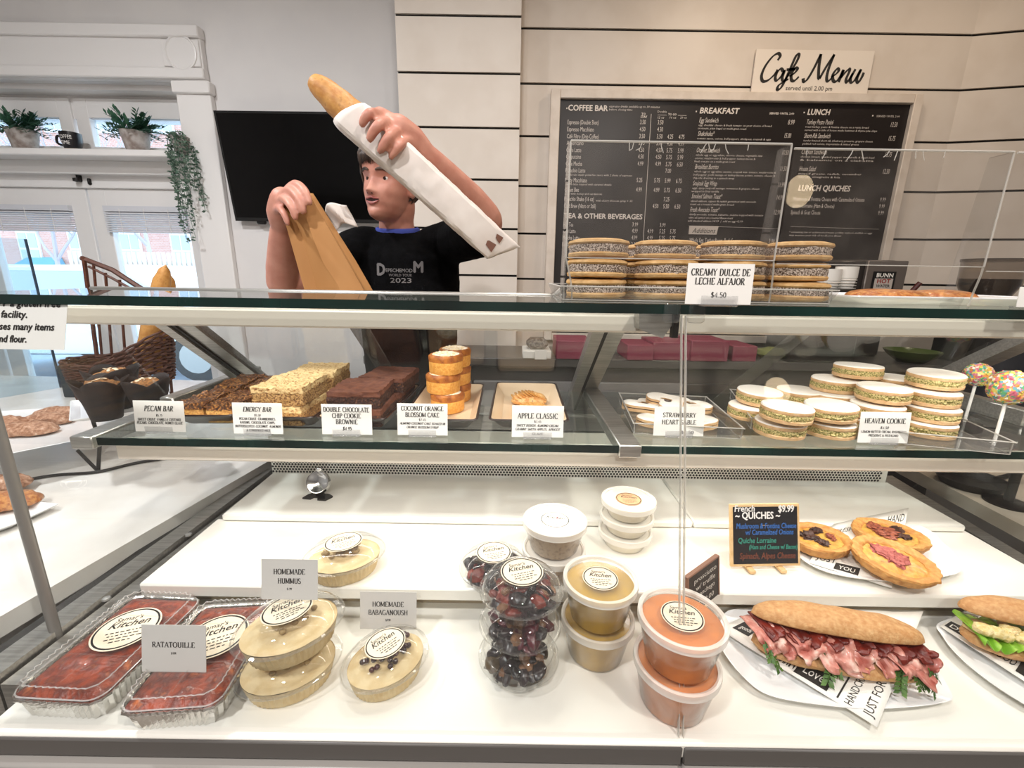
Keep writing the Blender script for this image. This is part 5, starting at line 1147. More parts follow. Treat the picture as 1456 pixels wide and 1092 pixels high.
# ---- clear round salad bowls
def salad(label, loc, seed, tints, lab=True, rz=0, s=1.0, rx=0):
    t = thing('salad_bowl', label, 'salad bowl', loc, rz, 'clear salad bowls', rx=rx); a = .06 * s; r = rnd(seed)
    rib = lambda an, z, q: .018 * math.cos(an * 30) if .003 < z < .022 else 0
    MB().lathe([(0, 0), (a * .66, 0), (a * .7, .002), (a * .84, .022), (a * .9, .026), (a, .027)], 120, rip=rib, cap1=False).build('bowl', LIDC, t)
    for i in range(74):
        q = a * .80 * math.sqrt(r.random()); an = r.uniform(0, 2 * PI); zz = .008 + r.uniform(0, 1) * (.032 * (1 - (q / a) ** 2) + .006)
        c, nm = r.choice(tints); m = M(*c); mb = MB(); sz = r.uniform(.009, .016)
        mb.T = Matrix.Translation((q * math.cos(an) * min(1, .72 + zz * 8), q * math.sin(an) * min(1, .72 + zz * 8), zz + .003)) @ Euler((r.uniform(-.7, .7), r.uniform(-.7, .7), r.uniform(0, 6))).to_matrix().to_4x4()
        mb.blob((0, 0, 0), (sz, sz * r.uniform(.5, .9), sz * r.uniform(.35, .6)), .35, 2.2, i + seed, 10, 7); mb.build(nm, m, t)
    lid = MB().lathe([(a * .9, .0275), (a * 1.0, .0275), (a * 1.03, .029), (a * 1.03, .0315), (a * .97, .032), (a * .93, .040), (a * .8, .051), (a * .62, .0565), (a * .56, .0585), (a * .53, .0575), (0, .058)], 64, cap0=False).build('clear_lid', LIDC, t)
    for rr_, zz in ((1.03, .030), (.9, .0445), (.56, .0585)): MB().tube([(a * rr_ * math.cos(2 * PI * i / 40), a * rr_ * math.sin(2 * PI * i / 40), zz) for i in range(40)], .0009, 5, closed=True).build('lid_ring', LIDC, lid)
    if lab: sticker(t, (0, 0, .0592), a * .52, R(18) - rz)
    return t
BEET = (('beetroot', '#3d0f1c', '#5c1826', 60, .3), 'beetroot_piece'); EGGP = (('dark aubergine', '#161012', '#2a1d20', 60, .3), 'aubergine_piece'); TOM = (('sun dried tomato', '#5e1d14', '#7c2c1e', 60, .35), 'tomato_piece'); MUSH = (('stewed mushroom', '#8a6548', '#6e4c34', 50, .35), 'mushroom_piece'); OLV = (('brown olive', '#3a2c1a', '#57442a', 50, .35), 'olive_piece')
salad('clear bowl of dark salad alone on the middle deck', base(702, 826, Z2), 11, [EGGP, TOM, OLV, EGGP], rz=R(-40))
q = base(737, 952, Z1)
salad('bottom clear salad bowl of the stack of three', q, 21, [EGGP, MUSH, OLV, EGGP], lab=False)
salad('middle clear salad bowl of the stack of three', q + Vector((.001, 0, .0592)), 33, [BEET, BEET, EGGP, MUSH], lab=False)
salad('top clear salad bowl of the stack of three with a round label', q + Vector((.002, -.001, .1184)), 47, [EGGP, TOM, MUSH, TOM, EGGP], rz=.2)
# ---- deli tubs
RIMW = frosted('milky lid rim', '#f6f1e8', .55)
def deli(label, loc, r, h, m, fill, lab=None, group=None, rz=0, lidm=None, rx=0, ry=0, clear=False):
    t = thing('deli_tub', label, 'tub', loc, rz, group, rx=rx, ry=ry)
    prof = [(0, 0), (r * .70, 0), (r * .74, .003), (r * .74 + (r * .2) * fill, h * fill)]
    MB().lathe(prof, 48).build('contents', m, t)
    MB().lathe([(r * .715, .0), (r * .755, .0025), (r * .955, h * .9), (r * .97, h * .92), (r * .97, h)], 48, cap0=False, cap1=False).build('tub_wall', MILKT, t)
    lid = MB().lathe([(r * .955, h - .008), (r * 1.0, h - .0085), (r * 1.01, h - .004), (r * 1.0, h + .0025), (r * .95, h + .0035), (r * .90, h + .002), (r * .89, h - .0005)], 56, cap0=False, cap1=False).build('lid', RIMW if lidm else MILK, t)
    MB().lathe([(r * .89, h - .0005), (r * .5, h), (0, h)], 56, cap0=False).build('lid_centre', lidm or MILK, lid)
    if lab: sticker(t, lab, r * .48, R(-6) - rz, 1.0, **(dict(lines=True)))
    return t
def soup(n, c, c2): return M(n, c, c2, 40, .3, coat=.6, bump=.1, bscale=80)
ORG = soup('orange soup', '#cf7416', '#c46a14'); YEL = soup('yellow soup', '#b68c08', '#a88006'); BRS = M('grainy beige soup', '#b59a78', '#80644a', 160, .5, coat=.4, ramp=(.5, .72)); WHS = soup('white yogurt', '#efe6d0', '#e9dfc6')
def stack(px, py, z, r, h, n, m, names, lidms=None, group=None, dx=0, lab=True):
    q = base(px, py, z)
    for k in range(n):
        top = k == n - 1
        deli(names[k], q + Vector((dx * k, 0, k * (h + .0036))), r, h, m, .93 if not top else .88, (0, 0, h + .0004) if (top and lab) else None, group, rz=.1 * k, lidm=lidms)
TL = lambda n, c: glass(n, '#ffffff', 1.45, .12, .13, c)
stack(955, 994, Z1, .0595, .070, 2, ORG, ['lower orange soup tub', 'upper orange soup tub with a round label'], TL('lid over orange soup', '#f6e4d2'), 'orange soup tubs')
stack(846, 925, Z1, .058, .067, 2, YEL, ['lower yellow soup tub', 'upper yellow soup tub with a round label'], TL('lid over yellow soup', '#f3ead2'), 'yellow soup tubs')
q = base(786, 812, Z2)
deli('lower grainy beige soup tub', q, .058, .050, BRS, .93, None, 'beige soup tubs')
t = deli('upper grainy beige soup tub with a pale label', q + Vector((0, 0, .0536)), .058, .053, BRS, .85, None, 'beige soup tubs', lidm=frosted('white lid', '#fbf8f0', .85)); sticker(t, (0, 0, .0538), .027, R(-8), 1.0, paper=M('white sticker', '#f4efe2', rough=.6), red=True)
q = base(887, 772, Z2)
for k, nm in enumerate(('bottom', 'middle', 'top')):
    t = deli('%s white yogurt tub of the stack of three' % nm, q + Vector((.001 * k, 0, .0346 * k)), .054, .031, WHS, .9, None, 'white yogurt tubs')
    if k == 2: sticker(t, (0, 0, .0316), .026, R(-8), 1.0, paper=M('kraft sticker', '#c9a27a', rough=.6))
# ---- chrome clip on the upper deck
b_ = base(452, 708, Z3); t = thing('sign_clip', 'round chrome clip with a dark forked base and no card', 'sign clip', b_, R(-8))
mb = MB(); mb.prism([(-.032, -.012, 0), (-.012, -.012, 0), (-.008, -.002, 0), (.002, -.002, 0), (.006, -.012, 0), (.026, -.012, 0), (.034, .008, 0), (.02, .016, 0), (-.02, .016, 0), (-.028, .006, 0)], .004); mb.box((0, .01, .008), (.02, .006, .014)); mb.build('forked_base', M('dark chrome', '#3b3836', rough=.2, metal=.9), t)
mb = MB().at((0, .008, .036), rx=R(62)); mb.lathe([(0, .002), (.02, .003), (.024, .006), (.0275, .006), (.0285, 0), (.0275, -.006), (.02, -.006), (0, -.006)], 40, sx=1.02, sy=.95); mb.build('round_plate', CHROME, t)
mb = MB().at((0, .016, .066)); mb.blob((0, 0, 0), (.008, .006, .007), 0, 1, 0, 14, 10); mb.build('pinch_knob', CHROME, t)
# ---- signs of the lower deck
GREY = M('pale grey card', '#cfccc7', rough=.5)
def held(label, loc, px0, py0, wpx, hpx, lines, lean_=R(12), bg_=None):
    b = P(px0, py0, y=loc); return card_sign('price_sign', label, px0, py0, None, wpx, hpx, lines, lean_, 0, 'sign', bg_ or GREY, y=loc, holder=False)
t = held('grey ratatouille sign standing among the foil trays', .50, 248, 958, 91, 55, [('RATATOUILLE', .47, 7.5, 61, 'S'), ('$ 9.99', .62, 3, 7, 'S')])
MB().box((-.005, -.002, -.012), (.05, .016, .03), bev=.002).build('clear_foot', CLEAR, t)
t = held('grey homemade hummus sign standing on the stacked tubs', .545, 412, 855, 80, 51, [('HOMEMADE', .37, 7.5, 45, 'S'), ('HUMMUS', .6, 7.5, 33, 'S'), ('$ 7.99', .76, 3, 7, 'S')]); MB().box((.0, .004, -.006), (.05, .02, .018), bev=.002).build('clear_foot', CLEAR, t)
t = held('grey homemade babaganoush sign above its tub', .60, 552, 897, 80, 46, [('HOMEMADE', .39, 7, 45, 'S'), ('BABAGANOUSH', .61, 7, 56, 'S'), ('$ 9.99', .78, 3, 7, 'S')]); MB().box((.0, .004, -.007), (.05, .02, .02), bev=.002).build('clear_foot', CLEAR, t)
# ---- chalkboards
PINE = M('pale pine', '#dfbd8c', '#d6b07a', 30, .55, stretch=(1, 12, 1)); CHB = M('chalkboard black', '#15141a', rough=.5)
def chalk(c): return M('chalk ' + c, c, rough=.8)
bl = P(1040, 806, z=Z2 - CZ + .012); br = P(1136, 801, z=Z2 - CZ + .012)
wv = br - bl; W_ = wv.length; t = thing('chalkboard_sign', 'small easel chalkboard listing the french quiches', 'chalkboard', ((bl.x + br.x) / 2, (bl.y + br.y) / 2 - .002, Z2 + .0003), math.atan2(wv.y, wv.x) - R(3))
Hh = .118; rot = R(90 - 16)
c = MB().at((0, 0, .010), rx=rot); c.box((0, Hh / 2, -.003), (W_, Hh, .006), bev=.002, seg=2); c.build('frame', PINE, t)
c = MB().at((0, 0, .010), rx=rot); c.box((0, Hh / 2, .0003), (W_ - .011, Hh - .011, .001)); c.build('board', CHB, t)
for x in (-.03, .03):
    c = MB(); c.box((x, .004, .005), (.012, .03, .008), bev=.002); c.build('foot', PINE, t)
c = MB(); c.hexa([(-.006, .07, 0), (.006, .07, 0), (.006, .075, 0), (-.006, .075, 0), (-.006, .02, .085), (.006, .02, .085), (.006, .024, .085), (-.006, .024, .085)]); c.build('prop', PINE, t)
def chalkline(t, s, x, fy, h, w, col, shear=.0, bold=.02, Wd=None, H=None, z0=.010, rot_=None):
    mb = MB().at((0, 0, z0), rx=rot if rot_ is None else rot_); v, f = glyphs(s); wd = max(a[0] for a in v) - min(a[0] for a in v); sz = h / .7
    mb.text(s, sz, align='L', sx=w / (wd * sz), pos=(x - (Wd or W_) / 2, (1 - fy) * (H or Hh), .0012), shear=shear, bold=bold); mb.build('chalk_lettering', chalk(col), t, smooth=False)
u = W_ / 96
chalkline(t, 'French', 6 * u, .12, 8.5 * u, 27 * u, '#e8e6e2', .1); chalkline(t, '$9.99', 66 * u, .13, 9 * u, 21 * u, '#e8e6e2', .05, .035); chalkline(t, '~ QUICHES ~', 7 * u, .235, 9 * u, 61 * u, '#e8e6e2', 0, .03)
chalkline(t, 'Mushroom & Fontina Cheese', 8 * u, .39, 7 * u, 82 * u, '#2f62a6', .1); chalkline(t, 'w/ Caramelized Onions', 20 * u, .49, 7 * u, 66 * u, '#2f62a6', .1); chalkline(t, 'Quiche Lorraine', 10 * u, .62, 7 * u, 52 * u, '#328574', .1); chalkline(t, '(Ham and Cheese w/ Bacon)', 25 * u, .72, 6 * u, 66 * u, '#328574', .1); chalkline(t, 'Spinach, Alpes Cheese', 12 * u, .87, 8 * u, 76 * u, '#6b3a2a', .1)
# small board behind the orange soup
tl, tr, brr = P(1006, 852, y=.655), P(1050, 828, y=.59), P(1043, 872, y=.59)
cx_ = (tl + tr) / 2; wv = Vector((tr.x - tl.x, tr.y - tl.y, 0)); W2 = .094; H2 = .07
pb = P(1016, 925, z=Z1 - CZ)
t = thing('chalkboard_sign', 'small dark chalkboard for the prosciutto sandwich behind the orange soup', 'chalkboard', (tr.x - .036, tr.y + .028, Z1 + .0003), R(38)); zz = tr.z - Z1 - H2 * .97; rot2 = R(82)
c = MB().at((0, 0, zz), rx=rot2); c.box((0, H2 / 2, 0), (W2, H2, .006), bev=.001); c.build('board', M('slate brown', '#2c2622', rough=.6), t)
c = MB().at((0, 0, zz), rx=rot2); c.box((0, H2, 0), (W2 + .003, .004, .008), bev=.001); c.box((-W2 / 2, H2 / 2, 0), (.003, H2, .008)); c.box((W2 / 2, H2 / 2, 0), (.003, H2, .008)); c.build('wooden_edge', M('brown wood edge', '#8a6450', rough=.6), t)
for s, fy, w in (('prosciutto', .25, .068), ('w/ truffle', .45, .06), ('manchego', .64, .056), ('$ 18.00', .88, .05)):
    mb = MB().at((0, 0, zz), rx=rot2); v, f = glyphs(s); wd = max(a[0] for a in v) - min(a[0] for a in v); mb.text(s, .012, sx=w / (wd * .012), pos=(.004, (1 - fy) * H2, .0036), shear=.1); mb.build('chalk_lettering', chalk('#d8d2c8'), t, smooth=False)
mb = MB(); mb.box((0, .0, zz / 2), (.012, .010, zz + .004)); mb.build('stem', PINE, t)
MB().lathe([(0, 0), (.024, 0), (.025, .006), (.024, .014), (0, .014)], 24).build('log_foot', M('log slice', '#b98d5c', '#a37848', 80, .7), t)
# ---- traced plates
def plate_from(label, outline, z, rim=.017, group='white oval plates', foot=.62):
    pts = smoothpts([P(x, y, z=z - CZ + rim) for x, y in outline], 6, True); c = sum(pts, Vector()) / len(pts)
    t = thing('oval_plate', label, 'plate', (c.x, c.y, z + .0003), 0, group); n = len(pts); vs = []
    for k, zz in ((foot, 0), (foot + .04, 0), (.98, rim - .003), (1.0, rim), (.985, rim), (foot + .06, .004), (0.02, .0035)):
        vs += [((p.x - c.x) * k, (p.y - c.y) * k, zz) for p in pts]
    MB().add(vs, [(i * n + j, i * n + (j + 1) % n, (i + 1) * n + (j + 1) % n, (i + 1) * n + j) for i in range(6) for j in range(n)] + [tuple(range(6 * n, 7 * n)), tuple(reversed(range(n)))]).build('dish', PORC, t); return t, c
PAPER = M('printed deli paper', '#efece4', rough=.7)
def pixframe(z): return lambda x, y, dz=0: P(x, y, z=z - CZ + dz)
def deli_paper(label, quad, z, prints, lift=None, nx=16, ny=10, seed=0):
    """quad: four photo corners of the sheet (along its length first); prints drawn in the sheet's 0..1 coordinates"""
    A, B, C2, D = [P(x, y, z=z - CZ + dz) for x, y, dz in quad]; O = (A + B + C2 + D) / 4; O = Vector((O.x, O.y, z))
    t = thing('deli_paper', label, 'paper', O, 0, 'printed deli papers')
    def f(u, v, e=0):
        p = A.lerp(B, u).lerp(D.lerp(C2, u), v); zz = .0012 * noise.noise(Vector((u * 5, v * 4, seed)))
        if lift: zz += lift(u, v)
        return p - O + Vector((0, 0, zz + e))
    mb = MB(); mb.grid(lambda u, v: f(u, v), nx, ny); mb.build('sheet', PAPER, t)
    o = t.children[0]; md = o.modifiers.new('thickness', 'SOLIDIFY'); md.thickness = .0004; md.offset = -1
    W1 = (B - A).length; H1 = (D - A).length
    ik = MB()
    for pr in prints:
        if pr[0] == 'b':
            _, u0, v0, u1, v1 = pr; n = 6
            ik.grid(lambda a, b: f(u0 + (u1 - u0) * a, v0 + (v1 - v0) * b, .0006), n, 3)
        else:
            _, s, u0, v0, hh, ww, rot_, col = pr
            v, fc = glyphs(s); x0 = min(a[0] for a in v); wd = max(a[0] for a in v) - x0
            out = []
            for a in v:
                lx_, ly_ = (a[0] - x0) / wd * ww, a[1] / .7 * hh
                if rot_: lx_, ly_ = -ly_ * H1 / W1 if False else -ly_, lx_
                uu, vv = (u0 + lx_, v0 + ly_)
                out.append(tuple(f(uu, vv, .0006 if col == 0 else .0009)))
            ik.add(out, fc, 0 if col == 0 else 1)
    ik.build('print', [M('print black', '#2b2826', rough=.7), PAPER], t, smooth=False)
    return t
plate_from('white oval plate under the three quiches', [(1118, 752), (1180, 732), (1300, 745), (1345, 775), (1366, 803), (1352, 818), (1270, 826), (1195, 818), (1150, 802), (1125, 778)], Z2, .015)
plate_from('white oval plate under the prosciutto sandwich', [(1044, 866), (1120, 863), (1203, 867), (1250, 881), (1310, 925), (1352, 984), (1338, 1000), (1250, 1008), (1172, 1003), (1094, 989), (1056, 962), (1028, 926), (1019, 903), (1026, 880)], Z1, .016)
plate_from('white oval plate cut off by the right frame edge', [(1338, 884), (1420, 868), (1530, 880), (1600, 930), (1640, 1010), (1600, 1030), (1500, 1020), (1430, 985), (1370, 940), (1340, 905)], Z1, .016)
T = lambda s, u, v, h, w, r=0, c=0: ('t', s, u, v, h, w, r, c)
deli_paper('printed deli paper under the three quiches', [(1150, 800, .017), (1268, 836, .006), (1292, 722, .045), (1185, 745, .019)], Z2, [T('HAND', .75, .80, .12, .22), T('FRESH', .1, .72, .1, .22), T('JUST', .05, .1, .1, .25), ('b', .3, .02, .6, .12), T('YOU', .35, .04, .05, .2, 0, 1), T('IN', .86, .62, .1, .1)], seed=3)
deli_paper('printed deli paper under the prosciutto sandwich', [(1020, 893, .020), (1247, 1034, .013), (1312, 872, .040), (1098, 860, .014)], Z1, [
    ('b', .05, .14, .17, .46), T('QUALITY', .07, .34, .06, .09, 0, 1), T('goods', .075, .2, .07, .08, 0, 1), T('SERVED', .06, .56, .12, .12), T('FRESH', .08, .75, .14, .13), T('stomach', .62, .84, .09, .2), ('b', .6, .72, .95, .80), T('EXPRESS FOR', .63, .735, .05, .28, 0, 1),
    T('DELICIOUS', .26, .80, .13, .3), T('COFFEE', .3, .93, .05, .2), T('TASTY', .34, .05, .12, .16), ('b', .52, .03, .72, .30), T('Food is', .55, .2, .06, .12, 0, 1), T('Love', .56, .07, .08, .12, 0, 1), T('FIN', .44, .05, .2, .07), T('DELI', .62, .34, .12, .12),
    T('HANDCRAFTED', .86, .03, .045, .38, 1), T('JUST FOR YOU', .965, .03, .05, .42, 1), ('b', .80, .44, .95, .60), T('fresh', .82, .48, .06, .1, 0, 1), ('b', .775, .03, .785, .4)], lift=lambda u, v: .004 * max(0, u - .8) * 5 * v, seed=5)
deli_paper('printed deli paper under the lettuce sandwich', [(1336, 890, .019), (1520, 1010, .014), (1560, 900, .02), (1372, 868, .024)], Z1, [('b', .02, .1, .3, .35), T('DELI', .05, .15, .12, .2, 0, 1), T('GOOD', .4, .1, .14, .2), ('b', .62, .05, .72, .5), T('STYLE', .1, .7, .14, .3), T('FOOD', .8, .1, .14, .15)], seed=8)
# ---- quiches
PASTRY = M('golden pastry', '#cf9a55', '#b97d3c', 120.0, .6, bump=.5, bscale=132, ramp=(.35, .65)); EGG = M('baked egg custard', '#cfa04a', '#b9853a', 90.0, .45, bump=.4, bscale=132, coat=.2, c3='#9a5a24', ramp=(.4, .62)); MSH = M('roasted mushroom', '#4a2c20', '#331c15', 60, .5); HAM = M('cooked ham', '#b8645a', '#98463f', 150.0, .5, bump=.5, bscale=198); BAC = M('browned bacon', '#7a3a2a', '#a0583c', 180.0, .5, bump=.4, bscale=198)
def quiche(label, px, py, rz, topping, seed, r=.052, rx=0, ry=0, dz=.0):
    q = P(px, py, z=Z2 - CZ + .018 + dz); t = thing('quiche', label, 'quiche', (q.x, q.y, Z2 + .0175 + dz), rz, 'quiches', rx=rx, ry=ry); rr = rnd(seed)
    rim = lambda a, z, q_: .05 * noise.noise(Vector((math.cos(a) * 4, math.sin(a) * 4, seed))) + .045 * noise.noise(Vector((math.cos(a) * 12, math.sin(a) * 12, seed + z * 200)))
    MB().lathe([(0, 0), (r * .84, 0), (r * .92, .003), (r * .99, .010), (r * 1.0, .015), (r * 1.05, .019), (r * 1.03, .0225), (r * .93, .0235), (r * .82, .0215), (r * .76, .0185), (r * .74, .014)], 90, rip=rim, cap1=False, sy=.86).build('pastry_shell', PASTRY, t)
    def f(u, v):
        a = 2 * PI * u; q_ = r * .80 * (1 - v); x, y = q_ * math.cos(a), q_ * math.sin(a) * .86
        return (x, y, 0.0165 + .004 * (1 - (1 - v) ** 2) + .0028 * noise.noise(Vector((x, y, seed * .01)) * 90))
    MB().grid(f, 40, 12, 0, True).build('filling', EGG, t)
    if topping == 'mushroom': spec = [(-.018, .008, .013, MSH, 'mushroom_slice'), (.014, .018, .012, MSH, 'mushroom_slice'), (-.012, -.016, .011, MSH, 'mushroom_slice'), (.022, -.008, .010, BAC, 'onion_strip')]
    elif topping == 'bacon': spec = [(.0, .0, .02, BAC, 'bacon_piece'), (-.02, .016, .014, BAC, 'bacon_piece'), (.018, .016, .012, MSH, 'mushroom_slice'), (.02, -.008, .012, MSH, 'mushroom_slice'), (-.012, -.012, .014, BAC, 'bacon_piece')]
    else: spec = [(-.012, .008, .018, HAM, 'ham_piece'), (.006, -.002, .017, HAM, 'ham_piece'), (-.004, .016, .012, HAM, 'ham_piece')]
    for i, (x, y, s_, m, nm) in enumerate(spec):
        s_ *= 1.12; mb = MB().at((x, y, .0215), rz=rr.uniform(0, 6), rx=rr.uniform(-.2, .2)); mb.blob((0, 0, 0), (s_, s_ * .72, .0035), .9, 2.6, seed + i, 26, 14); mb.build(nm, m, t)
    return t
quiche('quiche with dark mushrooms at the left of the plate', 1162, 776, .3, 'mushroom', 2, r=.058)
quiche('quiche with browned bacon at the back of the plate', 1262, 770, -.3, 'bacon', 5, r=.062, dz=.002)
quiche('quiche with pink ham leaning at the front of the plate', 1266, 806, -.45, 'ham', 9, r=.064, rx=R(7), ry=R(6), dz=.006)
# ---- sandwiches
CRST = M('seeded bun crust', '#b98450', '#cda06c', 150.0, .65, bump=.35, bscale=264, c3='#d8b586', ramp=(.35, .65)); CRUMB = M('bun crumb', '#e0c392', '#d1ad76', 240.0, .8, bump=.4, bscale=264)
PROS = M('prosciutto', '#ad5c50', '#cf8f80', 48, .4, coat=.2, c3='#eccfc0', ramp=(.38, .56)); ARUG = M('arugula', '#37591f', '#54782f', 60, .5); LETT = M('lettuce', '#7fb52c', '#a8d04a', 40, .45); CHKN = M('grilled chicken salad', '#d9c07a', '#e8d9a4', 150.0, .5, bump=.4, bscale=198, c3='#b98a3e'); DTOM = M('dried tomato strip', '#5a1812', '#7a261a', 50, .35)
def ribbon(path, w, seed, amp=.004, nu=14, nv=5):
    pts = smoothpts(path, 5); n = len(pts)
    def f(u, v):
        i = min(n - 1, int(u * (n - 1) + .5)); p = pts[i]; d = (pts[min(i + 1, n - 1)] - pts[max(i - 1, 0)]).normalized(); s = d.cross(Vector((0, -.6, .8))).normalized()
        k = noise.noise(Vector((u * 3, v * 3.5, seed))) + .35 * noise.noise(Vector((u * 6, v * 7, seed + 4))); return p + s * (v - .5) * w * (1 + .3 * noise.noise(Vector((u * 5, seed, 1)))) + Vector((.3 * k, -1, .5)) * (amp * k)
    return MB().grid(f, n, 13)
def leaf_sprig(seed, L=.04):
    r = rnd(seed); mb = MB(); st = smoothpts([(0, 0, 0), (L * .4, r.uniform(-.004, .004), -.002), (L, r.uniform(-.01, .01), -.008)], 4); mb.tube(st, .0009, 4)
    for i in range(2, len(st)):
        for s in (-1, 1):
            d = ((st[i] - st[i - 1]).normalized() + Vector((0, s * 1.1, r.uniform(-.2, .3)))).normalized(); leafquad(mb, st[i], d, Vector((0, 0, 1)), L * .32, L * .09)
    return mb
def sandwich(label, xa, ya, xb, yb, z, kind):
    a, b = P(xa, ya, z=z - CZ), P(xb, yb, z=z - CZ); d = b - a; L_ = d.length; rz = math.atan2(d.y, d.x); c = (a + b) / 2
    t = thing('baguette_sandwich', label, 'sandwich', (c.x, c.y, z), rz); r = rnd(len(label)); wd = .066
    lo = MB().grid(loaf(L_, wd * 1.12, .015, 3, .04, flat=1.0), 28, 30, 0, True).build('bottom_bun', CRST, t); lo.location = (0, -.006, .0155)
    cr = MB().grid(loaf(L_ * .96, wd * .94, .004, 4, .04, flat=1.0), 24, 26, 0, True).build('cut_face', CRUMB, t); cr.location = (0, 0, .0265)
    up = MB().grid(loaf(L_ * 1.0, wd * 1.05, .027, 7, .04, flat=.28), 28, 34, 0, True).build('top_bun', CRST, t); up.location = (0, .012, .053); up.rotation_euler.x = R(-16)
    if kind == 'ham':
        for i in range(9):
            x = -L_ * .43 + L_ * .84 * i / 8; m_ = .006 * r.uniform(-1, 1)
            mb = ribbon([(x - .014, .022, .040), (x - .006, -.010 + m_, .044 + r.uniform(-.002, .004)), (x + .002, -.027, .040), (x + .008, -.034 + m_ * .5, .034 + r.uniform(-.004, .004)), (x + .012, -.036, .027 + r.uniform(-.006, .007))], r.uniform(.03, .046), i * 3.1, .011); o = mb.build('prosciutto_slice', PROS, t); md = o.modifiers.new('th', 'SOLIDIFY'); md.thickness = .0012
        for i in range(8):
            x = -L_ * .42 + L_ * .8 * i / 7 + r.uniform(-.008, .008); mb = ribbon([(x, .026, .045), (x + .01, -.010, .048), (x + .02, -.026, .046 + r.uniform(-.004, .003))], .026, i * 1.7, .007); o = mb.build('tomato_strip', DTOM, t); md = o.modifiers.new('th', 'SOLIDIFY'); md.thickness = .003
        spots = [-.46, -.43, -.13, -.10, -.07, .28, .31, .34, .37, .43, .46, .33, -.04]
        for i, s in enumerate(spots):
            o = leaf_sprig(i, r.uniform(.022, .036)).build('arugula_leaf', ARUG, t); o.location = (s * L_, -.024 - r.uniform(0, .008), .036 + r.uniform(-.008, .004)); o.rotation_euler = (r.uniform(-.5, .5), r.uniform(.3, 1.0), -PI / 2 + r.uniform(-.9, .9) + (0.9 if s > .4 else 0))
    else:
        def f(u, v):
            x = (u - .5) * L_ * .94; q = v; return (x, -.045 + .075 * q + .004 * math.sin(u * 60), .030 + .007 * math.sin(u * 75 + q * 3) * (1 - q) + .003 * math.sin(u * 33))
        o = MB().grid(f, 90, 6).build('lettuce_leaf', LETT, t); md = o.modifiers.new('th', 'SOLIDIFY'); md.thickness = .001
        for i in range(16):
            mb = MB(); mb.blob((-L_ * .42 + L_ * .84 * i / 15, -.026 + r.uniform(-.006, .01), .042 + r.uniform(-.002, .005)), (r.uniform(.011, .017), .012, r.uniform(.007, .010)), .35, 2.4, i, 14, 9); mb.build('chicken_piece', CHKN, t)
    return t
sandwich('prosciutto and arugula baguette sandwich on the printed paper', 1064, 917, 1310, 958, Z1 + .018, 'ham')
sandwich('lettuce and chicken baguette sandwich at the right frame edge', 1358, 908, 1590, 950, Z1 + .020, 'chicken')
# ================================================================ the server behind the case
SKIN = M('skin', '#c98f7c', '#bd7f6d', 30, .5, sss=.08, bump=.06, bscale=200, ramp=(.35, .7)); SHIRT = M('black cotton', '#060607', '#0b0b0d', 60, .95, bump=.3, bscale=300, spec=.1); HAIRM = M('dark brown hair', '#2a1c15', '#4a3424', 60, .5, stretch=(1, 1, .15), bump=.6, bscale=160)
BLUEM = M('blue undershirt', '#3f4fa8', rough=.8); LIPM = M('lip', '#a65e58', rough=.4); DARKM = M('mouth dark', '#2a0f0e', rough=.6); EYEW = M('eye white', '#d9d4cf', rough=.2); IRIS = M('brown iris', '#2c1a12', rough=.15); TROU = M('charcoal trousers', '#17171a', '#202024', 60, .9)
BX = P(576, 380, y=1.5).x; PZ = 0
org = Vector((BX, 1.52, 0))
per = thing('person', 'person in a black t-shirt lifting a wrapped baguette and a brown bag', 'person', org)
def bake(mb, name, m, vox, smooth=4, parent=None, noise_amp=0, nf=30):
    o = mb.build('tmp', m); o.modifiers.new('r', 'REMESH').mode = 'VOXEL'; o.modifiers['r'].voxel_size = vox
    s = o.modifiers.new('s', 'SMOOTH'); s.factor = .5; s.iterations = smooth
    dg = bpy.context.evaluated_depsgraph_get(); me = bpy.data.meshes.new_from_object(o.evaluated_get(dg)); old = o.data
    bpy.data.objects.remove(o); bpy.data.meshes.remove(old)
    for v in me.vertices:
        if noise_amp:
            q = v.co * nf; v.co += v.normal * noise_amp * (noise.noise(q) + .5 * noise.noise(q * 2.3 + Vector((5, 5, 5))))
        v.co -= org
    me.polygons.foreach_set('use_smooth', [True] * len(me.polygons)); me.name = name
    n = bpy.data.objects.new(name, me); COL.objects.link(n); n.parent = parent or per
    if not me.materials: me.materials.append(m)
    return n
def limb(mb, pts, rad, n=14, sub=5):
    """round-ended tapering limb through joints"""
    q = smoothpts(pts, sub); k = []
    for i in range(len(q)):
        f = i / sub; a = min(int(f), len(rad) - 1); b = min(a + 1, len(rad) - 1); k.append(rad[a] + (rad[b] - rad[a]) * (f - a))
    mb.tube(q, k, n); mb.blob(q[0], k[0] * .99, nu=n, nv=8); mb.blob(q[-1], k[-1] * .99, nu=n, nv=8)
def slices(mb, secs, n=28):
    vs = []
    for (x, y, z, rx, ry) in secs: vs += [(x + rx * math.cos(2 * PI * k / n), y + ry * math.sin(2 * PI * k / n), z) for k in range(n)]
    m = len(secs); mb.add(vs, [(i * n + k, i * n + (k + 1) % n, (i + 1) * n + (k + 1) % n, (i + 1) * n + k) for i in range(m - 1) for k in range(n)] + [tuple(reversed(range(n))), tuple(range((m - 1) * n, m * n))])
shR, shL = P(514, 352, y=1.5), P(641, 343, y=1.5)
elR, wrR = P(408, 408, y=1.33), P(401, 322, y=1.22)
elL, wrL = P(694, 318, y=1.30), P(604, 219, y=1.105)
nk = P(565, 328, y=1.52)
HC = P(556, 261, y=1.47)
body = MB()
zt = nk.z
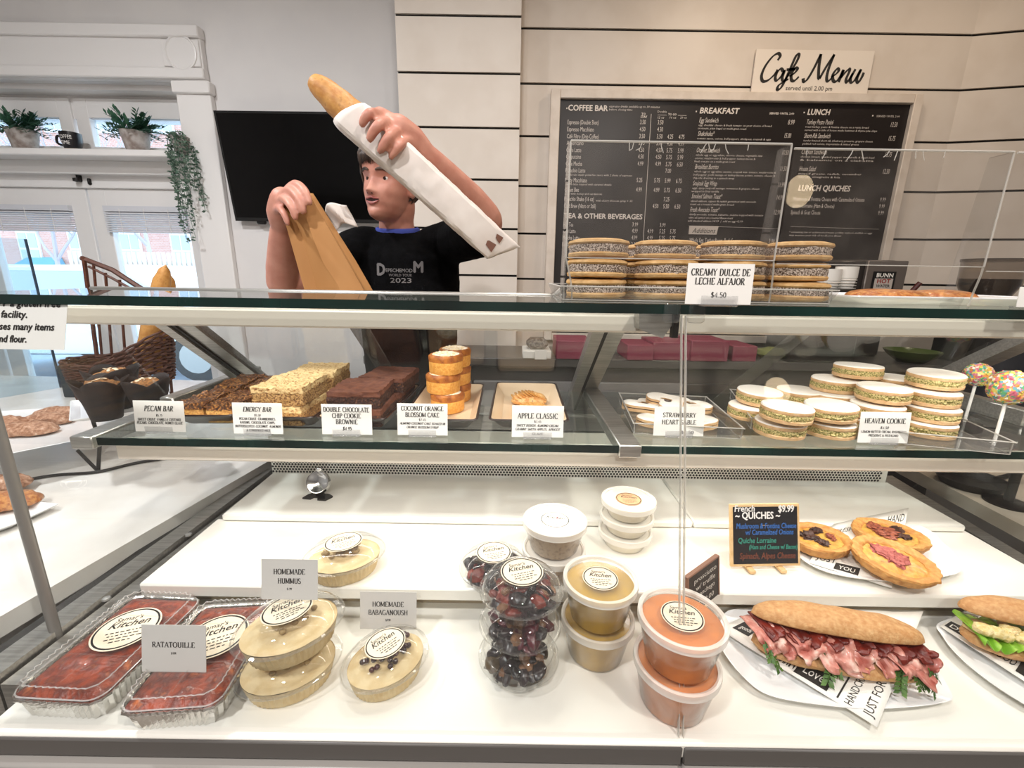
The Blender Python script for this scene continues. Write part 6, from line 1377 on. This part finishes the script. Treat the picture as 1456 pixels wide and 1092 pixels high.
slices(body, [(BX, 1.53, .92, .15, .10), (BX, 1.53, 1.05, .135, .092), (BX, 1.53, 1.2, .14, .095), (BX, 1.53, 1.36, .155, .105), (BX, 1.53, zt - .07, .15, .09), (nk.x, 1.53, zt - .02, .09, .07), (nk.x, 1.53, zt + .0, .058, .058)])
limb(body, [(nk.x, 1.53, zt - .05), (nk.x, 1.515, zt + .03), (HC.x + .012, 1.50, HC.z - .06), (HC.x + .01, 1.49, HC.z)], [.062, .055, .053, .05], 20)
limb(body, [shR, shR.lerp(elR, .5) + Vector((-.005, 0, -.005)), elR, elR.lerp(wrR, .35) + Vector((-.008, 0, 0)), wrR], [.052, .046, .042, .043, .027], 18)
limb(body, [shL, shL.lerp(elL, .5), elL, elL.lerp(wrL, .35) + Vector((.004, 0, .006)), wrL], [.052, .046, .041, .041, .026], 18)
for s in (-1, 1):
    limb(body, [(BX + s * .085, 1.53, .95), (BX + s * .09, 1.52, .5), (BX + s * .095, 1.55, .09)], [.085, .06, .042], 16)
def pp(*a): return P(a[0], a[1], y=a[2])
# left hand over the loaf: palm, four fingers, thumb
palm = [wrL, pp(585, 200, 1.085), pp(566, 184, 1.06)]
limb(body, palm, [.026, .033, .031], 16)
limb(body, [pp(594, 212, 1.09), pp(578, 200, 1.055)], [.02, .017]); limb(body, [pp(590, 203, 1.09), pp(566, 187, 1.05)], [.02, .017]); limb(body, [pp(585, 195, 1.09), pp(552, 174, 1.05)], [.02, .017]); limb(body, [pp(582, 188, 1.09), pp(540, 163, 1.05)], [.02, .016])
FG = [((540, 163, 1.050), (527, 161, 0.987), (519, 168, .982), (515, 176, .985)), ((552, 174, 1.050), (540, 177, 0.982), (531, 187, .976), (526, 197, .98)), ((566, 187, 1.050), (555, 193, 0.982), (546, 205, .976), (541, 214, .98)), ((578, 200, 1.055), (569, 207, 0.992), (561, 216, .988), (556, 223, .99))]
for i, f in enumerate(FG): limb(body, [pp(*a) for a in f], [(.0115, .0105, .0098, .008), (.012, .011, .0102, .0085), (.0115, .0105, .0098, .008), (.0105, .0095, .0085, .007)][i], 12, 4)
limb(body, [pp(592, 214, 1.10), pp(572, 216, 1.10), pp(556, 208, 1.085), pp(546, 200, 1.078)], [.017, .014, .0115, .009], 12, 4)
# right hand holding the bag's top
limb(body, [wrR, pp(399, 302, 1.19), pp(402, 283, 1.165)], [.027, .033, .029], 16)
FG2 = [((406, 274, 1.15), (420, 262, 1.12), (433, 271, 1.092), (440, 288, 1.082)), ((400, 281, 1.15), (412, 271, 1.115), (424, 282, 1.085), (431, 300, 1.078)), ((396, 290, 1.16), (404, 283, 1.115), (414, 293, 1.083), (420, 309, 1.077)), ((393, 301, 1.17), (397, 296, 1.125), (404, 304, 1.095), (409, 317, 1.088))]
for i, f in enumerate(FG2): limb(body, [pp(*a) for a in f], [(.0115, .0105, .0098, .008), (.012, .011, .0102, .0085), (.0115, .0105, .0098, .008), (.0105, .0095, .0085, .007)][i], 12, 4)
limb(body, [pp(404, 305, 1.20), pp(416, 296, 1.19), pp(427, 286, 1.17), pp(434, 281, 1.15)], [.017, .014, .0115, .009], 12, 4)
# head
def interp(tab, z):
    for (z0, a), (z1, b) in zip(tab, tab[1:]):
        if z <= z1: t = (z - z0) / (z1 - z0); t = t * t * (3 - 2 * t) * .5 + t * .5; return a + (b - a) * t
    return tab[-1][1]
TW = [(-.118, .012), (-.106, .031), (-.09, .043), (-.065, .054), (-.03, .064), (0, .069), (.03, .074), (.06, .074), (.085, .064), (.105, .040), (.118, .003)]
TF = [(-.118, .060), (-.106, .080), (-.09, .083), (-.078, .080), (-.065, .085), (-.045, .085), (-.02, .082), (0, .081), (.018, .088), (.05, .089), (.08, .076), (.104, .046), (.118, .003)]
TB = [(-.118, -.02), (-.09, .01), (-.06, .045), (-.03, .075), (0, .092), (.04, .102), (.075, .09), (.1, .058), (.118, .003)]
HR = Euler((R(-3), R(4), R(-24))).to_matrix()
def g2(x, s): return math.exp(-(x / s) ** 2)
def headpt(a, z, off=0):
    w, f, b = interp(TW, z), interp(TF, z), interp(TB, z); c, s = math.cos(a), math.sin(a)
    e = .82; sx = math.copysign(abs(s) ** e, s); cy = math.copysign(abs(c) ** e, c)
    x = w * sx; y = -(f if c > 0 else b) * cy if c > 0 or True else 0
    if c > 0:
        nz = 0
        if -.052 < z < .02:
            t = (.02 - z) / .06; nz = .024 * min(1, max(0, t)) ** 1.3 * (1 if z > -.041 else max(0, (z + .052) / .011)); y -= nz * g2(x, .0085 + .005 * min(1, max(0, t)))
        for sg in (-1, 1):
            y += .011 * g2(x - sg * .031, .017) * g2(z - .0, .012); y -= .004 * g2(x - sg * .047, .018) * g2(z + .03, .02)
            y -= .004 * g2(x - sg * .013, .006) * g2(z + .043, .007)
        y -= .004 * g2(x, .016) * g2(z + .1, .012); y += .003 * g2(x, .02) * g2(z + .083, .006)
    n = Vector((x, y, z * .6)).normalized(); return Vector((x, y, z)) + n * off
hv = MB(); hv.T = Matrix.Translation(HC) @ HR.to_4x4(); body.T = Matrix()
NU, NV = 96, 80
pts = [headpt(2 * PI * i / NU, -.118 + .236 * j / (NV - 1)) for j in range(NV) for i in range(NU)]
hv.add(pts, [(j * NU + i, j * NU + (i + 1) % NU, (j + 1) * NU + (i + 1) % NU, (j + 1) * NU + i) for j in range(NV - 1) for i in range(NU)] + [tuple(reversed(range(NU))), tuple(range((NV - 1) * NU, NV * NU))])
for sg in (-1, 1):  # ears
    hv.blob((sg * .073, .012, -.012), (.010, .018, .031), .1, 2, 3, 14, 10); hv.blob((sg * .079, .016, -.006), (.007, .016, .026), 0, 1, 0, 12, 8)
body.add(hv.v, hv.f)
bo = bake(body, 'body', SKIN, .0042, 3)
HT = Matrix.Translation(HC - org) @ HR.to_4x4()
def face(mb, name, m, parent=None, **k):
    mb.v = [tuple(HT @ Vector(v)) for v in mb.v]; return mb.build(name, m, parent or per, **k)
def onface(x, z, off=0):
    a = math.asin(max(-1, min(1, math.copysign((abs(x) / interp(TW, z)) ** (1 / .82), x)))); return headpt(a, z, off)
for sg in (-1, 1):
    c = onface(sg * .031, .0) + Vector((0, .0075, 0)); look = Vector((-.14, -1, -.03)).normalized()
    e = face(MB().blob(c, .0118, nu=24, nv=16), 'eye', EYEW)
    ib = MB(); ib.T = Matrix.Translation(c) @ look.to_track_quat('Z', 'Y').to_matrix().to_4x4(); ib.lathe([(.0075, .0094), (.005, .0111), (.0025, .0122), (0, .0126)], 20, cap0=False); face(ib, 'iris', IRIS, e)
    lid = MB()
    def lf(u, v, c=c, sg=sg): a = PI * u; b = R(24) + R(70) * v; return c + Vector((.0131 * math.cos(a) * math.cos(b), -.0131 * math.sin(a) * math.cos(b), .0131 * math.sin(b)))
    face(lid.grid(lf, 18, 8), 'upper_eyelid', SKIN, e)
    def lf2(u, v, c=c): a = PI * u; b = R(-32) - R(60) * v; return c + Vector((.0131 * math.cos(a) * math.cos(b), -.0131 * math.sin(a) * math.cos(b), .0131 * math.sin(b)))
    face(MB().grid(lf2, 18, 8), 'lower_eyelid', SKIN, e)
    bp = [onface(sg * x, z, .0012) for x, z in ((.013, .0175), (.024, .0215), (.036, .0215), (.048, .016))]; mb = MB(); mb.tube(smoothpts(bp, 5), [.002 + .0016 * math.sin(PI * i / 15) for i in range(16)], 8, flat=1.3); face(mb, 'eyebrow', HAIRM)
def lipcurve(zf, off): return [onface(x, zf(x), off) for x in [(-.024 + .048 * i / 12) for i in range(13)]]
up = lipcurve(lambda x: -.0605 + .004 * (1 - (x / .024) ** 2) + .001 * math.cos(x * 260), .001); lo = lipcurve(lambda x: -.0635 - .0085 * (1 - (x / .024) ** 2), .001)
face(MB().tube(up, [.0012 + .0026 * math.sin(PI * i / 12) for i in range(13)], 8), 'upper_lip', LIPM); face(MB().tube(lo, [.0012 + .0034 * math.sin(PI * i / 12) for i in range(13)], 8), 'lower_lip', LIPM)
mb = MB(); n = 13; mb.add([p + Vector((0, -.0004, 0)) for p in up] + [p + Vector((0, -.0004, 0)) for p in lo], [(i, i + 1, n + i + 1, n + i) for i in range(n - 1)]); face(mb, 'open_mouth', DARKM)
for sg in (-1, 1): face(MB().blob(onface(sg * .0075, -.0475) + Vector((0, .001, .001)), (.0034, .0034, .0018), nu=10, nv=6), 'nostril', DARKM)
# hair: shell over the cranium with a ragged hairline and fringe
hr_ = MB()
def hair(u, v):
    a = 2 * PI * u; c = math.cos(a); zl_ = .045 if c > .55 else (.045 - (.55 - c) * .11 if c > -.2 else -.0375 - (-.2 - c) * .025); zl_ += .008 * math.sin(a * 17) + .005 * math.sin(a * 41 + 1)
    z = zl_ + (.1175 - zl_) * v; o = .003 + .014 * min(1, v * 4) + .004 * noise.noise(Vector((a * 9, z * 18, 0))) + .002 * math.sin(a * 60 + z * 90)
    if v > .995: o = .014
    return headpt(a, min(z, .1172), o if v > 0 else .0005) + Vector((0, 0, .008 * v))
hr_.grid(hair, 160, 30, 0, True); hr_.blob((0, .004, .118), (.03, .036, .014), .1, 3, 1, 18, 8)
ho = face(hr_, 'hair', HAIRM)
fr_ = MB(); r = rnd(8)
for i in range(46):
    x = -.066 + .1 * i / 45; p0 = headpt(math.asin(max(-1, min(1, x / .0745))), .07, .013)
    q = [p0, onface(max(-.066, x - .004), .052, .012), onface(max(-.064, x - .010), .034 + r.uniform(-.006, .010), .006)]
    fr_.tube(smoothpts(q, 3), [.0034, .0034, .003, .0028, .002, .001, .0006][:7], 6)
for i in range(14):
    p0 = headpt(-1.15 - .03 * i, .05, .012); fr_.tube([p0, headpt(-1.15 - .03 * i, .02, .011), headpt(-1.15 - .03 * i, -.015 + r.uniform(-.01, .01), .004)], [.004, .0035, .001], 6)
face(fr_, 'fringe', HAIRM, ho)
# clothes
sh = MB()
slices(sh, [(BX, 1.53, .90, .172, .122), (BX, 1.53, 1.05, .160, .118), (BX, 1.53, 1.2, .164, .119), (BX, 1.53, 1.34, .176, .126), (BX, 1.53, zt - .085, .172, .112), (nk.x, 1.53, zt - .03, .105, .086), (nk.x, 1.528, zt - .004, .071, .072)])
eR, eL = shR.lerp(elR, .62), shL.lerp(elL, .70)
limb(sh, [shR + Vector((.05, .02, -.01)), shR, eR], [.066, .066, .064], 20); limb(sh, [shL + Vector((-.06, .02, -.02)), shL + Vector((0, 0, -.004)), eL + Vector((.004, 0, -.012))], [.07, .07, .070], 20)
so = bake(sh, 't_shirt', SHIRT, .008, 4, noise_amp=.004, nf=14)
tr = MB()
slices(tr, [(BX, 1.53, .80, .165, .115), (BX, 1.53, .95, .16, .115)])
for s in (-1, 1): limb(tr, [(BX + s * .085, 1.53, .86), (BX + s * .09, 1.52, .5), (BX + s * .095, 1.55, .10)], [.094, .078, .066], 18)
bake(tr, 'trousers', TROU, .012, 4)
for s in (-1, 1):
    o = MB().grid(loaf(.27, .10, .07, 3, .01, flat=.55), 24, 20, 0, True).build('shoe', BLACK, per, ang=60); o.location = (s * .095, -.04, .041); o.rotation_euler.z = R(90)
MB().tube([Vector((nk.x + .0655 * math.cos(2 * PI * i / 36), 1.526 + .066 * math.sin(2 * PI * i / 36), zt + .0 - .012 * max(0, -math.sin(2 * PI * i / 36)))) - org for i in range(36)], .0085, 8, closed=True, flat=1.4).build('blue_collar', BLUEM, per)
# shirt print, laid onto the cloth
bv = BVHTree.FromPolygons([v.co[:] for v in so.data.vertices], [tuple(p.vertices) for p in so.data.polygons])
pr = MB(); yy = 1.2
def drape(s, px, py, hpx, wpx, bold=.02):
    k = abs(P(px + 10, py, y=1.41).x - P(px, py, y=1.41).x) / 10; p = P(px, py, y=1.41) - org; v, f = glyphs(s, 2); wd = max(a[0] for a in v) - min(a[0] for a in v); sz = hpx * k / .7; t = MB(); t.text(s, sz, sx=wpx * k / (wd * sz), bold=bold); out = []
    for a in t.v:
        o_ = Vector((p.x + a[0], -.5, p.z + a[1])); hit = bv.ray_cast(o_, Vector((0, 1, 0))); out.append((o_.x, (hit[0].y if hit[0] else -.12) - .0012, o_.z))
    pr.add(out, t.f)
drape('D', 541, 391, 16, 11, .04); drape('EPECHEMOD', 567, 387, 5, 38); drape('M', 594, 387, 15, 12, .04); drape('WORLD TOUR', 569, 393, 3.5, 33); drape('2023', 570, 402, 6.5, 30)
pr.build('shirt_print', M('faded grey print', '#6d6a6a', rough=.8), so, smooth=False)
# ---------------------------------------------------------------- what they hold
la, lb_ = P(440, 110, y=1.037), P(700, 345, y=1.055); ax = lb_ - la; c = (la + lb_) / 2
Rm = ax.to_track_quat('X', 'Z').to_euler()
t = thing('baguette', 'golden baguette raised in front of the face inside a white sleeve', 'bread', c); t.rotation_euler = Rm
o = MB().grid(lambda u, v, lf_=loaf(ax.length * .72, .072, .033, 4, .05, flat=.95, ex=.38): Vector(lf_(u, v)) + Vector((-ax.length * .14, 0, 0)), 28, 40, 0, True).build('loaf', M('baguette crust', '#b57a3a', '#c99450', 60.0, .55, bump=.3, bscale=132, c3='#8c5422', ramp=(.3, .6)), t)
sl0 = .24
t2 = thing('paper_sleeve', 'white paper sleeve wrapped around the raised baguette', 'paper sleeve', c); t2.rotation_euler = Rm
L_ = ax.length
def slv(u, v):
    x = -L_ * (.5 - sl0) + (L_ * (1 - sl0) + .035) * v; a = 2 * PI * u; e = 1 if v < .9 else 1 - .75 * ((v - .9) / .1) ** 1.5; cr = 1 + .05 * noise.noise(Vector((a * 2, v * 14, 3))) + .03 * noise.noise(Vector((a * 5, v * 40, 1)))
    f = 1 / max(abs(math.cos(a)) ** 1.0, 0.0 + abs(math.sin(a)) ** 1.0, .6)
    return (x + (.022 * math.sin(a + .6) * max(0, 1 - v * 25)) + .022 * math.sin(a) * max(0, (v - .95) / .05), .042 * math.cos(a) * f ** .6 * cr * (1 - .93 * max(0, (v - .62) / .38) ** 1.6), .040 * math.sin(a) * f ** .5 * cr * (1 - .12 * v))
o = MB().grid(slv, 36, 60, 0, True).build('sleeve', M('white paper', '#e9e2dc', '#ded5ce', 12, .75), t2, ang=25); md = o.modifiers.new('th', 'SOLIDIFY'); md.thickness = .0008
for sg in (-1, 1):
    mb = MB()
    for x0_, z0_, w_, h_ in ((.455, .004, .022, .020), (.485, -.014, .020, .016), (.50, .012, .014, .012)): mb.add([(x0_ * L_, sg * .0195, z0_), (x0_ * L_ + w_, sg * .0135, z0_ - .004), (x0_ * L_ + w_ * .9, sg * .0135, z0_ + h_), (x0_ * L_ - .004, sg * .0195, z0_ + h_ * .7)], [(0, 1, 2, 3) if sg > 0 else (3, 2, 1, 0)])
    mb.build('sleeve_print', M('brown print', '#7a5446', rough=.7), t2)
# brown bag
KR = M('kraft paper', '#b98752', '#ae7b46', 8, .75, stretch=(1, 1, .15))
yb = 1.125
tl, tr_, br_, bl_ = P(399, 292, y=yb), P(437, 272, y=yb), P(528, 432, y=yb - .02), P(440, 436, y=yb - .02)
low = (br_ - tr_) * .16
bo_ = (tl + tr_ + br_ + bl_) / 4; t = thing('paper_bag', 'long brown kraft paper bag held open by the top', 'bag', bo_)
def ringb(k, dep):
    l = tl.lerp(bl_, k); r_ = tr_.lerp(br_, k); n = Vector((0, dep, 0)); w = r_ - l
    return [l, l + w * (.22 + .04 * math.sin(k * 5)) + Vector((0, .010, 0)), l + w * (.6 + .05 * math.sin(k * 9)) + Vector((0, -.010, 0)), r_, r_ + n * .5 - w * .05, r_ + n, l + w * .5 + n, l + n, l + n * .5 + w * .06]
vs = []; ks = [0, .06, .2, .4, .6, .8, 1.0, 1.12]
for k in ks: vs += [p - bo_ for p in ringb(k, .03 + .035 * min(1, k * 1.6))]
n = 9; mb = MB(); mb.add(vs, [(i * n + j, i * n + (j + 1) % n, (i + 1) * n + (j + 1) % n, (i + 1) * n + j) for i in range(len(ks) - 1) for j in range(n)] + [tuple(range((len(ks) - 1) * n, len(ks) * n))])
o = mb.build('bag', KR, t, ang=12); md = o.modifiers.new('th', 'SOLIDIFY'); md.thickness = .0008
q = P(484, 309, y=1.19); o = MB().grid(lambda u, v: ((u - .5) * .055, .012 * math.sin(u * 7 + v * 3), (v - .5) * .055 + .012 * math.sin(u * 4)), 14, 12).build('paper_sheet', MATS['white paper'], None, q); md = o.modifiers.new('th', 'SOLIDIFY'); md.thickness = .0008; o.rotation_euler = (0, R(-25), R(10)); tag(o, 'loose white paper sheet behind the brown paper bag', 'paper')
# ================================================================ bread basket, muffins and pastry stand on the left counter
WIC = M('brown wicker', '#5a3220', '#3c2014', 180.0, .6, bump=.4, bscale=264, c3='#7d4c30', ramp=(.35, .6)); WOODD = M('dark stained wood', '#4a2616', '#5c3220', 20, .45, stretch=(1, 1, 8))
bk = P(183, 595, z=-.545 + .0); by = bk.y + .15
def Q(px, py, dy=0): return P(px, py, y=by + dy)
bc = Q(172, 590); t = thing('bread_basket', 'tall dark wicker bread basket with a slatted wooden back', 'basket', (bc.x, by, ZC + .0003), 0)
O = Vector(t.location)
l_, r_ = Q(103, 520).x - O.x, Q(240, 520).x - O.x; zr_ = Q(105, 510).z - ZC; zb_ = .02; ztop2 = Q(240, 470).z - ZC; cxb = (l_ + r_) / 2; ra = (r_ - l_) / 2; rb = .13
def rimz(a): return zr_ + (ztop2 - zr_) * max(0, math.cos(a)) ** 1.5
mb = MB(); rr = rnd(4)
zlow = zr_ * .60
for k in range(16):
    f = k / 15; pts = []
    for i in range(72):
        a = 2 * PI * i / 72; z = zlow + (rimz(a) - zlow) * f; s = .86 + .14 * (z / zr_); w = .004 * (1 if (i // 2 + k) % 2 else -1)
        pts.append((cxb + (ra * s + w) * math.cos(a), (rb * s + w) * math.sin(a), z + rr.uniform(-.003, .003)))
    mb.tube(pts, .0048, 5, closed=True)
wv = mb.build('woven_wall', WIC, t)
mb = MB()
for k in range(5):
    mb.tube([(cxb + ra * .84 * math.cos(2 * PI * i / 48), rb * .84 * math.sin(2 * PI * i / 48), .006 + k * .008) for i in range(48)], .005, 5, closed=True)
mb.lathe([(0, .002), (ra * .84, .002), (ra * .84, .01), (0, .01)], 40, c=(cxb, 0, 0), sy=rb / ra); mb.build('woven_base', WIC, t)
for i in range(20):
    a = 2 * PI * i / 20; MB().tube([(cxb + ra * .84 * math.cos(a), rb * .84 * math.sin(a), .0), (cxb + ra * .95 * math.cos(a), rb * .95 * math.sin(a), rimz(a) * .9)], .005, 6).build('stake', WIC, t)
# slatted back rest
def bq(px, py): p = Q(px, py, .10); return Vector((p.x - O.x, .10, p.z - ZC))
a, b_, c_ = bq(117, 366), bq(200, 410), bq(134, 520)
MB().tube([bq(119, 366), bq(140, 522)], .012, 6, flat=.7).build('back_post', WOODD, t)
MB().tube([bq(116, 367), bq(160, 384), bq(205, 413)], .010, 6).build('back_rail', WOODD, t)
MB().tube([bq(126, 379), bq(160, 396), bq(196, 416)], .005, 6).build('back_rail', WOODD, t)
for px0, px1, y0 in ((133, 144, 376), (150, 158, 388), (170, 177, 398)): MB().tube([bq(px0, y0), bq(px1 + 2, 520)], .0055, 6).build('back_slat', WOODD, t)
def bread(label, pts, r, y, seed):
    q = [Vector((Q(px, py, dy).x, Q(px, py, dy).y, Q(px, py, dy).z)) for px, py, dy in pts]; ax = q[-1] - q[0]; c = (q[0] + q[-1]) / 2
    o = MB().grid(loaf(ax.length, r * 2, r, seed, .05, flat=.95, ex=.45), 24, 26, 0, True).build('bread_loaf', MATS['baguette crust'], None, c); o.rotation_euler = ax.to_track_quat('X', 'Z').to_euler(); tag(o, label, 'bread', 'loaves in the wicker basket')
bread('thick brown baguette standing in the wicker basket', [(196, 560, 0), (236, 376, .0)], .036, 0, 3)
bread('thinner reddish baguette behind the thick one in the basket', [(225, 540, .05), (244, 392, .06)], .026, 0, 6)
# black box behind
q = P(98, 588, z=-.545); 
o = MB().box((0, 0, .07), (.07, .10, .14), bev=.004).build('dark_box', M('dark teal box', '#23323a', rough=.5), None, (Q(104, 560, .12).x, by + .16, ZC)); tag(o, 'narrow dark box standing left of the wicker basket', 'box')
# two tier wire stand
yst = P(140, 672, z=-.545)
sx_, sy_ = yst.x, yst.y
t = thing('wire_stand', 'black wire stand holding white trays on the left counter', 'stand', (sx_, sy_, ZC))
def sq_(px, py, z): p = P(px, py, z=z - CZ); return p - Vector((sx_, sy_, ZC))
z0 = ZC + .005
stand = t
MB().tube(smoothpts([sq_(-60, 712, z0), sq_(15, 688, z0), sq_(75, 676, z0), sq_(138, 671, z0), sq_(190, 659, z0), sq_(243, 650, z0)], 4), .0042, 8).build('foot_wire', BLACKM, t)
zt1 = ZC + .105
up0 = Vector((0, 0, .004)); tp = P(142, 628, y=sy_) - Vector((sx_, sy_, ZC))
MB().tube([up0, tp], .0045, 8).build('upright', BLACKM, t); MB().tube([up0, P(110, 640, y=sy_) - Vector((sx_, sy_, ZC)) + Vector((0, .0, 0))], .0042, 8).build('brace', BLACKM, t)
# trays
def flat_tray(label, pts, h):
    c = [P(x, y, z=h - CZ) for x, y in pts]; o_ = sum(c, Vector()) / 4; o_.z = h
    t = thing('serving_tray', label, 'tray', o_, 0, 'white trays on the left counter')
    def sc(k, z): return [((p.x - o_.x) * k, (p.y - o_.y) * k, z) for p in c]
    rs = [sc(.8, -.012), sc(.98, -.002), sc(1, 0), sc(.98, .0005), sc(.82, -.009)]; vs = [v for r in rs for v in r]
    MB().add(vs, [(i * 4 + j, i * 4 + (j + 1) % 4, (i + 1) * 4 + (j + 1) % 4, (i + 1) * 4 + j) for i in range(4) for j in range(4)] + [(16, 17, 18, 19), (3, 2, 1, 0)]).build('dish', PORC, t, ang=20); return o_
hz = tp.z + ZC + .004
ot = flat_tray('white tray on the wire stand carrying crusty pastries', [(-120, 672), (135, 621), (196, 572), (-60, 588)], hz)
DUST = M('dusty brown pastry', '#8a5a3c', '#b98d70', 120.0, .7, bump=.6, bscale=220, c3='#d9c2b0', ramp=(.35, .6))
for i, (px, py, L_, w, rz, lb) in enumerate(((92, 585, .17, .07, .25, 'long dark pastry nearest the muffins'), (68, 594, .13, .06, .1, 'middle long pastry'), (38, 608, .15, .075, .15, 'pale dusted pastry at the front'), (8, 600, .12, .08, -.2, 'pastry cut off by the left frame edge'))):
    q = P(px, py, z=hz - CZ + .01); o = MB().grid(loaf(L_, w, .026, i + 5, .12, fr=8), 24, 20, 0, True).build('crusty_pastry', DUST, None, (q.x, q.y, hz - .0)); o.rotation_euler.z = rz; tag(o, '%s on the wire stand tray' % lb, 'pastry', 'pastries on the wire stand')
PLE = M('white tray rim', '#e6e0d6', rough=.4)
# upper tier with the muffins
ym = 1.06; zm = P(150, 590, y=ym).z
om = flat_tray('narrow white tray on the upper tier of the wire stand under the muffins', [(98, 598), (250, 577), (240, 556), (100, 570)], zm)
MB().tube([tp, Vector((tp.x + .01, ym + .03 - sy_, zm - .014 - ZC))], .0045, 8).build('upper_upright', BLACKM, stand)
WRAP = M('dark muffin paper', '#21140f', '#120a08', 30, .7); MUF = M('muffin crumb', '#a8743e', '#6b4223', 180.0, .8, bump=.6, bscale=264, c3='#d6b78a', ramp=(.4, .6))
def muffin(label, px, py, y, s, seed):
    p = P(px, py, y=y); t = thing('muffin', label, 'muffin', (p.x, y, zm - .0085), seed, 'muffins in dark papers'); rr = rnd(seed)
    H = .085 * s; n = 40
    def f(u, v): a = 2 * PI * u; q = s * (.030 + .016 * v + .010 * max(0, v - .5) * abs(math.sin(2 * a)) * 2); return (q * math.cos(a), q * math.sin(a), H * v * (1 + .25 * max(0, v - .6) * abs(math.sin(2 * a)) * 2))
    o = MB().grid(f, n, 10, 0, True).build('paper_wrap', WRAP, t); md = o.modifiers.new('th', 'SOLIDIFY'); md.thickness = .001
    MB().lathe([(0, .001), (.028 * s, .001), (0, .002)], 20).build('wrap_bottom', WRAP, t)
    MB().blob((0, 0, H * .80), (.038 * s, .038 * s, .030 * s), .25, 3, seed, 28, 16).build('muffin_top', MUF, t)
    mb = MB()
    for i in range(9):
        a, q = rr.uniform(0, 6.28), rr.uniform(.005, .03) * s; mb.T = Matrix.Translation((q * math.cos(a), q * math.sin(a), H * .80 + .03 * s * (1 - (q / .045) ** 2))) @ Euler((rr.uniform(-.4, .4), rr.uniform(-.4, .4), a)).to_matrix().to_4x4(); mb.blob((0, 0, 0), (.008, .005, .0018), 0, 1, 0, 10, 5)
    mb.T = Matrix(); o = mb.build('flaked_almonds', M('flaked almond', '#e6d3b4', rough=.6), t); o['kind'] = 'stuff'
muffin('dark wrapped muffin with flaked almonds nearest the front', 152, 590, ym - .0, 1.05, 3)
muffin('dark wrapped muffin behind the almond topped one', 168, 575, ym + .09, 1.12, 5)
muffin('dark wrapped muffin right of the almond topped one', 215, 582, ym + .03, 1.0, 7)
# plate at far left front
ol = flat_tray('white square plate with a dark pastry at the left frame edge', [(-110, 790), (20, 745), (84, 716), (-80, 700)], ZC + .016)
for i, (px, py, L_, lb) in enumerate(((0, 715, .16, 'front'), (-4, 690, .14, 'rear'))):
    q = P(px, py, z=ZC - CZ + .02); o = MB().grid(loaf(L_, .075, .026, 15 + i, .12, fr=8), 24, 20, 0, True).build('crusty_pastry', FLAKY if i == 0 else DUST, None, (q.x, q.y, ZC + .019)); o.rotation_euler.z = .2; tag(o, '%s browned pastry on the white plate at the left frame edge' % lb, 'pastry', 'pastries at the left edge')
# ================================================================ right counter
q = P(1432, 716, z=-.545); t = thing('cake_stand', 'black metal stand with a round foot seen through the right end glass', 'stand', (q.x, q.y, ZC))
MB().lathe([(0, 0), (.045, 0), (.046, .004), (.02, .010), (0, .012)], 32).build('foot', BLACKM, t); MB().tube([(0, 0, .008), (0, 0, .2)], .010, 12).build('post', BLACKM, t); MB().lathe([(0, .198), (.10, .198), (.104, .206), (0, .204)], 36).build('top_plate', BLACKM, t)
q = P(1378, 690, z=-.545); t = thing('black_pan', 'low black round pan on the right counter beside the case', 'pan', (q.x, q.y, ZC)); MB().lathe([(0, 0), (.06, 0), (.075, .022), (.078, .024), (.074, .024), (.06, .004), (0, .004)], 36).build('pan', BLACKM, t); MB().tube([(.07, .0, .02), (.14, .02, .026), (.19, .04, .026)], .007, 8).build('handle', BLACKM, t)
q = P(1432, 545, y=1.5); 
t = thing('dark_bag', 'dark blue black packet with a small pale label at the right edge', 'bag', (P(1440, 560, y=1.45).x, 1.45, ZC)); hb = P(1430, 488, y=1.45).z - ZC
def bagf(u, v): a = 2 * PI * u; s = 1 - .35 * v ** 3; return (.13 * math.cos(a) * (1 - .05 * v) + .006 * noise.noise(Vector((a, v * 5, 2))), .07 * math.sin(a) * s, hb * v)
MB().grid(bagf, 36, 16, 0, True).build('packet', M('dark navy foil', '#12161f', rough=.35), t); MB().box((-.03, -.062, hb * .74), (.04, .003, .03)).build('label', M('pale label', '#8f959c', rough=.5), t)
q = P(1440, 612, y=1.32); o = MB().box((0, 0, .02), (.12, .08, .04), bev=.004).build('red_box', M('dark red card', '#7a2a2e', rough=.5), None, (q.x + .03, 1.25, ZC)); tag(o, 'flat dark red box on the right counter behind the cake pops', 'box')

d_ = CM.to_3x3() @ Vector(((1136 - CX) / F, -(272 - CY) / F, -1.0)); k_ = .6 / d_.z; hit_y = yg  # unseen pendant, added behind the viewpoint to give the guard its lamp reflection
pl = Vector((d_.x * k_, hit_y - (d_.y * k_ - hit_y), CZ + .6))
t = thing('added_pendant', 'unseen pendant lamp added for the glint in the right sneeze guard', 'lamp', pl)
MB().blob((0, 0, 0), (.085, .085, .11), nu=24, nv=16).build('bulb', emit('warm bulb', '#ffe2b8', 9), t); MB().tube([(0, 0, .1), (0, 0, 3 - pl.z)], .004, 6).build('cord', BLACK, t); MB().lathe([(.0, .13), (.03, .13), (.035, .085), (.0, .085)], 20).build('socket', BLACK, t)
